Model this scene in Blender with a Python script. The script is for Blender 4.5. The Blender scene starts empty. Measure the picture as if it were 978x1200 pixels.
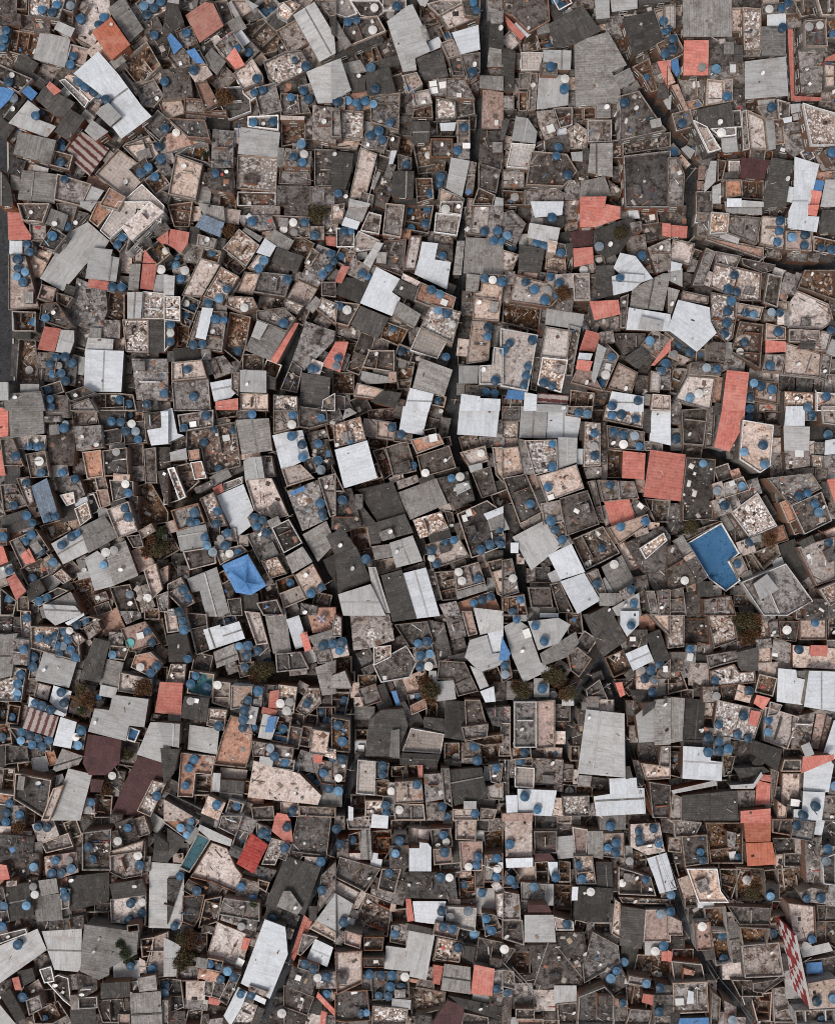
import bpy, math, random
import numpy as np
from mathutils import Vector
HOUSES="""L714.3,-4,746.3,-4,746.3,10,716.3,14|c*720.0,31.0,25,21,86|L696.2,-4,713.3,-4,714.3,21,698.2,22.4|e*729.1,52.4,18,15,72|k*756.5,8.9,20,9,0|c*688.6,1.4,16,16,86|D747.3,-4,785.4,-4,785.4,2,748.3,5|t*736.5,15.4,18,6,0|t*704.5,28.6,12,8,85|c*674.0,0.8,15,11,85
k*6.5,5.0,23,26,90|k*13.9,22.4,12,21,90|e*25.5,2.2,12,17,3|D*-2.0,22.9,13,9,90
c500.2,4,516.2,0,540.3,0,540.3,4,514.2,18|e*502.5,19.4,20,18,0|k*507.9,-2.0,11,9,0
s34.1,-8,78.2,-6,70.1,22,33.1,17.6|k*33.0,27.1,17,17,10|k*50.5,28.8,16,18,3|L68.1,24.4,88.2,33.1,83.2,43.7,63.7,34.1|e77.2,10,86.2,16,85.2,30.1,72.1,26.1|k*81.7,3.4,18,12,107|e*62.2,28.4,8,13,24
k928.3,0,954.3,-2,960.4,16,938.3,20|c892.2,4,920.3,2,920.3,14,892.2,16|W898.2,16,920.3,14,920.3,30.1,898.2,30.1|c*929.0,24.0,17,17,175|k*926.3,8.0,12,15,175|G*951.5,20.0,22,5,175|t*902.4,-1.9,18,10,176
s326.3,4,340.3,0,352.3,6,336.3,24,324.3,18|e*313.1,5.6,22,23,48|t270.1,0,292.2,0,296.2,12,282.2,20|D*325.2,26.7,14,14,131|c*355.7,0.4,14,15,131|L*273.5,11.2,19,5,60|L290.2,0,303.2,7,296.2,11,286.2,0
k410,0,444.1,0,452.1,12,440.1,22,422.1,18|i388,-4,409,-4,419.1,16,406,21,392,16|c*462.0,2.5,27,18,0|D*455.5,16.4,12,10,0|L486.2,-4,504.2,-4,498.2,8,492.2,6|D*482.1,-0.5,13,12,0
k588,-4,642.1,-4,644.1,24,620.1,38.1,600,18,588,14
t514.2,18,540.3,4,562.3,20,524.3,35.1|k540.3,0,562.3,-4,562.3,20,544.3,18|c*509.0,37.0,17,17,72|W*509.3,51.7,11,15,64|e*522.2,38.1,17,7,65|c*552.1,27.5,17,6,158|k*535.3,33.5,19,5,158
G800,-4,857.2,-4,857.2,43.1,800,43.1|e*792.6,36.0,9,14,90|k*860.4,1.5,16,6,89
O240.5,2,250.1,4,262.1,30.1,234.1,50.1,217,18|k244.1,2,266.1,0,274.2,22,262.1,30.1,252.1,4|k*241.5,53.6,14,18,57|k*262.3,36.4,17,10,144|t*251.5,44.0,9,10,143|c*239.8,-2.0,7,15,61
D196,0,208,4,216,26.1,200,38.1,190,38.1|c*220.6,2.5,18,21,99|L*203.8,-2.0,10,12,99
G144.3,-4,168.7,34.1,152.3,49.7,126.3,10|s158.3,4,174.3,-4,192.4,2,196.4,12,172.3,24|t*162.5,47.5,12,21,57|c*162.1,16.9,21,7,57|e*155.0,-0.7,12,13,57
t88.2,0,128.3,-8,130.3,18,108.2,57.1,84.2,43.1,86.2,30.1
t765.4,10,785.4,6,785.4,44.1,776.4,44.1|i778,6,791,4,791,32.1,778,32.1|t*795.6,13.4,12,8,90|k*795.6,24.9,11,8,90|k*792.6,0.0,13,14,90
s870.2,8,891.2,10,891.8,58.1,871.2,58.1|t*863.5,22.5,26,12,89|k*878.1,1.2,29,15,176|c870.2,58.1,892.2,58.1,892.2,66.1,870.2,67.1
k404,22,442.1,18,452.1,36.1,408,54.1,400,40.1|G392,18,404,40.1,412,52.1,404,58.1,390,36.1|D385.4,20,393.4,18,393.4,42.1,388.4,40.1|G*396.3,54.1,11,8,57
D642.1,28.1,682.2,6,704.2,36.1,672.2,52.1,650.1,57.1|D*649.8,13.3,11,17,151|e*658.5,0.9,17,15,151|c*662.5,11.8,13,7,151
D728.3,22,764.4,12,777.4,48.1,742.3,66.1
k942.3,24,966.4,22,969.4,54.1,942.3,54.1|k956.3,-4,979.4,-4,979.4,18,962.4,18|e*975.6,31.5,16,26,0|k*977.4,53.1,13,17,155|c*968.3,59.9,9,12,155|R966.4,68.1,979.4,62.1,979.4,71.1,965.4,71.1
L368.3,2,391.4,40.1,393.4,62.1,374.4,72.5,343.3,17.6|c372.4,0,393.4,0,393.4,18,386.4,19|c*377.0,11.0,25,5,54
D573.4,28.1,589.4,27.1,589.4,58.1,572.4,55.1|c*579.5,3.5,16,20,176|G575.4,16,589.4,12,589.4,26.1,574.4,27.1
e284.2,30.1,308.2,21,328.3,40.1,324.3,60.1,308.2,64.1,284.2,38.1|G*277.6,29.7,16,16,59|c*292.7,59.1,16,15,47|k*297.3,19.0,12,17,48|W*284.1,44.8,9,16,144|t*304.4,68.4,11,13,137
c*342.6,42.9,30,26,60|k*330.0,56.4,9,10,153
L478.2,6,483.2,5,495.2,30.1,492.2,32.1,504.2,60.1,486.2,68.1,488.2,82.2,472.2,84.2,453.1,25.1|G*497.8,38.7,17,5,72
U130.3,20,152.7,52.1,131.3,70.1,107.8,38.1|t*111.4,58.1,9,17,53|p*123.2,65.1,15,6,53
W529.3,38.1,560.3,29.1,562.3,58.1,539.3,64.1|c539.3,64.1,562.3,61.1,562.3,84.2,548.3,94.2|k524.3,67.1,539.3,64.1,544.3,88.2,530.3,89.2|c516.2,50.1,530.3,45.1,539.3,64.1,524.3,68.1
G891.8,31.1,920.3,30.1,920.3,65.1,891.8,65.1|R922.3,34.1,928.3,34.1,930.3,112.2,964.4,114.2,960.4,118.2,926.3,118.2|c928.3,36.1,932.3,40.1,938.3,114.2,931.3,112.2|k*936.5,39.9,15,11,85|c*938.0,52.5,10,9,88
u200,38.1,214,54.1,204,64.1,196,44.1|k*179.8,34.4,21,25,153|c*218.9,43.6,21,19,68|k*187.9,53.8,16,22,69|k*190.1,65.3,7,13,68
e12,34.1,48.1,40.1,40.1,69.1,8,60.1|e*7.1,69.3,23,18,23|c-8,28.1,14,33.1,9,60.1,-8,58.1
L47.3,36.5,83.2,45.1,76.2,79.2,39.7,69.1|p*91.0,65.0,21,21,15|k*83.3,80.2,14,12,15|e*91.0,51.0,17,5,24
k830.1,45.1,859.2,43.1,858.2,78.2,830.1,76.2|c*863.0,85.1,25,17,90|c*841.5,85.0,15,24,92|e*864.2,44.4,18,13,89|D*864.3,62.5,10,18,178
e416,56.1,440.1,50.1,448.1,70.1,426.1,78.2,416,66.1|D392,62.1,446.1,40.1,450.1,47.1,392,70.1|G401,74.1,422.1,70.1,430.1,84.2,404,88.2|k*437.6,78.7,18,8,166|c*408.6,67.8,16,8,171|e*452.5,41.6,10,9,72
c202,46.1,220,60.1,234.1,58.1,244.1,76.2,208,80.2,196,66.1|p228.1,96.2,242.1,94.2,256.1,120.2,240.1,128.3|t*235.1,86.0,17,21,56|u218,60.1,228.1,56.1,240.1,74.1,230.1,74.1
R801,47.1,830.1,47.1,829.1,88.2,800,88.2
L636.1,58.1,669.2,59.1,668.2,82.2,653.1,81.2,653.1,74.1,636.1,72.1|c*643.0,80.0,19,13,2|G*665.4,84.9,14,7,2
i610,61.1,636.1,61.1,632.1,82.2,610,82.2|e*619.1,51.5,18,21,79|e628.1,42.1,646.1,36.1,650.1,56.1,632.1,58.1|t*598.0,47.4,17,16,47|R590,16,598,24,615.1,42.1,610,47.1,594,30.1|G*635.8,34.0,10,14,78|W*612.0,34.0,21,5,47
G248.1,56.1,265.1,72.1,254.1,88.2,236.1,70.1|c*261.2,93.1,20,26,45
D504.2,62.1,518.3,57.1,525.3,89.2,496.2,94.2,486.2,69.1|c522.3,91.2,544.3,91.2,556.3,116.2,522.3,114.2|c500.2,94.2,522.3,91.2,522.3,112.2,504.2,112.2|c*555.1,98.5,11,16,3
s308.2,72.1,334.3,60.1,352.3,58.1,364.3,80.2,324.3,100.2,314.2,92.2|c*363.8,66.5,28,11,60
e144.3,70.1,172.3,48.1,188.4,76.2,170.3,94.2,156.3,98.2,140.3,80.2|G*137.3,72.4,17,10,142|D*150.5,96.5,6,26,142|e*149.2,60.8,16,8,142
D588,54.1,604,60.1,601,108.2,586,106.2|G562.3,88.2,589.4,89.2,589.4,106.2,561.3,103.2|G572.4,56.1,589.4,58.1,589.4,78.2,570.4,78.2|c*580.0,83.5,10,13,92|c*604.4,102.5,20,6,90|c*606.5,71.0,17,6,92
c934.3,58.1,964.4,58.1,962.4,108.2,938.3,110.2|c962.4,104.2,979.4,104.2,979.4,128.3,958.4,124.2|t964.4,72.1,979.4,74.1,979.4,102.2,966.4,102.2
G672.2,49.1,712.2,37.1,734.3,76.2,716.3,84.2,726.3,100.2,726.3,120.2,674.2,123.2
t295.2,66.1,308.2,88.2,308.2,94.2,284.2,104.2,273.2,86.2|c272.2,36.1,287.2,58.1,265.1,69.1,250.1,52.1|R275.2,55.1,287.2,76.2,276.2,81.2,265.1,68.1
e740.3,78.2,760.3,68.1,770.4,106.2,762.3,108.2,752.3,90.2|k*785.8,56.6,24,25,63|e*766.8,64.5,18,15,69|R769.4,72.1,785.4,70.1,785.4,98.2,782.4,104.2|u782,70.1,794,68.1,796,84.2,792,90.2|k*751.7,67.3,9,14,76|p782,76.2,791,96.2,782,100.2|c*771.8,91.8,11,9,68|c*768.3,81.0,11,8,68
k-4,74.1,38.1,92.2,22,108.2,-4,92.2|D*29.9,76.9,23,20,32|u31.1,97.8,44.5,109.2,37.1,118.2,25.1,107.2
G717.3,89.2,737.3,79.2,744.3,94.2,727.3,104.2|G*738.1,104.0,22,10,153
L872.2,72.1,920.3,66.1,923.3,112.2,872.2,116.2|L*897.0,118.4,19,8,175
D428.1,86.2,456.1,78.2,463.1,108.2,430.1,112.2|k*453.2,57.6,18,20,166|t471.2,88.2,488.2,84.2,495.2,98.2,478.2,109.2|k*467.5,98.0,21,12,72|D*457.0,72.9,21,11,166|e*464.4,82.4,13,10,173
k*207.0,97.0,33,33,174|t*201.5,125.5,22,25,71|e*194.5,75.0,15,13,173|t*185.0,89.9,14,8,71|k*228.2,107.8,15,7,69
L358.7,84.2,393.4,70.1,394.4,120.2,372.4,121.2|L388,72.1,399,68.1,411.6,106.2,392,116.2,388,116.2|c*398.5,120.9,13,10,90
c794,92.2,828.1,90.2,830.1,118.2,802,120.2|k*800.1,140.5,21,20,165|p786,100.2,794,98.2,806,128.3,802,130.3|D*776.6,106.5,16,12,93|p798,120.2,818.1,116.2,824.1,124.2,802,130.3|k*792.2,126.0,11,13,93|L776.4,118.2,786.4,110.2,785.4,128.3,782.4,128.3|c*789.0,113.0,13,7,62|t*813.0,134.0,7,13,163
L631.1,86.2,666.2,88.2,665.2,123.2,628.1,128.3|c*669.4,114.5,20,8,86|t*670.1,97.5,14,7,94
c621.1,85.2,630.1,85.2,627.1,128.3,618.1,130.3|c608,85.2,621.1,85.2,621.1,104.2,608,104.2|e607,107.2,618.1,107.2,617.1,130.3,607,130.3
t828.1,92.2,848.1,94.2,848.1,120.2,826.1,124.2|k*865.0,116.9,25,15,90|c848.1,92.2,858.2,92.2,858.2,118.2,848.1,120.2|e*880.1,122.9,15,13,175
c158.3,100.2,180.4,92.2,192.4,112.2,180.4,126.3,166.3,124.2|k*181.1,128.1,6,15,70
t482.2,108.2,502.2,104.2,506.2,120.2,486.2,124.2|c*476.9,122.3,17,26,169|e484.2,128.3,506.2,122.2,507.2,138.3,482.2,138.3|k*475.6,140.0,14,7,0
W115.2,60.1,138.3,86.2,166.3,124.2,178,136.3,142.3,162.7,131.3,148.3,120.2,112.2,86.2,86.2
k262.1,102.2,292.2,100.2,294.2,130.3,268.1,140.3,256.1,120.2|c290.2,136.3,326.3,134.3,326.3,152.3,290.2,148.3|k*280.0,142.7,19,14,176|t284.2,104.2,300.2,100.2,300.2,114.2,294.2,118.2,284.2,109.2|c*298.4,128.3,8,14,6
D52.1,100.2,88.2,120.2,76.2,136.3,64.1,136.3,42.1,116.2|c*56.7,84.4,21,18,32|D38.1,84.2,57.1,96.2,48.1,104.2,32.1,96.2|R58.5,95.2,72.1,106.2,63.7,111.8,54.1,101.2|k*72.0,88.3,9,12,39|k*68.5,98.2,13,7,39
c328.3,108.2,356.3,112.2,364.3,132.3,328.3,136.3|c*313.5,116.1,26,33,166|k324.3,100.2,358.3,88.2,360.3,98.2,328.3,110.2|c*358.8,107.1,14,15,161|c*364.9,118.4,10,10,174
D14,112.2,32.1,114.2,10,144.3,-4,134.3|u-4,101.2,19,104.2,12,116.2,0,128.3,-4,128.3|D*3.7,150.9,18,20,126|c*17.0,157.0,19,9,126
s510.2,113.2,533.3,118.2,534.3,138.3,510.2,139.3|e503.2,142.3,535.3,140.3,535.3,160.3,503.2,160.3|c535.3,140.3,550.3,140.3,550.3,168.3,535.3,168.3|k533.3,116.2,555.3,118.2,556.3,133.3,535.3,138.3|W515.2,144.3,534.3,143.3,532.3,153.3,516.2,153.3|e*553.3,143.0,8,17,4
p565.3,105.2,589.4,108.2,589.4,151.3,563.9,150.3|c588,112.2,602,112.2,602,128.3,588,128.3|e*597.5,134.0,11,14,90
c433.1,112.2,468.6,108.2,467.2,152.7,434.1,143.3|c428.1,154.3,456.1,160.3,450.1,176.4,422.1,174.3|k*445.9,152.5,17,10,12|L*432.0,148.8,11,11,12|c*430.0,134.1,13,7,92
L120.2,124.2,127.3,120.2,142.7,136.3,129.3,148.3,112.2,132.3|c76.2,92.2,104.2,118.2,99.2,126.3,69.1,94.2|t*104.0,108.0,17,13,47|t*88.1,95.4,22,10,47|t108.2,118.2,120.2,124.2,111.2,136.3,99.2,126.3|k*118.7,143.4,17,6,37|c*115.8,116.3,10,10,40|L*76.4,108.4,10,9,47
k726.3,112.2,748.3,106.2,768.4,136.3,780.4,152.3,726.3,164.3
D816.1,128.3,856.1,120.2,860.2,148.3,830.1,150.3,818.1,148.3|t812.1,140.3,828.1,148.3,844.1,174.3,830.1,178.4|c832.1,150.3,862.2,148.3,862.2,158.3,844.1,160.3|k*863.2,139.0,19,9,85
L33.1,117.2,47.1,128.3,39.1,138.3,66.1,148.3,55.1,161.3,10,144.3|e*52.8,135.8,19,14,21|p*63.8,159.5,9,11,124
s940.3,120.2,958.4,126.3,979.4,132.3,979.4,170.3,950.3,170.3|c950.3,174.3,962.4,170.3,979.4,198.4,962.4,200.4|c*946.1,181.1,13,12,59|k*976.3,179.6,17,14,59
c366.3,122.6,393.4,126.3,393.4,168.3,365.9,163.3|c388,128.3,398,128.3,400,160.3,388,160.3|k*367.4,169.7,20,12,3|c*361.4,140.0,8,15,1|k*362.0,155.5,14,7,90
s400,128.3,426.1,130.3,425.1,164.3,400,160.3|p*418.0,119.4,22,27,73|D405,86.2,428.1,88.2,428.1,106.2,412,108.2|t388,160.3,422.1,164.3,418.1,174.3,388,172.3
c628.1,130.3,648.1,128.3,654.1,148.3,650.1,160.3,638.1,164.3,630.1,144.3|s663.2,152.3,676.2,144.3,687.2,152.3,688.2,174.3,666.2,174.3|k*654.0,169.1,19,23,82|k*636.3,171.5,13,13,68|k*629.0,150.0,17,5,68|W*657.8,154.6,8,11,83
D82.2,127.3,100.2,138.3,82.2,164.3,63.7,154.3|L108.2,140.3,127.3,154.3,112.2,165.3,99.2,153.3|e*72.8,168.7,16,13,124|k*92.0,126.8,13,10,47|G*103.0,136.4,14,9,40|k*97.9,147.8,7,14,37|t*66.1,141.6,9,11,28
k196,138.3,240.1,140.3,246.1,162.3,220,160.3|c216,114.2,240.1,116.2,240.1,130.3,265.1,128.3,266.1,136.3,215,131.3|D*255.4,143.7,28,16,6|c*230.0,136.0,23,6,6
c688.2,140.3,716.3,140.3,716.3,166.3,688.2,166.3|k648.1,126.3,670.2,125.3,670.2,146.3,656.1,150.3|G698.2,122.2,715.3,122.2,715.3,138.3,698.2,138.3|e683.2,126.3,697.2,124.2,698.2,140.3,683.2,140.3|e*720.9,147.5,9,22,0|e670.2,125.3,682.2,126.3,682.2,140.3,671.2,140.3|c*720.4,129.0,10,15,0|k*679.1,142.6,5,17,85
t875.2,128.3,896.2,138.3,900.2,176.4,879.2,174.3|L896.2,138.3,906.2,136.3,908.3,174.3,900.2,176.4|c868.2,130.3,874.2,128.3,878.2,174.3,870.2,176.4|e*866.3,163.0,27,6,84
e329.3,140.3,358.3,140.3,358.3,166.3,329.3,172.3|c334.3,173.3,365.3,177.4,363.3,196.4,331.3,194.4|t328.3,135.3,357.3,136.3,356.3,140.7,328.3,140.3|G*328.8,184.6,6,22,4|c*349.9,171.8,13,7,4
D482.2,142.3,503.2,142.3,503.2,166.3,483.2,168.3|e*475.2,170.5,22,15,97|c466.1,180.4,482.2,184.4,482.2,198.4,466.1,198.4|k*474.4,151.5,14,15,97|k456.1,156.3,468.2,160.3,466.1,176.4,456.1,172.3
p194,158.3,218,148.3,245.1,163.3,196,178.4|e222.1,170.3,244.1,166.3,246.1,192.4,208,180.4|e*184.1,213.0,21,21,144|c*191.0,194.5,12,17,143|L*189.4,171.3,12,15,162|t*198.2,184.5,10,14,164|k*177.5,201.2,17,5,144
c916.3,144.3,940.3,142.3,948.3,170.3,930.3,184.4,920.3,176.4|c886.2,124.2,910.3,122.2,920.3,140.3,896.2,140.3|c*912.4,155.0,27,10,84|k910.3,116.2,925.3,120.2,924.3,140.3,912.3,138.3|k*913.8,177.0,17,13,83|L925.3,122.2,937.3,121.2,937.3,130.3,926.3,133.3|L927.3,133.3,939.3,132.3,939.3,139.3,929.3,141.3|W916.3,138.3,927.3,136.3,927.3,142.7,918.3,144.3
L282.2,148.7,328.3,155.3,325.3,184.4,278.6,180.4
e726.3,166.3,785.4,154.3,785.4,172.3,732.3,180.4|G*789.4,176.6,14,10,48
k808.1,160.3,824.1,174.3,818.1,184.4,804,170.3|c*826.8,185.3,16,18,41|e*806.6,156.6,12,13,42|L797,174.3,804,170.3,814.1,176.4,808.1,186.4|e*817.5,162.0,10,10,41
G22,154.3,66.1,164.3,59.1,192.4,16,180.4|e*72.4,187.7,22,17,15|k*20.0,195.8,16,18,16|t19.2,182.8,76.2,198.4,74.1,202,19.2,186.4
k562.3,154.3,589.4,152.3,589.4,198.4,560.3,192.4
c249.1,151.3,274.2,153.3,273.2,196.4,247.1,197.4|k243.1,196.4,273.2,198.4,272.2,226.5,244.1,220.4|k*239.3,210.0,9,15,4|t*277.6,159.0,17,6,93|e*275.1,195.0,5,19,5|c*276.9,176.1,17,5,93
t150.3,166.3,174.3,158.3,186.4,180.4,176.4,190.4,160.3,188.4,143.3,171.3|k*186.0,147.0,25,25,132|e166.3,146.3,184.4,166.3,160.3,168.3,144.3,170.3
Z96.2,154.3,128.3,174.3,105.2,206.4,74.1,178.4|k*131.5,165.0,23,20,36|c*88.1,202.1,17,15,42|c*126.1,182.8,7,14,43
i599,167.3,627.1,169.3,619.1,197.4,593,195.4|L604,136.3,618.1,138.3,629.1,154.3,627.1,168.3,599,164.3|D588,140.3,597,140.3,590,164.3,586,164.3|t*594.0,167.0,17,9,106|k*598.1,150.5,17,7,107|k*623.5,136.1,11,10,99|k*611.5,133.9,7,14,93|t*592.8,185.4,19,5,106
e483.2,168.3,504.2,166.3,504.2,184.4,522.3,188.4,520.3,200.4,490.2,204.4|k504.2,162.3,530.3,162.3,530.3,184.4,504.2,184.4|D*514.9,210.9,19,17,86
G691.2,168.3,717.3,167.3,717.3,207.4,688.2,202.4|k*681.4,199.9,14,23,178|e*723.4,174.5,20,12,90|L668.2,178.4,682.2,177.4,682.2,189.4,670.2,188.4|c724.3,184.4,729.3,184.4,729.3,212.4,724.3,212.4|c*720.4,204.0,17,6,90|D*686.2,180.9,7,13,175
B868.2,184.4,901.2,188.4,894.2,210.4,866.2,208.4|L844.1,160.3,862.2,158.3,864.2,177.4,846.1,178.4|e*857.1,182.9,9,31,84|k*886.9,181.0,17,11,7|i853.1,188.4,866.2,188.4,866.2,204.4,853.1,204.4|D*856.5,205.9,7,18,90|e*899.8,182.3,9,11,6
k622.1,176.4,664.2,180.4,676.2,200.4,660.1,218.4,616.1,216.4
D388,176.4,414,179.4,412,200.4,404,224.4,388,224.4|k368.3,174.3,393.4,175.4,393.4,218.4,368.3,217.4
i138.3,174.3,164.3,192.4,170.3,208.4,148.3,232.5,111.2,204.4|k170.3,183.4,177.4,198.4,162.3,210.4,150.3,198.4
s278.6,181.4,325.3,184.4,323.3,224.4,277.2,220.4
t422.1,172.3,442.1,180.4,428.1,232.5,409,232.5|k*447.4,191.1,17,16,108|c424.1,224.4,438.1,228.5,436.1,240.5,420.1,234.5|G*456.6,200.7,18,8,112|G*416.9,183.6,5,20,7|W458.1,176.4,465.1,176.4,460.1,192.4,455.1,192.4|e*451.5,179.6,8,11,108
L832.1,188.4,839.1,188.4,838.1,212.4,824.1,226.5,826.1,208.4|k*824.9,237.0,25,19,90|L834.1,218.4,844.1,214.4,844.1,238.5,834.1,238.5|e840.1,186.4,851.1,188.4,846.1,210.4,840.1,212.4|p*821.7,203.0,17,7,93|c*847.0,220.4,20,5,90|p*820.6,217.5,12,8,92|c836.1,238,850.1,240,848.1,246,836.1,244
L528.3,184.4,550.3,188.4,541.3,230.5,522.3,220.4|c550.3,188.4,558.3,190.4,554.3,226.5,544.3,226.5|c*540.0,177.1,17,19,90
t205.6,180.4,237.7,192.4,229.1,234.5,197,227.5
k560.3,190.4,586.4,198.4,581.4,226.5,560.3,220.4|c588,198.4,614.1,200.4,614.1,220.4,588,220.4|D*585.1,221.7,18,5,100
c782,184.4,794,184.4,802,204.4,800,240.5,782,240.5|t*800.4,189.5,15,7,48
k730.3,182.4,785.4,176.4,785.4,242.5,732.3,242.5
D903.2,184.4,928.3,188.4,920.3,242.5,894.2,242.5
W930.3,183.4,959.4,192.4,947.3,242.5,929.3,242.5|p*964.8,205.8,12,17,99|R950.3,222.4,962.4,224.4,958.4,242.5,947.3,242.5|u954.3,210.4,965.4,212.4,962.4,224.4,952.3,223.4|W*926.0,228.0,17,7,99|c*979.2,204.4,11,9,100
G26.1,199.4,69.1,204.4,64.1,238.5,21,233.5|t*35.0,195.8,11,9,16|L*48.2,198.6,16,6,16
G680.2,212.4,708.2,206.4,716.3,229.5,678.2,230.5|c660.1,240,680.2,240,680.2,268.1,662.1,272.1|c*670.0,222.4,17,22,179|c712.2,210.4,728.3,222.4,726.3,230.5,716.3,228.5|e*723.2,235.1,14,10,37|t*669.6,236.5,6,18,88
e868.2,210.4,894.2,211.4,894.2,234.5,868.2,232.5|p850.1,210.4,868.2,210.4,870.2,228.5,850.1,232.5|L848.1,236,892.2,236,892.2,252,850.1,249|L868.2,234.5,894.2,236.5,894.2,242.5,868.2,242.5|W851.1,232.5,868.2,232.5,868.2,242.5,851.1,242.5
D-4,192.4,12,216.4,16,240.5,-4,242.5|G*18.4,213.9,17,10,90|k*17.9,229.5,14,7,90
c67.1,203.4,107.2,215.4,95.2,241.5,63.1,233.5|p*114.9,214.4,11,25,114|L106.2,217.4,122.2,223.4,110.2,241.5,96.2,240.5|L94.2,236,114.2,236,106.2,248,94.2,242
k324.3,217.4,363.3,217.4,363.3,240.5,324.3,240.5|c328.3,195.4,363.3,198.4,364.3,216.4,326.3,215.4|k*347.0,246.5,27,12,0
c614.1,222.4,648.1,218.4,662.1,226.5,658.1,238.5,614.1,240.5|W621.1,236,660.1,236,658.1,252,626.1,255|e588,222.4,614.1,224.4,614.1,240.5,588,240.5|k*615.0,248.0,17,15,5|e*596.9,243.5,15,6,4
c363.3,218.4,394.4,219.4,393.4,240.5,363.3,240.5|c380.4,240,396.4,240,396.4,274.1,379.4,274.1|t388,240,404,238,402,256,388,258|k392,224.4,408,222.4,408,240.5,392,242.5
e278.2,224.4,323.3,225.5,323.3,241.5,278.2,241.5|c280.2,252,318.2,252,324.3,268.1,304.2,270.1,282.2,262|c*311.0,246.5,33,10,1|k*287.5,246.5,14,10,2
p128.3,219.4,147.3,230.5,138.3,246.5,116.2,240.5|p114.2,236,140.3,236,114.2,266.1,104.2,258
k20,238,58.1,238,50.1,260,26.1,258|k60.1,266.1,78.2,276.1,64.1,294.1,46.1,288.1|t*44.5,270.4,22,18,88
e196,240,226.1,236,222.1,266.1,204,266.1|t*230.1,250.4,11,16,173|k*205.6,233.6,12,9,172|e*196.9,255.8,8,13,173
W923.3,248,928.3,236,946.3,236,946.3,253,959.4,254,956.3,272.1,922.3,267.1|L966.4,210.4,979.4,210.4,979.4,242.5,960.4,242.5|R946.3,240,959.4,240,956.3,253,946.3,252
R679.2,234,726.3,242,726.3,256,696.2,266.1,679.2,266.1|R679.2,230.5,710.2,230.1,708.2,242.5,679.2,242.5
e476.2,240,508.2,240,502.2,274.1,472.2,268.1|e486.2,208.4,506.2,208.4,508.2,232.5,488.2,238.5|k*504.0,237.0,5,17,88
i138.3,236,176.4,236,128.3,280.1,117.2,270.1|i166.3,215.4,192.4,240.5,188.4,260.5,138.3,240.5|c*191.5,230.6,15,11,22
t554.3,238,574.4,238,570.4,276.1,550.3,274.1|e560.3,219.4,580.4,228.5,576.4,241.5,552.3,241.5|t*549.5,245.0,25,6,96|c*547.9,267.5,20,5,96
G60.1,244,80.2,252,74.1,271.1,53.1,262|c66.1,238,92.2,238,82.2,270.1,72.1,270.1|k88.2,246,104.2,250,88.2,266.1,84.2,264
c452.1,238,474.2,240,469.2,278.1,448.1,274.1|D460.1,200.4,485.2,200.4,484.2,233.5,458.1,230.5|D*474.9,236.0,7,25,92|p*474.9,274.5,10,11,97
t176.4,236,192.4,248,154.3,282.1,142.3,266.1|e160.3,244,192.4,252,152.3,294.1,146.3,296.1|c128.3,282.1,142.3,272.1,152.3,280.1,140.3,296.1
c432.1,248,447.1,252,444.1,274.1,422.1,270.1|k*448.0,225.1,33,19,112|L410,238,433.1,238,424.1,260,404,254|W404,254,422.1,260,418.1,269.1,400,264|L409,232.5,434.1,238.5,432.1,242.5,408,242.5|D*441.1,245.3,17,8,21|G442.1,200.4,446.1,202.4,438.1,222.4,434.1,220.4
s833.1,248,854.1,250,852.1,272.1,831.1,274.1|c*823.3,255.6,17,12,8|c*824.1,269.0,13,14,94
c510.2,249,540.3,252,535.3,276.1,508.2,272.1|c516.2,236,542.3,236,540.3,252,514.2,248|t514.2,219.4,544.3,232.5,542.3,241.5,512.2,241.5|k513.2,286.1,530.3,288.1,530.3,306.1,510.2,304.1|c*519.9,280.5,21,12,6|c*505.4,277.4,8,12,6
v238.1,251,263.1,261,258.1,278.1,228.1,266.1|G232.1,238,262.1,242,264.1,261,238.1,251|e*267.5,235.0,20,19,7|G*238.6,228.4,16,21,7|t*271.6,253.6,18,16,7|c*252.0,231.6,11,17,7
c586,250,600,246,616.1,262,604,288.1,586,280.1|t588,292.1,608,298.1,600,318.2,588,318.2|c*578.5,268.5,22,14,96|c572.4,240,589.4,240,589.4,258,572.4,256|L*613.4,280.6,12,10,90|L580.4,230.5,589.4,232.5,589.4,241.5,578.4,241.5|D*595.0,289.1,9,11,90
R9,249,25.1,249,28.1,262,37.1,276.1,36.1,281.1,10,281.1|t32.1,302.1,46.1,292.1,62.1,296.1,48.1,324.2,38.1,324.2|W12,282.1,26.1,282.1,26.1,298.1,11,297.1|c26.1,282.1,38.1,282.1,39.1,298.1,26.1,298.1|D*43.3,287.5,10,9,87
c318.2,252,362.3,254,363.3,279.1,340.3,279.1,320.2,268.1|k*369.8,253.0,25,19,92|c*371.5,273.0,16,15,0|R381.4,277.1,393.4,277.1,393.4,289.1,382.4,287.1|k*374.5,284.1,14,7,0
c854.1,252,892.2,255,886.2,286.1,852.1,273.1|p826.1,276.1,894.2,290.1,894.2,304.1,826.1,281.1|L*854.4,278.2,22,7,19
R780,263,805,265.1,804,279.1,780,276.1|k*788.1,251.4,29,22,4|R775.4,261,785.4,262,785.4,278.1,775.4,276.1
t892.2,253,920.3,255,918.3,292.1,890.2,286.1|e*912.5,248.0,22,12,8|c*907.0,296.0,17,11,11|e*896.9,247.5,9,10,5
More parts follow.
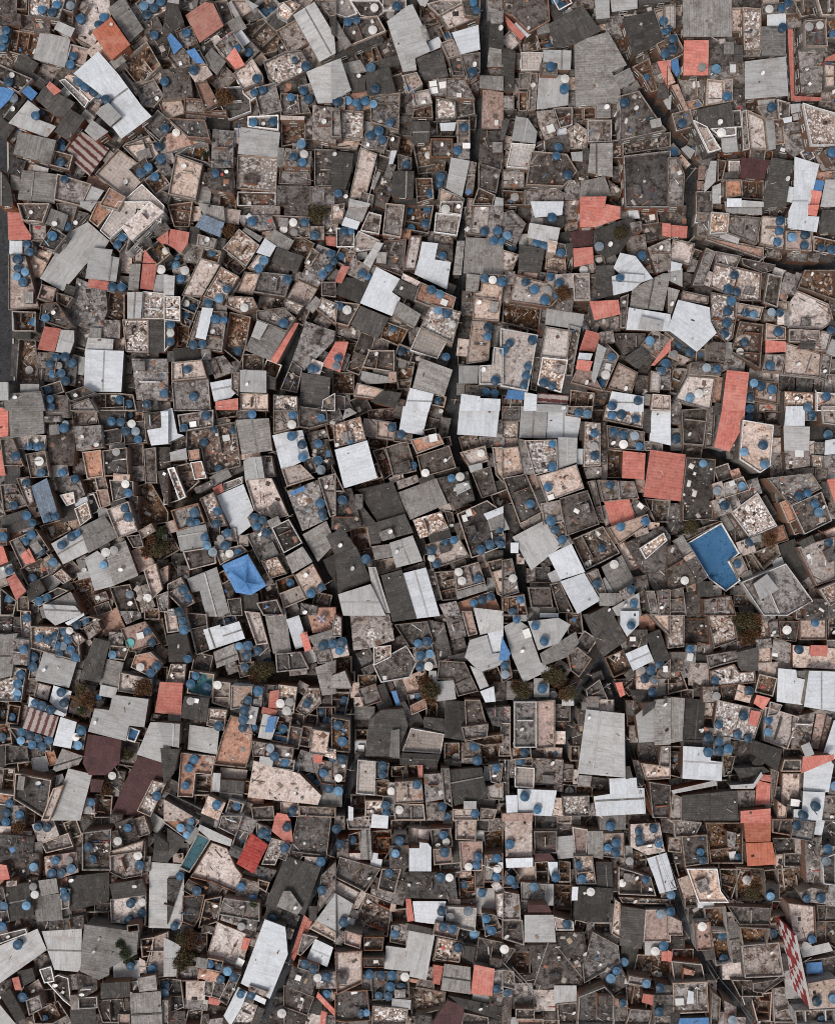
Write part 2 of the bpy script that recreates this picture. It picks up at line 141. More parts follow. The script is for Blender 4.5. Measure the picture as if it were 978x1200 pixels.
B668.2,272.1,694.2,265.1,694.2,288.1,670.2,290.1|R671.2,291.1,694.2,289.1,695.2,308.1,672.2,313.1|s640.1,298.1,662.1,300.1,663.2,322.2,638.1,314.1|D*661.7,278.8,13,14,82|c652.1,284.1,662.1,286.1,664.2,300.1,650.1,298.1|t*688.7,315.0,16,10,168|e*667.6,309.7,8,18,18|D*666.9,293.1,15,7,82
D694.2,270.1,738.3,254,748.3,262,726.3,296.1,708.2,302.1,697.2,292.1|W*741.9,248.9,11,14,173|c737.3,261,751.3,259,752.3,270.1,740.3,272.1|G*731.1,248.6,9,14,172|G*715.3,305.0,13,9,159
R183.4,280.1,197.4,270.1,197.4,286.1,188.4,285.1|e*185.4,295.7,21,20,51|c*188.2,267.6,17,13,144|R169.3,292.1,182.4,308.1,167.3,308.1|e*179.2,277.7,14,7,72|D168.3,280.1,176.4,278.1,180.4,290.1,170.3,288.1
R200,268.1,222.1,272.1,220,286.1,212,296.1,196,286.1|c*226.9,296.5,19,20,15|c232.1,274.1,254.1,280.1,250.1,292.1,230.1,288.1|e*247.0,298.7,21,14,15|D*226.4,276.0,10,19,15|k*257.8,286.3,10,15,15
p920.3,270.1,952.3,272.1,950.3,294.1,920.3,292.1|D962.4,246,979.4,246,979.4,272.1,958.4,273.1|e952.3,276.1,979.4,282.1,979.4,299.1,952.3,294.1|c*935.0,299.5,25,12,4|k*953.2,300.5,12,11,12|D*966.9,301.7,15,8,12|k*975.9,276.5,15,8,12
t420.1,270.1,446.1,282.1,438.1,292.1,408,296.1|k*404.5,278.1,20,21,0|L*422.6,299.3,15,9,172
s280.2,268.1,304.2,287.1,288.2,312.1,261.1,291.1|e258.1,298.1,264.1,292.1,288.2,314.1,280.2,322.2,256.1,304.1|e*271.2,268.3,13,12,35|G287.2,266.1,308.2,278.1,304.2,284.1,284.2,270.1|e*265.0,276.3,12,8,21
L103.2,260,128.3,282.1,122.2,292.1,102.2,308.1,74.1,341.2,47.1,326.2,80.2,272.1|D*82.0,340.3,11,11,17
k450.1,282.1,476.2,280.1,472.2,324.2,435.1,310.1|t480.2,276.1,494.2,276.1,486.2,316.2,472.2,316.2|L441.1,283.1,449.1,285.1,434.1,314.1,425.1,308.1|e*449.4,278.4,6,18,96
G545.3,278.1,589.4,280.1,589.4,321.2,542.3,320.2|G535.3,282.1,544.3,282.1,540.3,322.2,530.3,322.2
c758.3,290.1,785.4,278.1,785.4,316.2,768.4,320.2|c*745.5,287.8,22,23,172|e*759.1,252.5,21,20,172|k752.3,266.1,774.4,260,772.4,280.1,756.3,284.1|k*755.0,303.5,10,13,90|t*761.0,313.9,11,9,90
D324.3,290.1,356.3,300.1,348.3,318.2,318.2,306.1|e*353.4,288.8,20,23,119|G*328.7,282.3,15,26,120|W310.2,279.1,323.9,288.1,316.2,301.1,300.2,296.1|t*312.7,273.8,11,9,120
D608,286.1,638.1,292.1,633.1,320.2,607,318.2|L620.1,261,656.1,267.1,652.1,286.1,617.1,278.1|D*648.5,259.5,24,12,0|G*630.4,286.3,22,8,9|t642.1,281.1,653.1,283.1,650.1,297.1,641.1,295.1|p*617.5,321.7,22,5,8|G*628.9,258.8,13,7,10
W494.2,283.1,513.2,285.1,509.2,304.1,528.3,307.1,523.3,339.2,485.2,321.2,490.2,304.1|D*527.7,338.5,9,11,23
L105.8,289.7,132.3,292.5,130.3,300.1,140.3,302.1,136.3,330.2,100.2,326.2|R104.2,326.6,128.3,330.2,126.3,340.2,102.6,336.2|k*96.1,322.5,9,10,9|G*131.0,336.3,8,11,9
c372.4,286.1,393.4,294.1,393.4,312.1,372.4,336.2,350.3,326.2|c366.3,290.1,374.4,296.1,364.3,312.1,356.3,308.1|c*389.9,322.1,15,9,116|c*346.8,322.8,9,10,18
c827.1,290.1,838.1,295.1,824.1,334.2,811.1,334.2|c838.1,294.1,868.2,300.1,862.2,314.1,838.1,308.1|t800,340.2,830.1,347.2,829.1,356.2,798,352.2|k*823.9,339.6,19,11,7|t*830.4,326.7,16,6,110
L782,316.2,799,314.1,799,336.2,782,328.2|t*798.0,295.0,25,25,13|k*806.0,329.5,20,13,90|c*811.4,311.8,10,17,13|W786,306.1,799,309.1,797,316.2,785,318.2|e*816.3,298.4,11,10,109
R167.3,309.1,184.4,309.1,179.4,340.2,164.3,338.2|e192,302.1,216,296.1,218,310.1,192,318.2|L192,322.2,205,323.2,204,346.2,192,346.2|c*213.0,322.0,17,17,163|L181.4,322.2,197.4,321.2,197.4,346.2,179.4,344.2|D*210.9,337.5,12,13,90|c*187.8,315.1,13,8,99|e*223.4,311.5,9,10,162
G152.3,309.1,165.3,309.1,162.3,340.2,150.3,340.2|t*147.1,307.1,25,14,95|k*143.1,332.7,18,15,96|t156.3,292.1,168.3,288.1,166.3,308.1,156.3,307.1
t234.1,302.1,258.1,310.1,236.1,348.2,213,346.2|e*222.5,356.5,16,20,114|e212,364.2,230.1,366.3,222.1,384.3,212,380.3
D697.2,312.1,719.3,310.1,722.3,344.2,699.2,351.2|W726.3,296.1,744.3,300.1,764.4,326.2,742.3,334.2,718.3,314.1|W716.3,324.2,728.3,320.2,754.3,322.2,754.3,328.2,740.3,340.2,718.3,346.2|e*701.6,305.4,12,12,169
e942.3,316.2,979.4,316.2,979.4,352.2,934.3,336.2|t*963.5,350.3,18,6,20
t10,298.1,30.1,300.1,38.1,330.2,46.1,360.2,10,363.2|k*44.0,332.5,14,9,90
G546.3,320.2,562.3,322.2,560.3,342.2,545.3,341.2|c*547.3,361.1,15,13,97|k*548.1,347.5,12,13,93
k304.2,318.2,342.3,322.2,334.3,348.2,296.2,342.2|t302.2,298.1,316.2,302.1,306.2,318.2,290.2,314.1|c*311.9,353.5,17,16,9|c*318.5,313.1,13,15,127|e*326.9,353.8,11,13,22|c*332.4,317.1,12,9,18
t603,321.2,638.1,330.2,641.1,316.2,653.1,318.2,644.1,360.2,596,353.2|c*633.5,323.9,10,9,8
s837.1,306.1,892.2,320.2,890.2,352.2,868.2,352.2,832.1,336.2
s259.1,312.1,280.2,324.2,260.1,356.2,238.1,347.2|s266.1,346.2,296.2,348.2,302.2,360.2,282.2,366.3,264.1,358.2|t286.2,318.2,304.2,320.2,296.2,346.2,276.2,342.2|G*274.5,338.1,19,5,121
c670.2,320.2,690.2,320.2,691.2,352.2,672.2,352.2|k*659.5,350.1,24,25,9|t*660.6,329.5,16,19,86|k*694.0,330.0,17,7,87|G*694.9,345.5,14,7,87
D400,324.2,434.1,328.2,422.1,356.2,392,344.2|c*419.9,316.4,19,23,117|e*403.8,300.7,19,19,117|k376.4,330.2,393.4,330.2,393.4,348.2,376.4,346.2|R400,311.1,410,312.1,400,332.2,392,330.2|k*394.0,350.0,5,19,90
k900.2,320.2,916.3,324.2,910.3,360.2,894.2,354.2|c920.3,318.2,931.3,322.2,920.3,354.2,910.3,348.2|k868.2,302.1,908.3,310.1,906.2,316.2,894.2,320.2,870.2,310.1|c894.2,362.2,914.3,364.2,912.3,376.3,894.2,376.3|c*932.0,332.4,25,7,109|t*916.9,358.5,10,13,90|t910.3,364.2,918.3,364.2,918.3,380.3,910.3,380.3|k*894.9,328.6,7,18,12|t*912.5,318.8,7,14,108|G*920.9,372.5,18,5,90
G740.3,338.2,776.4,320.2,785.4,320.2,776.4,364.2,737.3,360.2|G782,336.2,796,340.2,786,368.3,782,368.3
W441.1,312.5,469.2,327.2,459.1,342.2,469.2,349.2,459.1,370.3,421.7,355.2|G*434.8,319.7,17,5,117
t564.3,330.2,589.4,334.2,584.4,376.3,553.3,374.3,555.3,342.2,562.3,341.2|c562.3,320.2,592.4,322.2,592.4,334.2,564.3,330.2|c*592.8,344.6,20,8,97|c*597.0,325.5,14,11,90
p492.2,330.2,534.3,348.2,530.3,362.2,500.2,358.2,485.2,352.2|D468.2,327.2,492.2,338.2,484.2,352.2,460.1,342.2|t472.2,320.2,492.2,330.2,488.2,336.2,470.2,326.2|e*481.9,321.6,17,5,26
s167.3,341.2,197.4,344.2,197.4,373.3,166.3,373.3|L149.3,342.2,167.3,342.2,165.3,373.3,149.3,373.3|s192,347.2,211,347.2,211,376.3,192,374.3
e128.3,342.2,146.3,342.2,146.3,380.3,124.2,370.3|L103.2,395.3,133.3,397.3,132.3,410.3,100.2,409.3|c*130.0,385.5,21,20,2|G*112.0,390.1,13,11,2
c90.2,325.2,124.2,340.2,126.3,364.2,118.2,385.3,81.2,380.3
R690.2,353.2,724.3,351.2,726.3,368.3,696.2,375.3|c699.2,374.3,726.3,370.3,726.3,388.3,708.2,388.3|c*711.0,395.1,15,13,172|D*717.0,349.1,17,5,177
t934.3,340.2,970.4,356.2,976.4,376.3,962.4,386.3,922.3,384.3,924.3,354.2|k*977.4,359.5,12,16,3
k392,352.2,422.1,356.2,408,382.3,392,378.3|s376.4,348.2,396.4,356.2,393.4,380.3,370.3,362.2|c*378.4,376.7,17,12,38|G*368.0,357.0,9,17,39
e589,354.2,627.1,360.2,634.1,360.2,631.1,388.3,588,378.3|c*634.1,386.3,15,8,100|e*606.2,385.5,24,5,14|c*636.2,369.0,5,19,12
k48.1,356.2,66.1,354.2,84.2,380.3,76.2,384.3,46.1,374.3|e14,364.2,42.1,365.3,42.1,388.3,16,388.3|p*55.0,344.0,17,17,17|e66.1,342.2,86.2,348.2,78.2,360.2,66.1,354.2|D*25.0,392.4,21,8,2|c*47.5,381.1,10,11,2|G*78.7,364.3,11,8,55
c300.2,364.2,332.3,360.2,346.3,372.3,336.3,388.3,300.2,374.3|t348.3,327.2,372.4,338.2,360.3,360.2,334.3,350.2|s334.3,349.2,356.3,358.2,348.3,368.3,332.3,362.2|e*354.2,369.9,11,20,23|k*295.0,367.7,8,11,120
s833.1,342.2,866.2,348.2,858.2,396.3,850.1,402.3,832.1,376.3
L640.1,361.2,684.2,368.3,682.2,380.3,678.2,386.3,638.1,380.3|R686.2,386.3,704.2,391.3,696.2,412.3,678.2,410.3|e*680.3,360.1,20,15,9|c*691.9,379.7,15,19,108
W736.3,360.2,785.4,368.3,785.4,388.3,733.3,386.3|L750.3,370.3,777.4,376.3,774.4,388.3,747.3,385.3|c726.3,348.2,736.3,344.2,733.3,384.3,726.3,384.3
s505.2,356.2,540.3,365.3,530.3,402.3,492.2,383.3|G466.1,352.2,493.2,368.3,486.2,382.3,460.1,368.3|D*493.6,361.7,16,11,31|e*480.3,355.0,13,9,31
D422.1,358.2,456.1,372.3,442.1,398.3,411,380.3|e451.1,376.3,478.2,386.3,468.2,406.3,445.1,396.3|t*463.6,376.0,15,8,30|k*476.5,381.9,7,13,121
W794,351.2,831.1,360.2,832.1,376.3,839.1,390.3,816.1,412.3,782,386.3
c232.1,364.2,266.1,365.3,260.1,412.3,218,406.3|W237.1,360.2,250.1,361.2,241.1,398.3,229.1,395.3|c*241.3,354.8,12,14,104|c*240.6,415.2,12,12,175|G*257.5,359.9,16,9,4
p897.2,378.3,920.3,383.3,920.3,398.3,896.2,398.3|R896.2,398.3,920.3,400.3,920.3,412.3,896.2,413.3
s143.3,374.3,174.3,374.3,174.3,413.3,147.3,412.3|k*170.0,416.4,6,31,90|t*139.5,403.1,12,15,1
D175.4,374.3,192.4,374.3,192.4,413.3,175.4,413.3|i192.4,375.3,202.4,375.3,202.4,400.3,192.4,412.3|e*214.9,394.0,23,13,90|c192,376.3,208,376.3,208,412.3,192,412.3
c924.3,385.3,960.4,387.3,960.4,402.3,924.3,400.3|t962.4,387.3,974.4,390.3,968.4,412.3,952.3,410.3|L*977.0,408.0,17,13,113|D*945.5,405.0,16,7,4|D*976.8,384.4,14,13,113
e269.1,365.3,294.2,371.3,288.2,406.3,282.2,426.4,261.1,409.3
R52.5,382.3,71.7,385.3,64.1,412.3,44.1,409.3|L71.7,386.3,87.2,387.3,87.2,400.3,82.2,414.3,65.1,412.3|c*95.0,395.2,25,17,104|k*91.8,412.0,9,16,104|k*42.6,392.3,12,12,107
G302.2,375.3,336.3,389.3,316.2,422.4,287.2,410.3|R344.3,378.3,350.3,378.3,324.3,426.4,316.2,422.4|L301.2,375.3,314.2,380.3,304.2,398.3,294.2,394.3
t552.3,376.3,576.4,376.3,572.4,422.4,546.3,426.4|k*544.5,383.1,29,12,97|G*580.6,394.5,24,10,97|t*541.9,407.1,19,12,97|e*541.5,421.9,10,11,0|c*585.9,380.5,17,6,13
e866.2,376.3,894.2,380.3,890.2,432.4,856.1,412.3|t862.2,354.2,894.2,360.2,890.2,374.3,862.2,368.3|e*889.3,355.7,16,7,11|k*871.8,374.0,19,6,11|e*889.7,377.1,17,5,10
k717.3,390.3,756.3,390.3,754.3,406.3,730.3,416.4|c*766.8,401.9,26,22,126|D731.3,418.4,750.3,406.3,762.3,416.4,748.3,432.4|R785.4,396.3,785.4,410.3,766.4,428.4,762.3,428.4|t*783.7,392.9,8,12,126|k*729.8,422.0,8,12,148|k*761.8,422.6,13,7,126
i639.1,382.3,670.2,387.3,663.2,420.4,633.1,417.4|e666.2,380.3,680.2,384.3,670.2,440.4,662.1,440.4|c*631.0,407.1,21,7,99
i492.2,384.3,524.3,398.3,512.2,420.4,480.2,410.3|e*473.7,413.8,19,16,20|c478.2,388.3,486.2,382.3,494.2,384.3,480.2,408.3|k*518.5,421.2,12,13,24|k*487.3,419.0,10,11,24
c358.3,376.3,393.4,388.3,390.4,400.3,356.3,434.4,342.3,422.4|k342.3,422.4,354.3,432.4,348.3,460.4,328.3,456.4
R393.4,400.3,408.4,400.3,398.4,436.4,376.4,428.4|c*407.4,388.6,28,13,7|e392,390.3,419.1,400.3,412,424.4,392,436.4|t*370.1,430.9,16,13,109|e*415.4,431.4,11,16,110|k*420.4,420.7,12,13,111|c404,413.3,411,415.4,404,434.4,399,432.4|k*378.6,418.3,13,7,109
t784,410.3,808.1,420.4,802,426.4,782,418.4|G*795.8,406.3,22,15,23|k*782.7,426.2,13,17,126|k*809.7,415.5,11,11,23|k*801.1,428.7,17,5,23
k432.1,410.3,462.1,410.3,462.1,436.4,424.1,430.4|k*427.0,403.7,17,24,22|L424.1,434.4,458.1,442.4,458.1,448.4,430.1,450.4,422.1,444.4|c*445.9,403.8,17,12,9|G*446.3,436.8,18,5,13
t586,384.3,630.1,392.3,618.1,458.4,586,452.4
e22,396.3,42.1,398.3,46.1,448.4,18,452.4|D*16.6,430.6,20,5,94|D*17.4,412.0,17,6,94
t920.3,401.3,962.4,414.3,960.4,442.4,918.3,438.4|c963.4,414.3,974.4,416.4,970.4,446.4,958.4,442.4|c*975.1,449.8,17,21,5|c*978.3,430.2,17,11,97
i578.4,406.3,589.4,408.3,589.4,450.4,561.3,450.4,561.3,428.4,576.4,427.4|c543.3,450.4,581.4,452.4,582.4,466.5,543.3,461.4|L537.3,428.4,560.3,428.4,559.3,449.4,537.3,449.4|c*588.0,458.0,11,9,2|G*539.0,456.0,7,13,0
c706.2,398.3,725.3,416.4,708.2,456.4,696.2,450.4|L700.2,402.3,710.2,408.3,696.2,450.4,692.2,442.4
k56.1,412.3,92.2,416.4,88.2,452.4,52.1,446.4|k*61.3,456.4,24,13,162|c*49.5,422.0,17,10,94|k*48.8,441.5,20,7,94|k*93.6,445.7,9,13,162
c810.1,424.4,846.1,426.4,844.1,440.4,808.1,438.4|k*838.0,412.0,21,21,3|c*859.5,424.7,18,24,94|e*820.9,416.8,11,15,3|G*852.9,408.2,13,7,94|e*839.3,397.2,8,11,99
t201,424.4,236.1,421.4,242.1,442.4,201,446.4|D*219.1,415.0,29,15,174|D*200.5,417.9,11,8,90
W100.2,409.3,145.3,411.3,142.3,459.4,98.2,458.4|L*95.5,428.7,8,20,10
s635.1,418.4,665.2,421.4,657.1,460.4,629.1,450.4|c625.1,418.4,634.1,418.4,628.1,458.4,621.1,456.4|D*664.0,452.0,23,9,102|c*635.2,456.9,8,12,97
e462.1,420.4,486.2,424.4,480.2,456.4,466.1,456.4|t*459.8,442.0,11,8,84
G492.2,419.4,530.3,433.4,520.3,464.4,483.2,454.4|k*502.2,420.1,17,5,24
t724.3,424.4,747.3,436.4,739.3,462.4,712.2,454.4|k*753.0,451.1,21,17,95|c768.4,430.4,785.4,432.4,785.4,456.4,770.4,456.4|i762.3,434.4,774.4,436.4,772.4,460.4,761.3,458.4|k*754.7,434.5,12,14,95
c154.3,420.4,197.4,420.4,197.4,469.5,160.3,468.5|c*149.5,427.0,21,10,92
L281.2,433.4,312.2,434.4,312.2,460.4,281.2,459.4|e*296.5,424.6,24,18,2|e*318.1,432.7,17,18,112|D*317.4,449.0,10,13,2
e*402.0,449.0,25,25,90
W246.1,448.4,272.2,443.4,276.2,460.4,270.1,466.5,251.1,470.5|c244.1,420.4,262.1,416.4,277.2,434.4,252.1,444.4|R252.1,470.5,279.2,466.5,279.2,480.5,253.1,480.5|e251.1,476,278.2,476,278.2,488,254.1,492|c271.2,436.4,280.2,436.4,279.2,464.4,271.2,456.4|G*243.3,430.2,6,18,159|c*278.0,428.9,8,12,158
t805,439.4,838.1,442.4,832.1,481.5,790,468.5|e788,430.4,806,432.4,794,462.4,784,460.4|p*842.0,457.1,29,11,97
R851.1,433.4,877.2,436.4,872.2,481.5,845.1,481.5|G*879.2,464.6,14,9,97|k*880.2,451.6,8,12,7
t885.2,445.4,912.3,448.4,910.3,473.5,884.2,468.5|c896.2,414.3,920.3,415.4,916.3,436.4,892.2,434.4|G*885.1,437.7,15,16,7|t*901.9,441.2,19,11,5
D353.3,436.4,387.4,442.4,384.4,481.5,350.3,481.5|k378.4,468.5,392.4,460.4,392.4,481.5,376.4,481.5|p392,462.4,404,464.4,404,480.5,392,480.5|c*382.7,436.6,10,13,106|c*406.9,470.0,17,5,90
k76.2,460.4,98.2,452.4,112.2,460.4,82.2,470.5|k*67.0,476.1,25,25,0|c*61.1,491.0,5,17,88
c201,447.4,244.1,442.4,247.1,481.5,204,481.5|c*199.7,460.9,5,17,173
D448.1,457.4,470.2,460.4,462.1,478.5,434.1,470.5|t418.1,448.4,450.1,456.4,446.1,468.5,414,464.4|k*422.1,475.2,20,20,155|k*467.4,478.8,9,22,16|e*458.4,453.0,14,10,16|L404,480,410,478,418.1,484,401,492
e106.2,460.4,138.3,460.4,156.3,462.4,160.3,481.5,112.2,481.5|k*150.5,450.5,14,22,0
W480.2,454.4,508.2,461.4,502.2,482.5,473.2,481.5|c503.2,476,520.3,476,514.2,503,498.2,502|c*520.4,501.1,23,10,103|e*513.8,469.7,12,15,103|e*473.4,462.8,8,12,16
e668.2,456.4,696.2,460.4,694.2,481.5,666.2,481.5|p676.2,432.4,692.2,434.4,706.2,458.4,668.2,448.4|c664.2,476,694.2,476,692.2,490,664.2,486|R676.2,421.4,694.2,423.4,690.2,435.4,674.2,432.4|W678.2,413.3,694.2,414.3,691.2,422.4,676.2,421.4|D*677.9,454.3,19,6,15
s918.3,458.4,956.3,460.4,956.3,481.5,918.3,481.5|W920.3,476,942.3,476,942.3,499,918.3,499|k*941.9,450.5,21,18,3|k*921.4,448.8,20,19,3|c*957.4,451.0,16,10,97|c*914.3,467.5,6,18,6
G6,461.4,48.1,458.4,53.1,481.5,6,481.5|L*1.5,458.5,16,20,0|L*35.0,454.5,21,8,0|k*13.9,452.5,9,12,0|e*-0.5,473.0,9,12,90
t956.3,459.4,979.4,461.4,979.4,481.5,956.3,481.5|t962.4,476,979.4,476,979.4,498,964.4,496|G*953.0,487.1,21,11,0
t281.2,460.4,314.2,461.4,314.2,481.5,281.2,481.5|k*288.1,486.6,19,10,0|e*304.5,486.1,14,9,2
W716.3,458.4,754.3,464.4,753.3,482.5,710.2,481.5|s710.2,474,754.3,476,752.3,502,706.2,492|e*704.6,469.1,17,23,8|k*700.5,488.1,14,15,0
G10,458,50.1,470,52.1,508.1,12,513.1|t15,510.1,54.1,510.1,52.1,528.1,18,526.1|R-6,476,10,480,10,511.1,-6,513.1
c320.2,478,348.3,478,350.3,500,320.2,508.1|s320.2,462.4,348.3,464.4,348.3,481.5,320.2,481.5
W472.2,476,503.2,476,495.2,510.1,467.2,505.1|k*472.4,512.2,20,12,7
W538.3,474,585.4,476,581.4,512.1,535.3,509.1|W540.3,461.4,562.3,464.4,562.3,481.5,538.3,481.5|W562.3,466.5,586.4,467.5,585.4,481.5,562.3,481.5
c208,486,250.1,480,250.1,500,211,506.1
W641.1,476,663.2,476,680.2,491,676.2,513.1,640.1,513.7|Z630.1,460.4,666.2,463.4,664.2,473.5,628.1,472.5|L628.1,473.5,666.2,474.5,665.2,483.5,628.1,482.5
L610,476,641.1,476,639.1,513.7,608,513.1|k588,476,609,476,608,494,588,494|W614.1,459.4,629.1,462.4,628.1,481.5,613.1,481.5|c588,462.4,612,466.5,612,480.5,588,480.5|u595,456.4,614.1,458.4,613.1,468.5,592,467.5
W763.4,476,785.4,476,785.4,522.1,760.3,516.1|t764.4,461.4,785.4,463.4,785.4,481.5,762.3,480.5|c*791.4,483.0,12,27,3|D*757.5,493.0,27,8,90|c*765.5,522.4,10,20,90|G*758.9,468.5,9,12,3
k112.2,478,148.3,476,142.3,518.1,120.2,522.1|k*158.0,507.0,25,25,175|e*157.2,488.0,20,13,175
k798,480,829.1,478,824.1,522.1,800,520.1|G*792.6,514.9,25,14,90|k*810.5,528.7,14,22,97
W188.4,482,197.4,482,197.4,520.1,177.4,522.1,172.3,504,189.4,501|k167.3,484,188.4,482,190.4,502,172.3,503|W184,484,202,478,208,508.1,216,510.1,196,519.1,184,520.1|k*171.9,475.2,25,12,174|k*209.1,520.2,17,13,175|t*192.0,475.1,15,12,175
R845.7,479,872.6,481,871.2,497,854.1,529.1,836.1,524.1|c829.1,476,838.1,476,835.1,524.1,825.1,525.1|k*861.1,528.5,18,11,95|D*841.0,479.1,13,8,97
t441.1,492,464.1,495,461.1,516.1,440.1,513.1|e430.1,480,462.1,478,462.1,492,432.1,492|t*432.8,501.5,15,20,8|e*442.4,519.9,22,12,7
s390,498,422.1,488,429.1,516.1,392,524.1|c*392.5,489.4,17,15,155|e*387.1,506.0,7,19,167
G276.2,492,315.2,490,319.2,528.1,283.2,532.1
c86.2,500,118.2,498,120.2,524.1,90.2,528.1|c82.2,476,112.2,476,114.2,496,86.2,500|c82.2,474.5,104.2,466.5,112.2,481.5,82.2,481.5
L917.3,499,948.3,500,947.3,528.1,918.3,528.1|e*907.0,490.2,23,16,5|D*880.2,482.6,15,20,5|t*911.5,521.6,18,13,94|t886.2,472.5,910.3,474.5,910.3,482.5,886.2,482.5|k*911.6,506.0,12,13,2|e*891.5,488.7,8,12,4
c710.2,498,755.3,506.1,754.3,528.1,712.2,525.1|k*707.1,501.0,13,7,92
k54.1,494,86.2,492,88.2,524.1,86.2,546.1,58.1,544.1|L*68.5,551.7,13,22,81
s685.2,494,703.2,496,703.2,546.1,683.2,547.1|L653.1,512.1,676.2,513.1,675.2,542.1,653.1,550.1|c*707.5,518.0,21,8,92|W*679.6,535.0,17,8,90|D*681.6,505.0,6,21,0|k*706.4,536.0,15,6,90
W336.3,506.1,354.3,504,363.3,536.1,343.3,546.1|W319.2,510.1,336.3,506.1,340.3,528.1,343.3,546.1,329.3,549.1|t329.3,549.1,352.3,544.1,368.3,560.2,336.3,570.2|k*363.2,545.9,17,11,75|e*342.7,570.4,17,5,158
t870.2,492,906.2,498,902.2,546.1,890.2,554.1,866.2,538.1
e218,504,276.2,494,282.2,546.1,246.1,556.2,218,546.1|p220,528.1,233.1,526.1,234.1,538.1,222.1,540.1|k*259.5,494.1,18,5,0
k362.3,518.1,384.4,514.1,393.4,546.1,372.4,556.2|k350.3,476,382.4,480,384.4,496,362.3,502,350.3,500|c358.3,508.1,382.4,502,384.4,512.1,362.3,518.1|c*363.8,503.6,17,5,166
s614.1,516.1,652.1,515.1,653.1,550.1,626.1,557.2|c608,514.1,616.1,516.1,626.1,556.2,614.1,556.2
k451.1,524.1,477.2,516.1,488.2,552.1,460.1,558.2|e436.1,528.1,450.1,524.1,462.1,554.1,450.1,562.2|c464.1,564.2,488.2,556.2,492.2,564.2,466.1,574.2|t*464.5,560.6,16,6,159|k*485.0,533.0,17,5,74
c918.3,528.1,948.3,528.1,948.3,546.1,920.3,550.1|c*910.9,545.0,17,27,0|c*936.0,552.0,33,7,0
t588,525.1,607,523.1,612,554.1,588,560.2|t576.4,524.1,589.4,524.1,589.4,566.2,580.4,556.2|c*576.1,518.4,12,29,90|s588,494,607,496,606,514.1,588,514.1|t*599.5,518.9,9,18,90|k*575.1,539.0,15,7,90|c*585.1,502.0,19,5,90
k488.2,534.1,526.3,522.1,534.3,548.1,494.2,559.2|p480.2,515.1,514.2,508.1,520.3,520.1,488.2,532.1|D*499.5,560.9,18,6,159|e*503.5,506.3,14,7,168|e*523.2,517.4,9,10,168
k120.2,528.1,148.3,524.1,150.3,556.2,122.2,558.2|k128.3,562.2,156.3,564.2,156.3,580.2,132.3,588.2|c*160.0,555.0,17,17,87|t*142.4,559.5,18,7,4|L*137.5,522.3,6,18,86
c964.4,534.1,979.4,533.1,979.4,554.1,966.4,550.1|D*959.5,505.5,24,22,90|c*962.0,557.0,15,15,94|W966.4,516.1,979.4,514.1,979.4,532.1,965.4,533.1|s950.3,533.1,963.4,534.1,962.4,548.1,952.3,546.1|D*967.0,574.0,17,9,90|R968.4,562.2,979.4,560.2,979.4,596.2|c954.3,518.1,964.4,518.1,964.4,532.1,954.3,532.1|k*977.1,506.0,17,13,90|t*950.5,524.9,15,6,90|L*976.6,557.0,7,14,90
W392,527.1,430.1,516.1,442.1,560.2,403,572.2|e*442.4,552.0,17,5,68
p96.2,530.1,118.2,527.1,121.2,558.2,102.2,561.2|e*105.5,569.9,17,16,80|p112.2,574.2,126.3,573.2,130.3,591.2,118.2,596.2|c*92.2,547.4,18,14,79|c*119.1,566.2,15,11,75|k*92.1,533.3,10,9,85
c30.1,532.1,53.1,528.1,58.1,558.2,36.1,560.2|c0,514.1,15,514.1,28.1,546.1,4,546.1|D*14.9,556.5,20,17,90|R-4,524.1,2,528.1,7,557.2,-4,557.2|k*28.6,552.2,12,10,80|D*27.5,534.8,15,6,68
R729.3,528.1,755.9,531.1,754.3,562.2,728.3,560.2|e710.2,526.1,729.3,528.1,728.3,560.2,710.2,560.2|c683.2,548.1,704.2,547.1,704.2,560.2,687.2,561.2|t*707.1,553.0,5,19,178
c168.3,526.1,182.4,524.1,184.4,566.2,170.3,566.2|k*191.4,537.0,25,16,87|c150.3,522.1,168.3,520.1,168.3,546.1,154.3,544.1|L199,530.1,218,525.1,220,538.1,200,540.1|e*209.0,542.1,17,5,174
L285.2,540.1,292.2,536.1,306.2,535.1,310.2,560.2,287.2,562.2|c306.2,534.1,318.2,534.1,322.3,558.2,310.2,560.2|G*258.5,558.8,23,11,151|c227.1,572.2,248.1,562.2,250.1,568.2,230.1,578.2|t*292.9,534.2,5,23,81|k*277.1,550.7,17,6,156
R761.3,527.1,803,532.5,797.4,587.6,753.3,582.2
e206,546.1,222.1,542.1,234.1,564.2,214,582.2|s196,549.1,204,547.1,218,582.2,210,586.2|k184.4,552.1,197.4,550.1,197.4,594.2,190.4,580.2|p223.1,542.1,236.1,540.1,242.1,560.2,228.1,562.2|k192,560.2,202,560.2,210,586.2,192,592.2
k552.3,554.1,574.4,546.1,582.4,578.2,564.3,584.2|t538.3,530.1,568.4,522.1,572.4,540.1,550.3,548.1|c*549.7,518.3,20,17,165|L548.3,546.1,564.3,542.1,565.3,549.1,551.3,554.1
t629.1,558.2,675.2,544.1,684.2,572.2,640.1,588.2
c898.2,560.2,950.3,554.1,962.4,572.2,926.3,592.2,910.3,574.2|G*912.5,582.9,8,11,173
c848.1,566.2,870.2,558.2,878.2,574.2,848.1,584.2|c*845.3,593.6,19,19,162|k*847.0,554.0,17,17,161|c*883.4,570.7,12,18,162|t*842.2,574.5,11,18,162|k*871.7,582.8,15,11,161|c*859.9,588.1,11,15,161|p*861.6,555.3,10,10,161
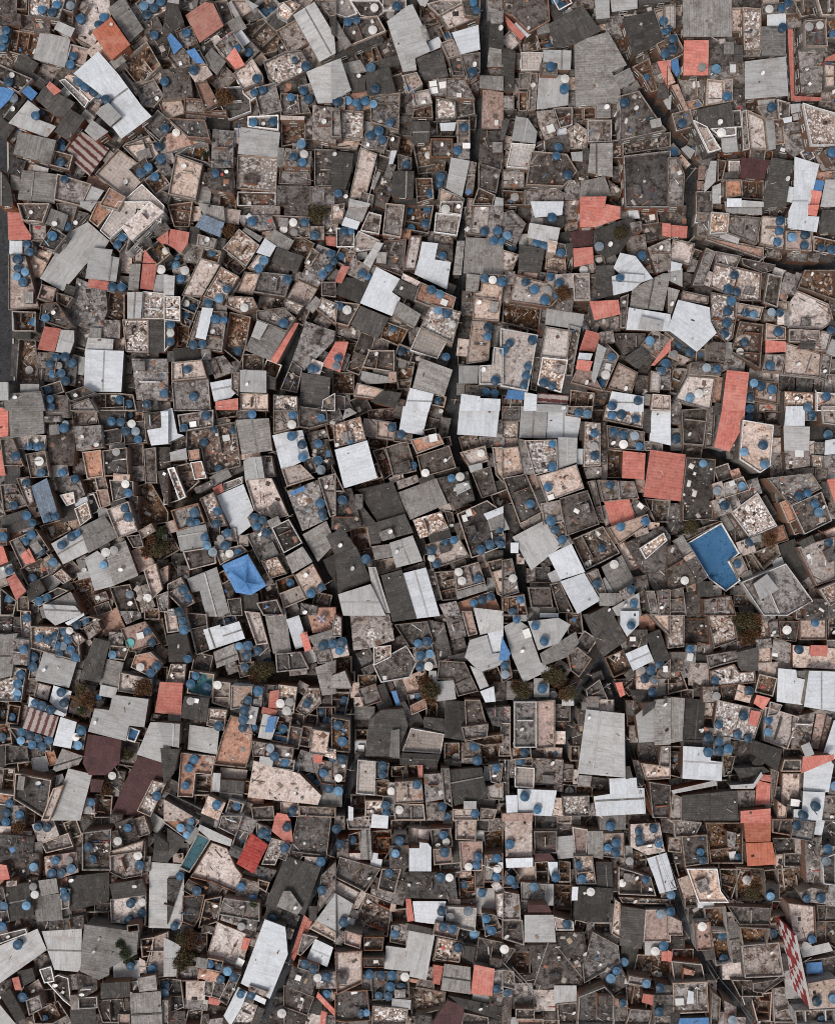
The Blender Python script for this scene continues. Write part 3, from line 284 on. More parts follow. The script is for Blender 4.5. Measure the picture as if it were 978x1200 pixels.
c60.1,560.2,92.2,556.2,100.2,580.2,88.2,586.2,70.1,576.2|D*79.2,601.4,19,18,166|s87.2,596.2,102.2,588.2,107.2,606.3,94.2,616.3|k102.2,580.2,110.2,578.2,118.2,598.2,106.2,604.2|D*68.6,584.2,9,21,166|t70.1,580.2,86.2,576.2,88.2,589.2,78.2,593.2|W*95.2,587.8,15,7,166
k512.2,560.2,548.3,552.1,556.3,586.2,530.3,598.2|L533.3,568.2,548.3,563.2,551.3,572.2,535.3,580.2|D*524.7,554.1,28,6,165|e*540.9,596.4,5,23,74
k804,536.1,838.1,538.1,834.1,608.3,800,610.3,799,580.2
c700.2,562.2,742.3,564.2,748.3,584.2,706.2,588.2|t*749.5,569.5,14,10,92
c372.4,560.2,393.4,554.1,393.4,604.2,386.4,606.3|e388,544.1,400,568.2,404,576.2,392,576.2
k589,560.2,616.1,555.2,635.1,600.2,609,614.3|e*587.4,584.9,20,17,159|p*626.4,565.9,19,9,70|D*632.9,582.5,16,9,70|D*586.4,569.3,12,11,75
G465.7,577.2,511.2,560.2,524.3,590.2,480.2,609.3|t*521.4,595.6,7,13,73
t287.2,562.2,318.2,560.2,338.3,604.2,322.3,608.3,298.2,598.2
v36.1,570.2,55.1,560.2,70.1,608.3,51.1,613.3|t19,560.2,34.1,558.2,40.1,588.2,32.1,594.2|t*40.2,598.3,16,10,73|k*61.4,568.1,13,7,72
c336.3,576.2,372.4,562.2,384.4,608.3,354.3,622.3|u340.3,576.2,356.3,569.2,358.3,574.2,341.3,581.2
e158.3,570.2,176.4,564.2,197.4,600.2,197.4,612.3,164.3,618.3|k*156.1,589.0,9,15,4
D419.1,574.2,460.1,564.2,484.2,624.3,442.1,612.3|e*433.3,567.0,7,33,77
R705.2,581.2,734.3,575.2,744.3,610.3,716.3,618.3|c688.2,564.2,697.2,562.2,708.2,612.3,702.2,612.3|c742.3,582.2,760.3,596.2,746.3,610.3,738.3,592.2|t*709.5,605.5,26,5,73
e754.3,584.2,785.4,586.2,785.4,612.3,766.4,612.3|k*794.1,617.2,23,19,3|c794,628.3,844.1,610.3,846.1,612.3,804,634.3|k*792.5,599.0,14,17,3|D*814.7,615.1,16,11,160|k*832.2,610.1,18,7,160
W253.1,581.2,285.2,567.2,297.2,598.2,290.2,606.3,294.2,616.3,276.2,630.3|c262.1,566.2,284.2,558.2,284.2,566.2,262.1,576.2|R249.1,572.2,260.1,566.2,262.1,576.2,253.1,580.2
k655.1,584.2,688.2,574.2,702.2,614.3,663.2,628.3|c*646.5,600.9,25,22,80
k926.3,592.2,962.4,576.2,974.4,610.3,942.3,626.3|p*923.5,598.8,10,25,157|k*932.2,617.7,9,15,156|c*977.1,598.5,18,13,90
k388,574.2,412,572.2,424.1,616.3,404,624.3,388,620.3|D424.1,592.2,440.1,612.3,446.1,636.3,434.1,638.3,428.1,604.2|k*420.4,588.1,17,8,90|D*424.8,606.9,21,6,80
c200,598.2,232.1,589.2,240.1,612.3,208,622.3|s234.1,584.2,250.1,576.2,266.1,616.3,248.1,618.3|t*241.1,608.7,18,5,68
s856.1,600.2,887.2,577.2,910.3,616.3,878.2,630.3|c850.1,602.2,858.2,598.2,876.2,630.3,868.2,634.3|D*900.5,592.7,25,6,59|G*850.9,612.6,19,8,60|k*859.9,628.1,15,8,60
t124.2,597.2,150.3,587.2,161.3,622.3,138.3,631.3|L*120.5,601.1,9,10,81|c*159.4,606.2,18,5,68|D*138.8,589.2,5,17,74
D0,606.3,32.1,596.2,46.1,614.3,6,628.3|c0,568.2,18,566.2,32.1,592.2,4,600.2|p*0.5,629.0,19,14,90|p*15.6,628.3,16,6,160|c*31.9,622.0,17,5,161|k*-1.6,597.2,11,17,160|c*-0.5,562.5,10,12,90
G570.4,608.3,589.4,601.2,589.4,618.3,574.4,622.3|D*597.0,602.5,20,13,90|c*603.0,618.4,14,15,90|W566.3,602.2,589.4,593.2,589.4,601.2,570.4,609.3|c584,626.3,592,624.3,592,642.3,584,642.3|L580,592.2,588,600.2,597,620.3,580,624.3|k*597.0,631.0,11,9,90
s483.2,609.3,516.2,599.2,526.3,620.3,492.2,631.3|D440.1,612.3,474.2,602.2,484.2,624.3,446.1,634.3|D*515.1,628.5,25,8,162|G443.1,624.3,458.1,618.3,463.1,630.3,448.1,634.3|k520.3,598.2,530.3,600.2,534.3,622.3,528.3,624.3|k*486.0,624.0,5,17,162
k535.3,602.2,570.4,586.2,589.4,600.2,589.4,640.3,552.3,654.3|k*538.0,622.7,19,7,73
t712.2,618.3,758.3,602.2,762.3,612.3,724.3,638.3|t*751.2,623.8,15,6,161
G93.2,618.3,122.2,604.2,140.3,628.3,104.2,648.3
k318.2,618.3,338.3,608.3,354.3,636.3,332.3,648.3|G*321.2,611.5,8,13,65
L206,621.3,241.1,614.3,248.1,640.3,212,646.3|t252.1,646.3,282.2,638.3,290.2,646.3,264.1,658.4,258.1,662.4|c260.1,622.3,276.2,618.3,278.2,634.3,256.1,634.3|e*251.0,626.0,13,17,0|G*261.0,639.0,19,9,0
G354.3,626.3,382.4,610.3,393.4,636.3,372.4,658.4|D382,628.3,402,618.3,416,640.3,392,650.3|e*422.1,631.4,26,20,80|c*429.1,648.3,14,10,170|k*432.1,658.3,12,10,169
k148.3,628.3,164.3,626.3,168.3,640.3,156.3,642.3|e*188.0,638.0,33,33,60|t*166.2,654.2,26,20,60|t*172.0,622.3,9,17,59|t*200.9,617.4,9,13,163
L600,629.3,638.1,609.3,657.1,640.3,622.1,668.4|G*628.4,608.6,14,9,142|c*616.5,615.2,12,9,142|t*609.4,655.0,11,8,90|W*602.5,642.0,11,8,90
c288.2,626.3,318.2,618.3,330.3,648.3,304.2,658.4|c*303.2,611.4,20,19,65|k*298.0,655.0,21,7,63|t*284.6,633.5,12,12,0
s749.3,642.3,777.4,624.3,781.4,633.3,756.3,655.4
L60.1,637.3,93.2,618.3,105.2,646.3,74.1,661.4
e669.2,632.3,706.2,616.3,726.3,648.3,686.2,668.4
c11,634.3,42.1,620.3,58.1,644.3,26.1,666.4|e46.1,616.3,74.1,608.3,86.2,620.3,60.1,634.3|R24,650.3,34.1,642.3,42.1,658.4,30.1,661.4|e*55.1,634.1,6,27,151|t*87.2,614.3,10,11,71
t498.2,638.3,536.3,627.3,550.3,652.3,505.2,667.4|D*494.3,640.5,19,10,68|e*500.2,658.5,6,18,172
L456.1,636.3,483.2,627.3,495.2,657.4,464.1,665.4|t438.1,657.4,461.1,653.3,470.2,666.4,441.1,674.4|G435.1,640.3,457.1,637.3,461.1,652.3,439.1,656.4
D*925.8,650.4,22,31,158|D*939.1,671.2,17,18,64|c*946.0,683.0,10,14,64
e880.2,648.3,910.3,636.3,914.3,650.3,894.2,668.4|p*907.7,628.0,26,18,162|t854.1,656.4,868.2,650.3,876.2,668.4,864.2,678.4|t*873.7,640.9,18,16,161|e870.2,648.3,880.2,650.3,892.2,670.4,882.2,676.4|L*911.1,659.3,12,9,159|k*890.1,639.2,13,8,161|G*874.4,674.5,8,12,67|G878.2,630.3,890.2,626.3,892.2,634.3,882.2,636.3
k732.3,636.3,776.4,616.3,785.4,628.3,785.4,692.4,764.4,690.4|t*765.0,616.6,13,8,4
k214,646.3,252.1,640.3,253.1,660.4,222.1,668.4|k*229.1,670.5,15,6,171
G334.3,652.3,354.3,640.3,366.3,658.4,342.3,672.4|s306.2,658.4,324.3,652.3,336.3,672.4,316.2,678.4|c*332.9,658.4,20,8,59|c*313.5,678.8,13,8,59|k*306.4,668.4,11,8,59
G134.3,638.3,147.3,633.3,162.3,674.4,133.3,686.4,125.3,654.3|D*124.2,644.0,12,12,70|t*137.0,634.7,5,18,58
q805,636.3,845.1,612.3,866.2,648.3,854.1,658.4,867.2,680.4,850.1,693.4,830.1,678.4
t934.3,641.3,979.4,628.3,979.4,678.4,956.3,686.4|D*945.3,634.9,8,16,63|k*960.2,629.4,14,9,156|t*975.4,624.3,17,10,156
W641.7,650.3,669.2,637.3,685.2,670.4,656.1,679.4|k*654.7,621.4,14,18,141|c*661.8,634.7,11,14,64|L*649.0,676.3,13,10,64|k*639.7,659.9,8,12,63
L99.2,654.3,114.2,645.3,125.3,654.3,134.3,686.4,111.2,692.4|G89.2,656.4,100.2,650.3,104.2,668.4,96.2,672.4|L*98.1,674.3,7,13,78
D392,650.3,417.1,640.3,435.1,680.4,396,695.4|D378.4,656.4,393.4,648.3,393.4,684.4,384.4,670.4
k782,640.3,790,638.3,816.1,682.4,794,692.4,782,688.4|k*815.5,668.4,27,13,60|G*799.5,640.9,23,13,59|t*807.4,653.4,7,13,59
G704.2,664.4,728.3,650.3,744.3,682.4,718.3,696.4|t*735.4,651.8,33,10,63|k*745.9,670.9,10,12,64|L*710.8,686.3,18,5,58
c532.3,666.4,560.3,658.4,568.4,682.4,534.3,692.4|G534.3,693.4,568.4,683.4,571.4,691.4,536.3,702.4|t*564.4,658.3,10,15,164|k*537.3,660.9,17,7,164|e*551.7,656.5,13,7,163
c588,656.4,600,654.3,608,694.4,588,700.4|t575.4,670.4,589.4,666.4,589.4,694.4,584.4,696.4|c570.4,658.4,589.4,654.3,589.4,700.4,582.4,696.4|D*578.6,651.0,11,20,90|L*574.5,685.6,16,8,90|k*570.0,671.5,10,9,90
u260.1,662.4,290.2,649.3,312.2,686.4,294.2,697.4,276.2,694.4|k*267.9,692.0,19,11,85|e*261.5,676.5,13,9,59
t168.3,668.4,182.4,660.4,190.4,690.4,178.4,702.4|c158.3,688.4,172.3,684.4,182.4,710.5,166.3,718.5|k*161.9,681.2,11,19,74|e*178.1,719.4,12,17,90
t344.3,674.4,366.3,660.4,382.4,690.4,358.3,702.4|i327.3,695.4,350.3,686.4,358.3,702.4,332.3,713.5|e322.3,680.4,344.3,672.4,352.3,688.4,326.3,696.4
e508.2,670.4,532.3,668.4,536.3,702.4,517.3,704.4|c520.3,720,540.3,718,546.3,746.1,528.3,750.1|p540.3,716,552.3,716,559.3,743,548.3,746.1|c514.2,708.5,534.3,704.4,540.3,721.5,520.3,721.5|c*511.5,694.9,17,6,75|e*521.7,666.0,14,7,162
R8,678.4,18,672.4,31.1,692.4,19,703.4|e*40.7,670.1,21,28,63|c48.1,656.4,60.1,648.3,72.1,662.4,60.1,674.4|L-4,666.4,14,660.4,18,672.4,0,678.4|G*14.4,654.0,15,10,90|R-4,638.3,4,640.3,10,658.4,-4,664.4|c*21.4,669.7,6,20,162|t*1.1,683.1,15,10,161
L882.2,684.4,898.2,672.4,912.3,690.4,890.2,703.4
D30.1,688.4,46.1,678.4,54.1,692.4,34.1,706.5|k36.1,704.4,68.1,688.4,80.2,692.4,46.1,710.5|c*84.8,667.7,19,15,45|L*59.0,682.4,17,16,45|s62.1,674.4,72.1,666.4,84.2,678.4,74.1,684.4|c*79.4,688.0,11,10,45
e82.2,682.4,104.2,676.4,128.3,698.4,100.2,716.5|c108.2,698.4,124.2,692.4,128.3,702.4,112.2,708.5|p*108.6,717.6,8,11,158
W656.1,681.4,684.2,671.4,703.2,703.4,676.2,719.5|k644.1,684.4,656.1,682.4,672.2,718.5,654.1,718.5|c686.2,672.4,700.2,666.4,710.2,694.4,702.2,698.4
c196,684.4,212,676.4,228.1,706.5,214,714.5,196,696.4|k*208.9,656.0,15,15,90|c196,660.4,202,658.4,212,674.4,196,684.4|k*214.9,670.5,14,13,90|t184.4,668.4,197.4,662.4,197.4,680.4,190.4,684.4|k*190.1,660.5,8,11,90
L219,678.4,254.1,664.4,270.1,722.5,242.1,722.5,234.1,692.4,225.1,694.4|c*252.8,727.5,11,18,72|k*231.5,711.9,13,14,75|k*230.7,699.0,11,10,75
W471.8,671.8,498.8,665,515.4,721.7,488.2,724.9|c*505.6,676.5,7,18,170|c473.2,666.4,496.2,658.4,498.2,665.4,472.2,669.4
s960.4,690.4,979.4,682.4,979.4,706.5,972.4,710.5|k*957.5,713.9,23,26,90|c*955.0,694.0,15,15,90|e*938.0,718.9,11,13,0|k*977.1,716.4,14,13,90
c868.2,682.4,920.3,660.4,952.3,704.4,922.3,721.5,894.2,721.5
D446.1,674.4,470.6,667.4,487.8,724.9,459.7,728.9|L431.1,664.4,440.1,664.4,457.1,718.5,452.1,718.5,438.1,696.4
k618.1,688.4,644.1,688.4,648.1,712.5,622.1,712.5|k*635.0,674.0,17,17,0|c*624.9,719.4,15,14,0|c*621.4,674.5,16,8,90|c*633.0,685.1,23,5,0|W632.1,718.5,654.1,718.5,654.1,723.5,632.1,723.5|D*641.5,714.9,18,5,0
k128.3,688.4,152.3,684.4,164.3,718.5,140.3,721.5|c140.3,716,164.3,716,166.3,724,148.3,732|c*128.9,698.1,5,18,159
L396,696.4,434.1,684.4,452.1,721.5,402,721.5
e0,688.4,20,704.4,16,721.5,0,721.5|s24,716,36.1,716,36.1,748.1,25.1,745.1|e*4.5,732.5,22,22,90|k*43.0,726.0,15,13,90|k*27.0,707.5,16,13,90|k*19.9,732.0,17,9,90|c*39.5,712.9,9,12,90
e588,700.4,614.1,696.4,618.1,721.5,588,721.5|e*595.5,726.0,12,9,0|L*608.9,724.4,15,6,0
c824.1,702.4,856.1,698.4,862.2,721.5,824.1,721.5|k*812.4,706.0,25,20,83|D*826.0,690.1,17,17,0|t*839.5,693.5,10,14,0|t*810.3,688.9,8,12,83
L716.3,712.5,748.3,694.4,750.3,721.5,722.3,721.5|G*715.4,702.5,26,14,0|c756.3,692.4,766.4,692.4,772.4,721.5,762.3,721.5|k*751.0,684.0,17,15,78|c*734.5,695.3,13,12,151|e*754.9,712.9,15,10,78|t*753.1,698.9,13,8,79
L50.1,708,88.2,710,96.2,720,65.1,733,54.1,724|G46.1,712.5,83.2,693.4,96.2,718.5,88.2,724.5,50.1,724.5
p358.3,712,393.4,712,393.4,738,366.3,742|e*377.5,703.1,20,15,12|c352.3,706.5,372.4,710.5,370.3,721.5,352.3,720.5|s392,720,400,724,400,746.1,388,746.1
L554.3,712,589.4,716,589.4,738,562.3,744|p535.3,706.5,576.4,692.4,589.4,721.5,540.3,721.5
W726.3,716,748.3,716,748.3,732,734.3,746.1,726.3,732|k*747.5,748.0,20,19,0|p*757.5,730.0,17,18,90
e80.2,732,104.2,722,118.2,726,96.2,738|p*130.0,729.0,25,25,66|c96.2,732,114.2,726,119.2,738,104.2,750.1|k*120.9,713.2,17,11,159|W76.2,730,98.2,718,99.2,721,80.2,733
t286.2,716,304.2,718,314.2,754.1,300.2,756.1|W258.1,735,280.2,728,287.2,748.1,263.1,756.1|D*292.5,706.4,20,20,85|k266.1,702.4,282.2,700.4,284.2,721.5,270.1,721.5|e*289.0,739.0,21,9,71|e*269.5,725.6,14,9,162|c*283.0,724.5,8,11,84
s828.1,720,858.2,716,864.2,750.1,836.1,760.1|c827.1,768.1,862.2,762.1,866.2,774.1,842.1,780.1,830.1,784.1|c*854.8,758.6,18,9,170
c900.2,730,910.3,726,912.3,746.1,902.2,746.1|t*881.0,736.0,29,29,84|e*869.5,704.0,20,13,0|D*874.4,716.1,11,17,78|k*864.0,691.6,17,10,0|t*872.1,756.5,10,17,88|c*901.0,725.3,8,13,84|e*863.5,730.4,20,5,79|c*898.8,739.4,18,5,84
s782,716,802,716,801,758.1,782,760.1|k782,692.4,800,688.4,804,721.5,782,721.5|c769.4,692.4,785.4,690.4,785.4,721.5,772.4,721.5|t760.3,720,785.4,718,785.4,746.1,774.4,736
t936.3,726,968.4,726,968.4,750.1,936.3,750.1|e969.4,724,979.4,723,979.4,750.1,969.4,750.1|k*943.9,753.4,17,6,4
G308.2,712,334.3,712,341.3,763.1,320.2,766.1|k300.2,706.5,324.3,702.4,332.3,721.5,308.2,721.5|e*315.6,694.5,20,18,170
D682.2,720,716.3,716,734.3,750.1,706.2,770.1|D688.2,721.5,712.2,708.5,722.3,721.5|G*733.4,758.2,9,12,156
L618.1,728,654.1,724,668.2,732,654.1,754.1,630.1,762.1|e*673.0,730.7,17,24,174
W335.3,726,350.3,721,361.3,756.1,346.3,761.1|c*343.3,716.5,15,13,157|R351.3,743,359.3,740,365.3,761.1,357.3,764.1|D*358.5,731.6,18,9,73
c410,720,456.1,720,460.1,738,462.1,750.1,432.1,760.1,414,762.1
k218,718,242.1,720,246.1,762.1,230.1,768.1|W238.1,738,258.1,732,263.1,756.1,246.1,761.7|t*224.0,753.8,17,5,78
k462.1,732,500.2,728,508.2,754.1,480.2,760.1|c*497.6,770.6,28,23,77
p141.3,737,170.3,728,188.4,754.1,152.3,764.1|k172.3,728,190.4,724,197.4,756.1,190.4,758.1|k*171.4,762.0,19,6,165
s36.1,734,81.2,735,92.2,744,94.2,776.1,36.1,760.1|t80.2,746.1,92.2,742,100.2,750.1,90.2,758.1|c*99.5,760.4,12,12,50|t*100.6,747.6,19,5,51
k500.2,726,520.3,730,530.3,772.1,512.2,786.1,508.2,760.1|k*515.4,725.1,11,8,168
D756.3,744,772.4,737,785.4,774.1,766.4,776.1|e*724.4,777.8,24,25,156|W732.3,766.1,757.3,755.1,765.4,774.1,741.3,786.1
D196,744,218,740,226.1,776.1,198,776.1|t192,716,206,718,210,740,196,742|c182.4,698.4,197.4,692.4,197.4,718.5,186.4,716.5|G*215.2,732.0,17,12,81|c*212.9,718.4,11,10,0|c196,714.5,204,712.5,208,721.5,196,721.5
L590,734,606,726,618.1,734,633.1,776.1,646.1,784.1,613.1,800.2,600,770.1
G632.1,766.1,674.2,740,678.2,753.1,664.2,770.1,636.1,780.1|c664.2,766.1,676.2,758.1,693.2,772.1,678.2,794.1,668.2,786.1|k*686.2,752.7,20,18,124
c906.2,746.1,926.3,754.1,925.3,778.1,902.2,772.1|k912.3,728,936.3,728,932.3,752.1,914.3,750.1|t*919.9,724.4,6,17,99
L550.3,750.1,570.4,744,576.4,766.1,589.4,764.1,589.4,778.1,562.3,788.1,544.3,770.1|W570.4,740,589.4,738,589.4,762.1,576.4,766.1|c588,754.1,596,768.1,600,794.1,588,800.2|u588,746.1,598,766.1,594,774.1,584,774.1|e*604.5,791.6,12,10,90
c804,754.1,816.1,756.1,814.1,778.1,800,776.1|k*815.9,740.0,29,29,90|c*825.3,761.1,13,19,100|D*820.7,771.9,9,12,100|k*814.1,721.8,5,21,83
G250.1,764.1,274.2,754.1,279.2,773.1,254.1,783.1|L*308.0,777.0,21,21,76|c274.2,754.1,294.2,752.1,294.2,776.1,280.2,778.1|c*289.3,784.7,14,19,76|k*305.2,761.1,11,21,75|c*272.0,782.7,13,12,159
G-4,745.1,21,742,14,792.1,-4,796.2|c16,748.1,34.1,750.1,32.1,780.1,12,778.1
t928.3,756.1,979.4,760.1,979.4,784.1,928.3,782.1|R949.3,756.1,969.4,756.5,968.4,769.7,948.3,768.1|c*976.1,755.0,9,15,90
D110.2,747.1,129.3,752.1,117.2,800.2,93.2,795.2|G*100.0,813.0,21,21,12|G*95.1,776.2,18,7,109|k*103.5,800.3,22,5,12
D865.2,764.1,887.2,758.1,888.2,786.1,867.2,786.1|e*897.0,803.0,21,21,14|t*899.3,784.5,16,22,88|t*895.5,768.0,17,14,88|c*894.3,754.5,10,17,85
k322.3,766.1,352.3,764.1,362.3,784.1,324.3,788.1|t*396.6,759.6,20,20,168|G360.3,746.1,393.4,736,393.4,750.1,368.3,758.1|c368.3,764.1,386.4,760.1,390.4,776.1,372.4,778.1|L*362.3,769.7,13,14,167|c*376.2,758.8,19,6,163|c*349.6,788.2,20,5,174
k436.1,778.1,476.2,756.1,488.2,776.1,480.2,794.1,446.1,800.2|s437.1,758.1,458.1,756.1,458.1,770.1,438.1,780.1|c*465.6,754.3,17,13,153
L51.1,764.1,90.2,776.1,81.2,806.2,41.1,797.2|c38.1,762.1,49.1,764.1,43.1,796.2,33.1,796.2|c*88.2,797.8,27,8,103
G125.3,772.1,145.3,776.1,138.3,806.2,116.2,802.2|k128.3,756.1,152.3,758.1,146.3,774.1,128.3,772.1|L118.2,802.2,138.3,806.2,134.3,818.2,116.2,815.2|c*136.2,748.6,16,14,4|k*115.3,822.4,12,16,11|e*125.4,823.9,8,14,12|e*154.3,768.0,10,9,5
s831.1,786.1,860.2,778.1,866.2,788.1,884.2,786.1,885.2,800.2,832.1,806.2|t*871.0,813.0,17,17,14|k*853.5,813.1,16,17,174|R886.2,814.2,902.2,818.2,894.2,832.2,882.2,824.2|c*881.5,819.0,5,19,14
k514.2,774.1,544.3,776.1,560.3,810.2,536.3,816.2,530.3,796.2,512.2,796.2|L502.2,786.1,511.2,786.1,512.2,798.2,531.3,797.2,534.3,819.2,510.2,822.2,502.2,800.2|k*537.0,758.0,17,17,76|D*538.2,771.0,9,14,76
G369.3,782.1,393.4,773.1,393.4,813.2,377.4,815.2|i404,786.1,388,792.1,388,806.2,412,806.2|e*402.5,778.6,18,18,0|t*415.9,808.9,9,17,0|k*365.5,784.1,13,10,90|e*411.4,793.6,8,12,0|e*402.0,808.9,17,5,0
e782,788.1,798,786.1,806,808.2,782,814.2|t*818.4,790.0,25,24,90|k782,764.1,804,764.1,798,786.1,782,788.1|c*832.0,813.9,17,17,90|k812.1,800.2,824.1,808.2,822.1,816.2,812.1,816.2|e*804.5,813.4,10,14,90|c*802.5,785.6,16,6,90
s16,782.1,31.1,784.1,25.1,822.2,-4,822.2,-4,800.2,12,794.1|t44.1,800.2,60.1,804.2,56.1,821.2,40.1,816.2|e*15.9,837.6,21,13,99|c*35.1,805.1,17,14,104|t*25.9,838.6,7,25,18|e*1.0,839.1,17,15,99|e*30.0,818.5,12,8,104|e*2.3,826.3,9,15,99
e*655.0,801.0,21,21,124|G*604.0,809.0,21,21,90|L*634.0,806.0,21,17,90|t*658.3,782.7,13,19,124|t*619.4,810.0,21,10,90|k*672.3,802.9,20,10,124|c*653.5,818.9,11,8,90|G*646.0,813.9,13,7,90|e*644.2,790.5,10,9,147|c*633.0,818.9,5,17,90
W911.3,783.1,932.3,785.1,933.3,794.1,945.3,797.2,939.3,826.2,909.3,822.2|k*930.0,831.5,12,21,103|G933.3,786.1,946.3,786.1,945.3,795.2,932.3,795.2|t*918.8,780.3,7,17,100
y222.1,786.1,251.1,790.1,248.1,818.2,219,812.2|c250.1,798.2,270.1,800.2,269.1,830.2,248.1,824.2|k*237.0,777.0,21,21,12|c*217.2,807.1,17,5,93
t140.3,788.1,177.4,796.2,176.4,816.2,138.3,810.2|p158.3,768.1,176.4,764.1,190.4,778.1,178.4,794.1,153.3,782.1|c*188.8,765.3,16,14,26|k*149.5,781.4,17,9,107|c*181.4,803.1,9,13,9|c*162.6,790.5,18,5,9
e718.3,796.2,744.3,794.1,748.3,812.2,736.3,816.2|t*757.5,794.5,26,24,90|L*775.1,807.5,22,13,90|c770.4,786.1,785.4,772.1,785.4,796.2,768.4,796.2|D738.3,808.2,758.3,808.2,758.3,822.2,742.3,822.2|k*763.0,814.4,9,14,0|R720.3,800.2,728.3,799.2,732.3,814.2,726.3,817.2|t*769.0,778.1,5,17,90|k*738.0,790.1,8,11,48
W947.3,786.1,979.4,787.1,979.4,834.2,941.3,828.2
k686.2,808.2,702.2,796.2,712.2,820.2,688.2,820.2|t*709.9,827.0,17,13,0|c684.2,816.2,706.2,816.2,700.2,824.2,682.2,822.2|G*691.0,827.5,19,8,0|D*699.8,793.1,10,12,68|k*712.6,810.6,18,6,70
c*433.1,815.0,21,21,71|k*429.0,771.0,17,19,153|e*430.0,798.0,21,13,0|D*448.3,810.8,17,10,70|D*450.2,824.3,10,17,70|k*431.3,785.5,13,9,153
t271.2,803.2,296.2,804.2,294.2,828.2,270.1,832.2|L281.2,825.2,303.2,829.2,299.2,849.3,280.2,847.3|c298.2,804.2,308.2,806.2,306.2,828.2,296.2,826.2|c*282.0,801.1,5,23,92|D*273.0,835.4,15,7,10|k*304.2,840.0,5,17,9
R187.4,799.2,214.4,800.2,212.4,838.2,181.4,835.2|s200,778.1,218,778.1,216,802.2,194,800.2|e*189.6,790.1,17,12,95|c178.4,836.2,197.4,838.2,197.4,846.3,176.4,844.2|G*204.6,842.4,14,10,6|e*177.7,829.1,8,15,6|k*179.7,816.0,11,8,93
s326.3,802.2,348.3,805.2,344.3,836.2,324.3,832.2|c310.2,802.2,326.3,803.2,324.3,830.2,308.2,830.2|R316.2,810.2,327.3,808.2,325.3,830.2,314.2,830.2
e476.2,814.2,500.2,810.2,504.2,824.2,480.2,832.2|t*487.8,800.2,28,22,162|c*469.5,808.8,25,11,70|D*486.5,845.2,16,15,153|p480.2,827.2,498.2,818.2,500.2,830.2,482.2,838.2|t*475.1,831.2,7,20,153|k*457.0,805.3,12,10,71|u458.1,810.2,464.1,809.2,469.2,826.2,464.1,827.2|c*504.7,815.9,5,17,161
s360.3,806.2,374.4,806.2,376.4,824.2,358.3,840.2,346.3,832.2|e388,810.2,410,812.2,404,840.2,388,840.2|e370.3,828.2,393.4,828.2,393.4,850.3,372.4,848.3|e*364.4,844.7,14,14,100|t*353.6,806.1,12,12,118|k*382.1,820.9,11,13,0|c*379.6,853.0,16,7,0
D216,816.2,245.1,818.2,242.1,846.3,212,841.2|s244.1,830.2,266.1,832.2,262.1,856.3,242.1,850.3|k*231.8,847.3,19,5,9
G*427.0,835.5,14,23,90|k*423.4,849.0,13,16,90|W*422.4,875.1,15,12,90|e*423.4,861.5,12,14,90|k*422.4,886.6,8,12,93|t*419.9,822.4,10,9,90
k544.3,820.2,562.3,820.2,570.4,850.3,546.3,868.3|c540.3,852.3,572.4,848.3,570.4,864.3,544.3,869.3|e544.3,866.3,589.4,860.3,589.4,872.3,566.3,874.3|c*578.6,856.3,14,10,173|c*557.0,815.2,9,13,84
L111.2,830.2,128.3,832.2,132.3,814.2,174.3,819.2,169.3,852.3,151.3,850.3,147.3,868.3,103.2,857.3
D801,818.2,826.1,820.2,822.1,868.3,799,866.3|c*828.8,864.4,12,22,4|t*831.5,833.1,17,12,95|D*810.0,871.2,7,23,93|e*830.1,847.1,11,11,95
D521.3,820.2,548.3,822.2,552.3,844.2,544.3,868.3,520.3,864.3|D496.2,840.2,520.3,842.2,520.3,858.3,496.2,852.3|e*505.6,832.6,16,12,93|k512.2,821.2,521.3,820.2,520.3,840.2,512.2,838.2
G766.4,820.2,785.4,818.2,785.4,872.3,766.4,873.3|G778,816.2,802,818.2,799,868.3,778,872.3
s840.1,820.2,894.2,832.2,882.2,870.3,834.1,862.3|R879.2,832.2,891.2,834.2,886.2,851.3,876.2,848.3
Z33.1,828.2,69.1,840.2,62.1,864.3,26.1,853.3|W63.1,803.2,84.2,810.2,77.2,840.2,58.1,822.2|W35.1,816.2,76.2,836.2,75.2,840.2,33.1,828.2
c602,822.2,628.1,822.2,628.1,876.3,602,876.3|e*610.1,882.7,23,13,174|e604,890.3,624.1,888.3,624.1,898.4,604,896.4
p628.1,822.2,650.1,820.2,650.1,876.3,628.1,878.3|c*659.0,835.5,20,17,90|L*665.0,819.4,13,14,0|k*657.0,851.5,12,13,90|t*656.0,864.5,14,11,90
L744.3,838.2,766.4,820.2,767.4,869.3,748.3,870.3|k*741.5,829.5,16,16,0|D752.3,824.2,768.4,822.2,766.4,829.2,752.3,840.2|c*742.0,860.0,19,9,89|e*739.6,844.0,13,10,89
t896.2,828.2,936.3,840.2,922.3,878.3,894.2,868.3|c902.2,822.2,916.3,826.2,910.3,838.2,898.2,840.2|k*890.4,861.9,16,9,107
e326.3,838.2,342.3,840.2,336.3,872.3,316.2,868.3|L308.2,836.2,327.3,840.2,318.2,867.3,302.2,864.3|k*344.9,864.6,24,13,100|e354.3,850.3,366.3,852.3,362.3,876.3,350.3,874.3|k*348.5,844.4,16,14,99|u314.2,840.2,324.3,839.2,320.2,858.3,310.2,858.3|R307.2,828.2,325.3,832.2,323.3,838.2,306.2,836.2|D*299.9,853.7,10,9,103|L*332.9,836.7,17,5,12
D446.1,832.2,472.2,830.2,478.2,850.3,464.1,886.3,428.1,886.3,432.1,844.2|G458.1,856.3,468.2,854.3,468.2,888.3,456.1,887.3
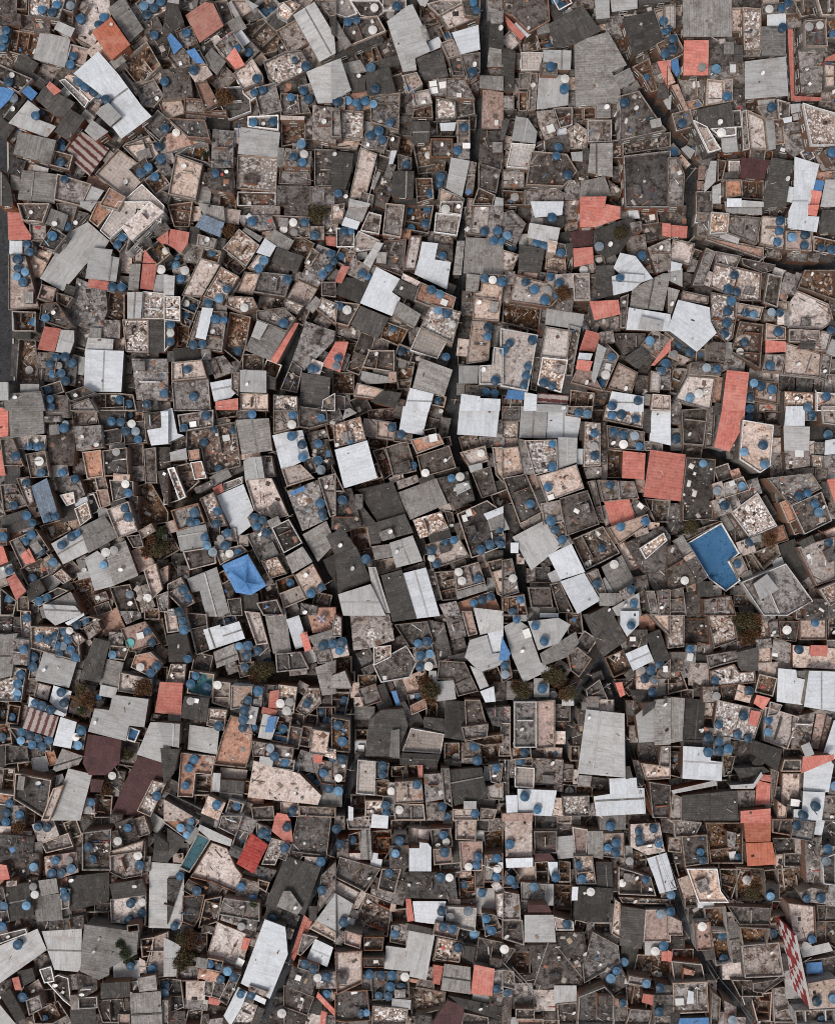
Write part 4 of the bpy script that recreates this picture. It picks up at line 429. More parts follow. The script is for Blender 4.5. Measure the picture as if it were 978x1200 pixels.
c928.3,840.2,954.3,834.2,948.3,870.3,926.3,878.3|p956.3,836.2,968.4,838.2,958.4,878.3,948.3,876.3|W976.4,844.2,984.4,844.2,984.4,892.3,963.4,884.3|c968.4,838.2,974.4,840.2,964.4,880.3,959.4,880.3|c*959.0,834.0,5,21,104|c*976.8,838.0,7,13,102
c588,828.2,598,828.2,598,886.3,584,886.3|k568.4,830.2,589.4,828.2,589.4,852.3,576.4,850.3|k*586.0,814.0,28,13,84|e*577.4,792.7,18,18,67|L550.3,780.1,564.3,786.1,572.4,804.2,562.3,808.2|W562.3,810.2,578.4,804.2,580.4,822.2,568.4,823.2|k*572.5,826.7,6,16,84
W71.1,840.2,90.2,846.3,83.2,877.3,62.1,873.3|c90.2,848.3,102.2,852.3,98.2,878.3,84.2,876.3|k*94.7,830.4,14,25,102|e*95.2,843.4,10,21,102|c*91.0,880.2,5,17,101
q151.3,851.3,164.3,856.3,158.3,870.3,148.3,867.3|c*151.1,883.2,29,20,100|e*145.4,901.3,7,14,121
k*677.6,861.6,24,9,98|e*673.5,883.1,17,10,90|k*681.1,840.5,7,18,0
e388,840.2,410,844.2,410,882.3,388,880.3|t366.3,854.3,386.4,858.3,382.4,886.3,362.3,883.3|s382.4,876.3,393.4,878.3,393.4,890.3,380.4,886.3
s10,852.3,26.1,854.3,60.1,866.3,60.1,881.3,24,874.3|k6,872.3,32.1,876.3,34.1,892.3,6,896.4|e*3.1,861.1,19,24,172|c*41.9,882.9,18,9,11|D*-0.4,886.5,12,24,172
L222.1,849.3,257.1,854.3,254.1,884.3,220,878.3|k*216.4,855.5,26,10,92|p*214.9,875.6,14,9,92
L176.4,846.3,202.4,847.3,198.4,896.4,160.3,884.3|D188,876.3,210,878.3,204,906.4,192,920.4|L184,846.3,211,848.3,210,876.3,192,872.3|e*166.8,860.2,15,7,101
p270.1,838.2,292.2,844.2,296.2,858.3,294.2,880.3,288.2,900.4,250.1,896.4,260.1,862.3|k*293.4,894.5,6,16,4
i481.2,853.3,520.3,860.3,516.2,883.3,471.2,880.3
L686.2,831.2,731.3,836.2,732.3,911.4,676.2,906.4
c294.2,868.3,344.3,876.3,342.3,890.3,296.2,886.3|c*331.9,895.4,25,11,9|L*312.0,891.7,15,8,9|k*306.0,867.5,21,5,9
c540.3,870.3,562.3,869.3,564.3,896.4,540.3,894.3|e*573.8,884.9,20,21,173|e520.3,870.3,538.3,870.3,538.3,892.3,520.3,896.4|k520.3,896.4,540.3,898.4,540.3,892.3,520.3,890.3
D884.2,868.3,916.3,878.3,910.3,904.4,880.2,884.3|D860.2,900.4,894.2,898.4,902.2,904.4,866.2,912.4|L854.1,920.4,882.2,918.4,891.2,904.4,893.2,908.4,882.2,924.4,856.1,924.4|c*875.6,914.6,16,8,176|e*860.0,914.0,11,11,177|D*887.5,894.1,11,8,35
B103.2,860.3,142.3,866.3,140.3,894.3,124.2,908.4,104.2,908.4,97.2,894.3
D470.2,882.3,516.2,884.3,512.2,896.4,468.2,896.4|e458.1,898.4,490.2,896.4,490.2,912.4,458.1,910.4|k496.2,896.4,512.2,896.4,512.2,905.4,495.2,905.4|k476.2,894.3,480.2,916.4,468.2,914.4|e*462.1,893.1,13,9,176|R489.2,896.4,495.2,896.4,495.2,911.4,490.2,911.4
R940.3,886.3,976.4,884.3,976.4,890.3,938.3,906.4|k918.3,890.3,938.3,890.3,938.3,904.4,914.3,904.4|e*929.0,883.6,23,12,0|L*945.6,878.9,10,14,158
e782,874.3,800,874.3,798,912.4,782,908.4|k*760.0,882.6,24,25,90|t750.3,894.3,785.4,898.4,785.4,912.4,756.3,914.4|t774.4,874.3,785.4,874.3,785.4,900.4,771.4,898.4|c740.3,890.3,752.3,892.3,754.3,918.4,748.3,920.4
G73.1,877.3,98.2,886.3,92.2,896.4,66.1,904.4,62.1,901.4|L*47.1,896.0,17,17,172|e*30.1,900.5,17,14,172|L*67.7,915.3,15,12,163|p*60.3,888.0,10,17,162|D*56.9,907.6,17,9,163
W800,874.3,832.1,876.3,832.1,891.3,846.1,893.3,845.1,915.4,799,912.4|e*839.1,889.1,7,13,88
e846.1,884.3,861.2,886.3,856.1,908.4,847.1,910.4|k*869.1,882.0,27,25,88|G*845.5,874.5,20,20,88
c388,882.3,408,886.3,404,916.4,388,914.4|c352.3,878.3,376.4,886.3,372.4,906.4,343.3,901.4|c364.3,890.3,393.4,892.3,393.4,920.4,376.4,918.4|e*366.4,913.9,17,13,67|R367.3,884.3,378.4,885.3,376.4,895.4,367.3,893.3
c624.1,888.3,660.1,890.3,658.1,918.4,624.1,920.4|c658.1,894.3,672.2,896.4,670.2,916.4,658.1,916.4|t*647.5,882.9,20,13,3|c*630.1,883.8,15,10,175|c*648.4,922.3,18,7,8
W942.3,890.3,970.4,888.3,976.4,896.4,970.4,928.4,940.3,926.4|c*978.1,922.1,19,12,102|k*979.3,901.2,21,9,93
p212,882.3,252.1,886.3,248.1,908.4,229.1,906.4,226.1,934.4,208,933.4|e228.1,908.4,249.1,908.4,248.1,932.4,226.1,932.4|e*235.0,939.2,14,13,95|L*253.5,917.0,21,8,94
i419.1,890.3,440.1,892.3,439.1,932.4,417.1,930.4|c440.1,892.3,456.1,894.3,454.1,914.4,440.1,912.4|c*444.9,889.4,7,21,95
i603,898.4,626.1,900.4,625.1,924.4,603,922.4|k584,890.3,596,890.3,596,942.4,584,942.4|i568.4,922.4,589.4,916.4,589.4,938.4,572.4,936.4|c572.4,896.4,589.4,894.3,586.4,920.4,574.4,916.4|W*599.4,942.5,12,20,178|c*600.5,900.4,7,20,173|c*587.5,948.0,12,11,179|W*570.3,906.5,16,7,96|e*601.0,926.5,10,9,90
e4,900.4,18,900.4,16,930.4,0,930.4|c*20.5,959.3,16,29,3|D*3.0,955.4,25,19,97|e*34.5,964.2,12,21,3|p*4.9,936.9,12,22,98|c*-2.5,908.7,19,10,97
D524.3,902.4,564.3,899.4,571.4,934.4,532.3,944.4|L*550.5,943.5,14,8,0
t297.2,891.3,350.3,906.4,376.4,932.4,372.4,943.4,290.2,934.4|p*298.9,938.8,19,7,175|e*289.1,923.0,6,15,6
B162.3,886.3,208.4,897.4,174.3,956.5,130.3,954.5,144.3,920.4
t916.3,906.4,938.3,906.4,938.3,934.4,914.3,946.5|R886.2,914.4,902.2,918.4,901.2,942.4,884.2,943.4|c862.2,926.4,884.2,926.4,883.2,944.4,864.2,946.5|c902.2,900.4,912.3,904.4,906.2,944.4,902.2,942.4|c*911.4,931.0,17,6,90|R891.2,907.4,902.2,908.4,902.2,916.4,890.2,914.4
D258.1,913.4,286.2,915.4,284.2,939.4,256.1,936.4|i258.1,899.4,290.2,902.4,288.2,916.4,258.1,913.4
t462.1,916.4,494.2,914.4,496.2,940.4,462.1,942.4|c496.2,907.4,516.2,906.4,520.3,936.4,498.2,940.4|c516.2,900.4,526.3,900.4,530.3,946.5,520.3,940.4|L*458.7,925.6,16,6,96
k18,906.4,60.1,914.4,54.1,960.5,16,936.4|t62.1,924.4,74.1,920.4,58.1,961.5,48.1,961.5
W713.3,912.4,745.3,911.4,746.3,923.4,754.3,923.4,756.3,953.5,698.2,956.5,695.2,933.4,714.3,930.4|D*735.2,905.4,13,7,76
L80.2,900.4,108.2,907.4,94.2,961.5,60.1,961.5|B106.2,912.4,122.2,914.4,118.2,928.4,106.2,928.4
s178.4,914.4,194.4,918.4,176.4,957.5,160.3,950.5|L*182.4,965.2,18,17,35|k*186.9,949.9,12,11,114|c*190.1,935.6,17,6,114|k*191.2,975.8,8,12,35
k760.3,916.4,785.4,920.4,785.4,958.5,764.4,958.5|c788,930.4,798,934.4,798,961.5,784,961.5|L786,926.4,838.1,914.4,840.1,920.4,788,930.4|c*793.8,917.8,19,12,167|e*826.1,926.5,17,6,167|c*809.9,916.7,13,7,167
W606,924.4,652.1,926.4,646.1,956.5,606,954.5|k626.1,954,653.1,956,653.1,972,626.1,972|t*653.6,945.5,10,20,3
s658.1,933.4,690.2,932.4,690.2,956.5,660.1,956.5|k694.2,910.4,712.2,912.4,712.2,930.4,692.2,922.4|e*684.0,927.1,19,11,4|e658.1,918.4,674.2,920.4,674.2,932.4,658.1,932.4|G678.2,908.4,693.2,909.4,691.2,921.4,676.2,920.4|t*674.5,910.4,16,6,90|c*693.9,947.9,7,13,177
e112.2,930.4,132.3,932.4,130.3,958.5,110.2,958.5|k*133.9,915.0,23,23,7|k*106.1,964.3,21,25,94|t*104.9,944.5,18,12,94|k*124.4,965.7,14,10,94|c*132.0,929.4,6,15,94
D798,932.4,862.2,926.4,865.2,961.5,798,961.5|k*847.0,921.0,13,15,88
W940.3,927.4,966.4,928.4,962.4,961.5,929.3,961.5,929.3,948.5,939.3,948.5|c966.4,932.4,979.4,932.4,979.4,961.5,960.4,961.5|k*934.0,942.5,10,11,97
s428.1,938.4,448.1,938.4,448.1,961.5,427.1,961.5|c406,960,432.1,956,434.1,972,408,972|W436.1,954,455.1,956,454.1,971,434.1,970|e440.1,914.4,456.1,914.4,454.1,934.4,440.1,932.4|c*455.1,944.6,22,13,93|e*419.4,939.5,16,16,90|c*420.4,952.5,10,12,90|e*438.0,934.9,5,21,95|W408,944.4,414,946.5,414,961.5,408,961.5
c350.3,944.4,393.4,946.5,393.4,958.5,350.3,956.5|G*388.0,932.0,25,25,3|c392,956,404,956,404,972,392,972
c462.1,942.4,496.2,942.4,498.2,961.5,462.1,961.5|e*467.0,970.0,17,17,90|t488.2,971,504.2,972,502.2,988.1,488.2,988.1|D*468.5,984.6,12,18,90|t478.2,970,488.2,970,488.2,990.1,478.2,992.1|e*484.1,965.5,17,8,0
t192,936.4,226.1,956.5,222.1,962.5,192,962.5|p192,948,222.1,956,234.1,962,218,983,192,964|c196,928.4,240.1,950.5,236.1,956.5,196,934.4|c*202.3,922.6,13,15,27|L*226.2,979.2,7,20,37|c*227.2,954.5,18,5,27
c260.1,956,284.2,956,276.2,980,256.1,970|e*281.2,985.1,23,14,108|c*290.0,967.0,17,17,24|e*274.8,947.4,16,17,108|c*288.5,948.6,16,10,108|k*275.4,999.9,8,14,115|c*259.4,974.4,6,15,113|c252.1,960,260.1,956,254.1,970,250.1,970
t533.3,956,558.3,956,557.3,985.1,533.3,984|t530.3,948.5,560.3,948.5,560.3,961.5,530.3,961.5
U870.2,956,903.2,956,902.2,986.1,873.2,987.1|R867.2,950.5,902.2,947.5,902.2,964.5,867.2,964.5|k904.2,960,928.3,960,928.3,980,904.2,976|t910.3,938.4,922.3,946.5,920.3,961.5,910.3,961.5|G*924.9,951.0,17,7,90|c*905.9,951.5,16,7,90|c*892.1,945.6,19,5,175
c788,960,822.1,964,814.1,980,790,982|k*781.0,967.5,16,13,97|k*822.5,973.0,8,11,7
k*148.0,972.0,21,21,162|c*165.8,968.7,13,21,162|k*135.8,984.3,10,20,162|c*153.5,985.4,22,8,162|k*136.1,960.1,9,13,95
R322.3,956,340.3,960,343.3,986.1,336.3,988.1,318.2,974|k294.2,946.5,320.2,944.4,322.3,961.5,296.2,961.5|t*339.5,948.5,20,16,0|t300.2,964,318.2,972,316.2,986.1,300.2,978|c*324.4,945.5,8,14,0|R324.3,952.5,336.3,954.5,340.3,961.5,321.3,961.5|k*313.8,965.1,11,8,25
t591,956,623.1,956,623.1,1004.1,592,1004.1|p588,953.5,624.1,952.5,624.1,962.5,588,962.5
c504.2,972,528.3,970,530.3,992.1,506.2,994.1|c498.2,940.4,522.3,940.4,520.3,961.5,500.2,961.5|k*506.0,966.5,25,10,0|G*524.9,960.5,11,20,0
t738.3,966,772.4,964,778.4,998.1,758.3,1002.1,738.3,992.1|G701.2,954,733.3,954,732.3,972,702.2,973|k*746.5,960.0,26,11,0
p670.2,969,688.2,972,687.2,1002.1,673.2,1002.1|L*662.0,992.9,25,19,85|e*690.5,964.0,22,17,0|c*661.1,971.9,15,18,85|c*661.1,960.2,15,9,5|G*674.0,963.1,9,13,179
k625.1,974,652.1,974,652.1,1000.1,626.1,999.1|B626.1,1000.1,644.1,1000.1,650.1,1008.1,626.1,1009.1
e566.3,974,589.4,972,589.4,1000.1,568.4,1002.1|c562.3,946.5,582.4,948.5,578.4,961.5,562.3,961.5|c*581.9,966.0,17,13,5|G*568.8,941.5,21,10,5|k*565.4,967.6,14,12,6|L*562.0,980.0,11,9,86
e826.1,964,870.2,964,870.2,1012.1,832.1,1012.1|c851.1,974,862.2,976,860.2,994.1,852.1,992.1
c48.1,988.1,80.2,976,86.2,992.1,54.1,1000.1|t*53.8,973.4,25,23,160|k*85.4,971.5,15,20,160|k*71.5,970.2,9,17,160|c*91.1,987.5,12,12,159|c*78.4,996.9,17,5,159
k348.3,956,388.4,956,382.4,1006.1,354.3,1004.1,350.3,1010.1,338.3,1004.1|t*367.5,1009.1,8,20,97
e435.1,974,458.1,972,460.1,992.1,448.1,1012.1,436.1,1000.1|G423.1,973,434.1,973,436.1,1008.1,422.1,1007.1|e408,978,422.1,974,422.1,1002.1,408,1000.1|c*401.5,994.5,22,12,90|W*440.5,1011.2,9,12,99|t*414.4,1003.9,7,14,90|W437.1,999.1,443.1,1000.1,442.1,1007.1,436.1,1006.1
D196,970,218,984,208,998.1,196,1010.1|D180.4,976,197.4,988.1,197.4,998.1,180.4,996.1|D180.4,996.1,197.4,998.1,197.4,1011.1,178.4,1009.1|t*208.9,1005.9,11,11,90|c*173.9,984.6,11,11,35|G*216.9,994.1,11,9,90
t706.2,977,730.3,976,731.3,1006.1,706.2,1004.1|G688.2,974,706.2,974,706.2,1007.1,688.2,1003.1|e740.3,996.1,758.3,1002.1,756.3,1018.1,742.3,1024.1|c*733.6,1011.5,14,14,86|e*734.4,981.5,20,6,88|G*735.8,997.5,12,9,86|c*721.0,1011.0,11,9,86
k0,978,40.1,980,38.1,1004.1,0,1008.1|k34.1,1000.1,46.1,1000.1,46.1,1026.1,36.1,1024.1|G*44.5,993.6,12,10,90|t*2.9,973.0,19,9,2|c*28.9,977.1,17,5,3
k798,980,828.1,978,830.1,1012.1,802,1016.1|c*790.9,990.5,15,16,6|e*798.4,1019.2,17,11,74|k*794.5,1005.0,11,11,84
k96.2,976,130.3,972,130.3,1020.1,96.2,1020.1|k*93.1,1002.5,18,5,90
W479.2,994.1,491.2,994.1,491.2,987.1,501.2,988.1,505.2,993.1,505.2,1021.1,479.2,1021.1|k*467.5,1004.0,25,22,88
y232.1,976,247.1,984,222.1,1023.1,210,1017.1|t*250.0,947.0,21,21,113|L234.1,966,272.2,984,270.1,992.1,246.1,984,232.1,972|D*242.5,962.8,13,16,113
C294.2,976,314.2,990.1,297.2,1024.1,277.2,1012.1|s318.2,982,334.3,986.1,322.3,1014.1,306.2,1013.1|c*334.1,998.1,19,8,111
U873.2,988.1,904.2,987.1,909.3,1013.1,875.2,1015.1|k904.2,982,930.3,982,932.3,1000.1,908.3,1002.1|k*930.5,1007.9,24,15,0|t*936.5,991.6,10,16,0|t*912.9,1009.9,9,15,0
p537.3,986.1,565.3,986.1,565.3,1020.1,540.3,1021.1|p507.2,995.1,528.3,994.1,530.3,1012.1,508.2,1014.1|c*527.7,1017.4,24,11,175|D*533.5,997.5,8,26,174
c942.3,984,962.4,980,958.4,1034.1,944.3,1034.1|c*940.9,972.8,25,22,10|k*973.3,976.8,30,20,102|c*968.8,997.0,11,15,95|W*959.0,969.7,17,9,102
c128.3,1000.1,170.3,986.1,170.3,1000.1,166.3,1026.1,144.3,1030.1,128.3,1022.1|t128.3,998.1,168.3,985.1,166.3,998.1,128.3,1004.1|c*172.5,1012.1,7,17,5|t*174.5,997.5,10,10,35|k*133.5,1030.1,10,9,172
p52.1,1004.1,90.2,998.1,92.2,1022.1,68.1,1030.1,54.1,1028.1|t45.1,1008.1,52.1,1008.1,55.1,1026.1,48.1,1027.1|p69.1,1029.1,79.2,1028.1,80.2,1040.2,70.1,1040.2
c567.4,1002.1,589.4,1000.1,589.4,1034.1,566.3,1034.1|t*615.0,1025.5,21,18,178|W592,1006.1,624.1,1005.1,624.1,1016.1,593,1017.1|k608,1040.2,588,1040.2,592,1020.1|k*561.5,1030.0,19,10,90|t*583.1,1040.3,14,8,51|e*600.2,1023.2,12,8,52
t248.1,987.1,266.1,994.1,276.2,1016.1,284.2,1026.1,276.2,1046.2,248.1,1034.1,223.1,1028.1
s672.2,1003.1,694.2,1003.1,698.2,1036.2,675.2,1036.2|e626.1,1010.1,643.1,1009.1,643.1,1035.2,627.1,1037.2|e654.1,1008.1,668.2,1010.1,668.2,1034.1,654.1,1034.1|W641.1,1010.1,653.1,1010.1,653.1,1032.1,646.1,1032.1|c*671.5,1028.5,18,6,90
R-4,1012.1,8,1014.1,12,1030.1,-4,1033.1|k*22.9,1019.9,27,25,90|p*0.5,1036.0,7,14,90
k300.2,1014.1,324.3,1020.1,316.2,1034.1,298.2,1024.1|c*290.6,1043.7,24,24,16|k*307.1,1052.2,12,15,17|t*293.0,1027.3,18,9,16|e302.2,1030.1,316.2,1034.1,312.2,1046.2,302.2,1040.2
k398,1004.1,446.1,1018.1,428.1,1046.2,392,1028.1|c376.4,1026.1,393.4,1010.1,393.4,1044.2,370.3,1072.2|D*366.5,1070.5,16,8,90|k*439.5,1035.1,13,7,104
W757.3,1006.1,780.4,999.1,792.4,1042.2,772.4,1047.2,766.4,1029.1|t*759.0,1022.4,11,8,74
k447.1,1018.1,470.2,1018.1,462.1,1048.2,442.1,1042.2|c*467.1,1051.6,16,13,102|k*469.5,1038.1,11,9,105|k*452.1,1012.7,10,9,99|c*471.7,1024.2,17,5,105
e910.3,1018.1,946.3,1014.1,942.3,1040.2,912.3,1054.2|k*930.7,1052.7,14,12,173
k724.3,1016.1,762.3,1028.1,768.4,1050.2,724.3,1048.2|D697.2,1010.1,716.3,1010.1,718.3,1041.2,699.2,1039.2|k*720.8,1030.0,25,6,86
e862.2,1016.1,894.2,1018.1,898.2,1056.2,862.2,1056.2|e*903.0,1028.0,15,17,173|D*904.5,1046.0,19,14,90|k*883.5,1059.4,16,6,2|k*898.0,1059.3,11,8,2
k474.2,1022.1,532.3,1022.1,536.3,1054.2,474.2,1052.2
D334.3,1003.1,376.4,1016.1,356.3,1072.2,310.2,1060.2
t804,1018.1,840.1,1018.1,844.1,1044.2,854.1,1058.2,818.1,1058.2|t*804.0,1039.2,23,13,71|e*833.1,1015.0,5,17,85
D128.3,1036.2,166.3,1030.1,172.3,1048.2,132.3,1054.2|t*170.7,1029.4,9,12,162
D80.2,1027.1,128.3,1022.1,128.3,1056.2,82.2,1068.2|e100.2,1068.2,128.3,1068.2,128.3,1082.2,102.2,1082.2|k*120.4,1063.0,18,9,0
k196,1030.1,214,1030.1,196,1084.2
c936.3,1046.2,950.3,1040.2,970.4,1044.2,968.4,1060.2,940.3,1056.2|k962.4,1006.1,979.4,1000.1,979.4,1038.2,964.4,1036.2|c*976.4,1050.0,13,23,8|t*959.6,1037.6,16,8,8
e648.1,1036.2,670.2,1037.2,669.2,1075.2,648.1,1072.2|c610,1034.1,640.1,1036.2,638.1,1056.2,610,1056.2|L*643.1,1048.5,24,9,91|W670.2,1039.2,677.2,1039.2,676.2,1055.2,669.2,1055.2
L175.4,1010.1,216.4,1013.1,214.4,1080.2,210.4,1088.3,174.3,1087.3
D4,1038.2,34.1,1034.1,40.1,1072.2,12,1080.2|k-4,1040.2,4,1040.2,12,1080.2,-4,1084.2|k*40.5,1039.9,10,21,170|p8,1033.1,20,1032.1,20,1038.2,8,1039.2
G332.3,1044.2,340.3,1044.2,354.3,1064.2,348.3,1072.2,324.3,1062.2|c*337.4,1077.9,22,18,23|D*319.3,1071.2,16,16,23|e*308.3,1066.9,8,11,9
D676.2,1038.2,718.3,1041.2,710.2,1081.2,670.2,1078.2|e*679.9,1085.7,15,12,15|c*690.6,1090.6,7,20,5|e*720.4,1050.0,11,8,90
G38.1,1051.2,70.1,1047.2,74.1,1078.2,43.1,1080.2|G45.1,1032.1,66.1,1029.1,69.1,1046.2,48.1,1050.2|c*34.9,1082.5,17,16,166|c70.1,1040.2,82.2,1042.2,81.2,1064.2,72.1,1066.2|k*50.6,1085.4,12,10,173
c262.1,1052.2,304.2,1058.2,304.2,1080.2,256.1,1072.2|e240.1,1054.2,260.1,1050.2,256.1,1080.2,232.1,1088.3|c260.1,1072.2,302.2,1080.2,300.2,1092.3,258.1,1078.2|k*243.8,1089.7,8,14,103|k*286.8,1090.1,5,18,111|k*305.0,1082.0,5,17,19
t129.3,1054.2,171.3,1048.2,170.3,1084.2,130.3,1081.2|e*156.0,1088.1,13,8,172|c*140.1,1085.1,15,6,172
k214,1050.2,240.1,1048.2,234.1,1076.2,228.1,1086.3,212,1080.2|k*248.7,1043.3,18,15,29|k*225.6,1041.3,18,14,29|t*264.5,1047.7,9,14,122|D*219.6,1088.2,9,14,94|p224.1,1029.1,244.1,1040.2,242.1,1042.2,224.1,1032.1
W483.2,1056.2,522.3,1056.2,518.3,1084.2,486.2,1080.2|c458.1,1084.2,478.2,1082.2,476.2,1108.3,456.1,1104.3|e*467.4,1074.1,17,18,86|D478.2,1082.2,506.2,1088.3,506.2,1096.3,476.2,1090.3|R475.2,1053.2,481.2,1053.2,485.2,1079.2,477.2,1080.2|c*501.0,1084.4,17,5,12
e429.1,1046.2,460.1,1058.2,454.1,1098.3,412,1088.3|c*446.8,1048.5,8,25,105|t458.1,1058.2,464.1,1058.2,463.1,1068.2,456.1,1068.2
L382,1040.2,414,1059.2,406,1080.2,392,1096.3,382,1088.3|L370.3,1078.2,393.4,1046.2,393.4,1092.3|t392,1030.1,422.1,1046.2,414,1058.2,392,1048.2|W*408.3,1083.3,10,15,16|t*420.8,1055.4,6,22,27|c*414.9,1070.5,10,9,90
k852.1,1062.2,902.2,1064.2,902.2,1084.2,866.2,1084.2|e842.1,1018.1,868.2,1018.1,856.1,1056.2,844.1,1042.2|t*860.9,1058.9,7,17,107|c*855.3,1074.9,11,8,86
i522.3,1062.2,558.3,1064.2,556.3,1092.3,522.3,1084.2|e536.3,1028.1,556.3,1026.1,558.3,1054.2,538.3,1056.2|e*548.4,1098.4,16,24,99|c*548.5,1059.6,8,18,86|t*531.5,1058.4,14,8,3|t*542.5,1024.6,5,18,88
t720.3,1054.2,726.3,1058.2,726.3,1100.3,716.3,1094.3|e*705.5,1089.1,15,20,90|D*715.9,1070.0,21,5,90|G*717.9,1100.5,8,11,90
e824.1,1064.2,850.1,1062.2,852.1,1092.3,828.1,1090.3|p*824.0,1097.5,32,17,86|k*816.0,1073.0,17,17,86|e*809.9,1058.0,13,15,90|W*826.5,1060.6,5,18,85
k56.1,1080.2,98.2,1072.2,98.2,1088.3,58.1,1090.3|G*78.6,1070.2,10,10,168|p*93.0,1069.0,15,7,0
c564.3,1070.2,580.4,1072.2,589.4,1090.3,568.4,1098.3|L*569.5,1056.0,29,22,90|e*561.5,1081.0,17,8,82|t*582.7,1098.1,9,10,82
t922.3,1058.2,954.3,1062.2,956.3,1104.3,930.3,1106.3|t*941.0,1108.2,17,5,167
p756.3,1066.2,785.4,1066.2,785.4,1104.3,753.3,1104.3|p782,1072.2,798,1080.2,800,1096.3,782,1096.3|L*764.0,1111.4,14,17,90|t*777.1,1109.4,10,9,90|c782,1060.2,790,1064.2,790,1072.2,782,1072.2
D728.3,1062.2,756.3,1066.2,751.3,1112.3,725.3,1108.3|c724.3,1051.2,785.4,1054.2,785.4,1060.2,728.3,1058.2|c*782.1,1049.0,9,15,90|L*755.0,1062.5,23,6,3
L614.1,1072.2,648.1,1072.2,651.1,1104.3,614.1,1104.3|t648.1,1074.2,671.2,1080.2,672.2,1090.3,651.1,1090.3
k588,1078.2,612,1078.2,614.1,1108.3,588,1100.3|c588,1044.2,608,1048.2,610,1078.2,588,1078.2|B618.1,1060.2,642.1,1060.2,646.1,1069.2,618.1,1069.2|s580.4,1048.2,589.4,1046.2,589.4,1078.2,582.4,1076.2|c*613.4,1064.0,15,8,90
k-4,1096.3,30.1,1088.3,32.1,1094.3,0,1106.3|k*16.0,1085.0,17,11,167|k*1.6,1088.6,12,11,167
e866.2,1086.3,902.2,1088.3,898.2,1108.3,870.2,1112.3|e*913.8,1089.0,31,25,81|e*912.0,1065.0,17,17,3|G*860.0,1091.0,21,13,82
k426.1,1098.3,450.1,1098.3,448.1,1114.3,426.1,1114.3|p404,1090.3,424.1,1096.3,422.1,1112.3,403,1106.3|p392,1106.3,422.1,1112.3,450.1,1116.3,448.1,1120.3,392,1112.3|c*398.0,1098.8,10,16,17|D*422.6,1094.0,18,5,17
e*228.0,1108.0,29,29,90|c*219.9,1141.0,17,25,90|c*222.9,1127.5,10,17,90
k651.1,1092.3,684.2,1092.3,688.2,1120.3,672.2,1136.4,654.1,1106.3
t254.1,1080.2,294.2,1096.3,288.2,1116.3,282.2,1140.4,242.1,1120.3|k*290.5,1120.0,23,6,110|R285.2,1098.3,294.2,1100.3,289.2,1114.3,282.2,1112.3
e832.1,1092.3,854.1,1092.3,858.2,1128.3,838.1,1132.3|t*858.5,1138.0,24,19,0|c*862.1,1108.1,13,12,81|k*863.5,1121.0,13,11,81|D*830.8,1118.9,11,10,82
s512.2,1098.3,542.3,1104.3,538.3,1128.3,508.2,1124.3|p*522.5,1091.4,28,14,12|e510.2,1096.3,544.3,1104.3,541.3,1130.3,506.2,1126.3|D544.3,1108.3,557.3,1110.3,554.3,1128.3,542.3,1122.3|k*548.5,1129.1,7,14,98
L49.1,1091.3,96.2,1088.3,95.2,1139.4,64.1,1136.4,56.1,1114.3
W369.3,1100.3,390.4,1110.3,383.4,1133.3,359.3,1123.3|R356.3,1072.2,366.3,1080.2,362.3,1090.3,344.3,1126.3,340.3,1120.3|t362.3,1088.3,370.3,1078.2,393.4,1092.3,393.4,1104.3|c354.3,1094.3,372.4,1098.3,352.3,1120.3,348.3,1118.3|e*381.1,1102.1,20,7,27
k560.3,1098.3,589.4,1104.3,589.4,1136.4,556.3,1130.3|e*609.0,1128.5,26,23,90|k*614.3,1146.5,10,22,85|c588,1108.3,604,1112.3,592,1130.3,588,1132.3|k*609.9,1110.9,7,15,90
G99.2,1083.2,162.3,1092.3,160.3,1118.3,128.3,1134.3,128.3,1142.4,116.2,1148.4,94.2,1138.4,97.2,1100.3
W310.2,1077.2,334.3,1086.3,337.3,1118.3,316.2,1170.4,282.2,1152.4|c292.2,1154.4,314.2,1162.4,312.2,1168.4,290.2,1160.4|c*297.0,1100.3,17,8,109|c*338.8,1094.1,11,8,109
L0,1108.3,44.1,1088.3,55.1,1113.3,0,1152.4,-14,1152.4,-14,1114.3
L452.1,1108.3,475.2,1111.3,478.2,1090.3,509.2,1096.3,499.2,1148.4,479.2,1144.4,480.2,1138.4,450.1,1135.4
c694.2,1092.3,724.3,1108.3,726.3,1128.3,684.2,1152.4,682.2,1132.3|k*719.8,1147.4,26,27,150
L192,1098.3,212,1108.3,206,1144.4,192,1144.4|G*205.0,1096.5,16,15,90
t180.4,1098.3,197.4,1092.3,197.4,1144.4,180.4,1146.4,168.3,1140.4|e164.3,1100.3,180.4,1098.3,178.4,1120.3,166.3,1122.3|k*170.4,1092.5,14,16,95|t163.3,1122.3,170.3,1126.3,172.3,1140.4,164.3,1140.4|D*183.0,1092.8,10,9,96
c868.2,1108.3,912.3,1104.3,918.3,1144.4,872.2,1146.4
k618.1,1108.3,678.2,1104.3,682.2,1152.4,628.1,1160.4
c350.3,1124.3,374.4,1132.3,372.4,1142.4,348.3,1134.3|k*353.9,1149.2,31,24,18
e746.3,1118.3,785.4,1120.3,785.4,1152.4,740.3,1144.4|D*735.6,1123.1,19,25,10|R774.4,1115.3,785.4,1114.3,785.4,1126.3,774.4,1126.3|R782,1113.3,788,1116.3,786,1127.3,782,1127.3
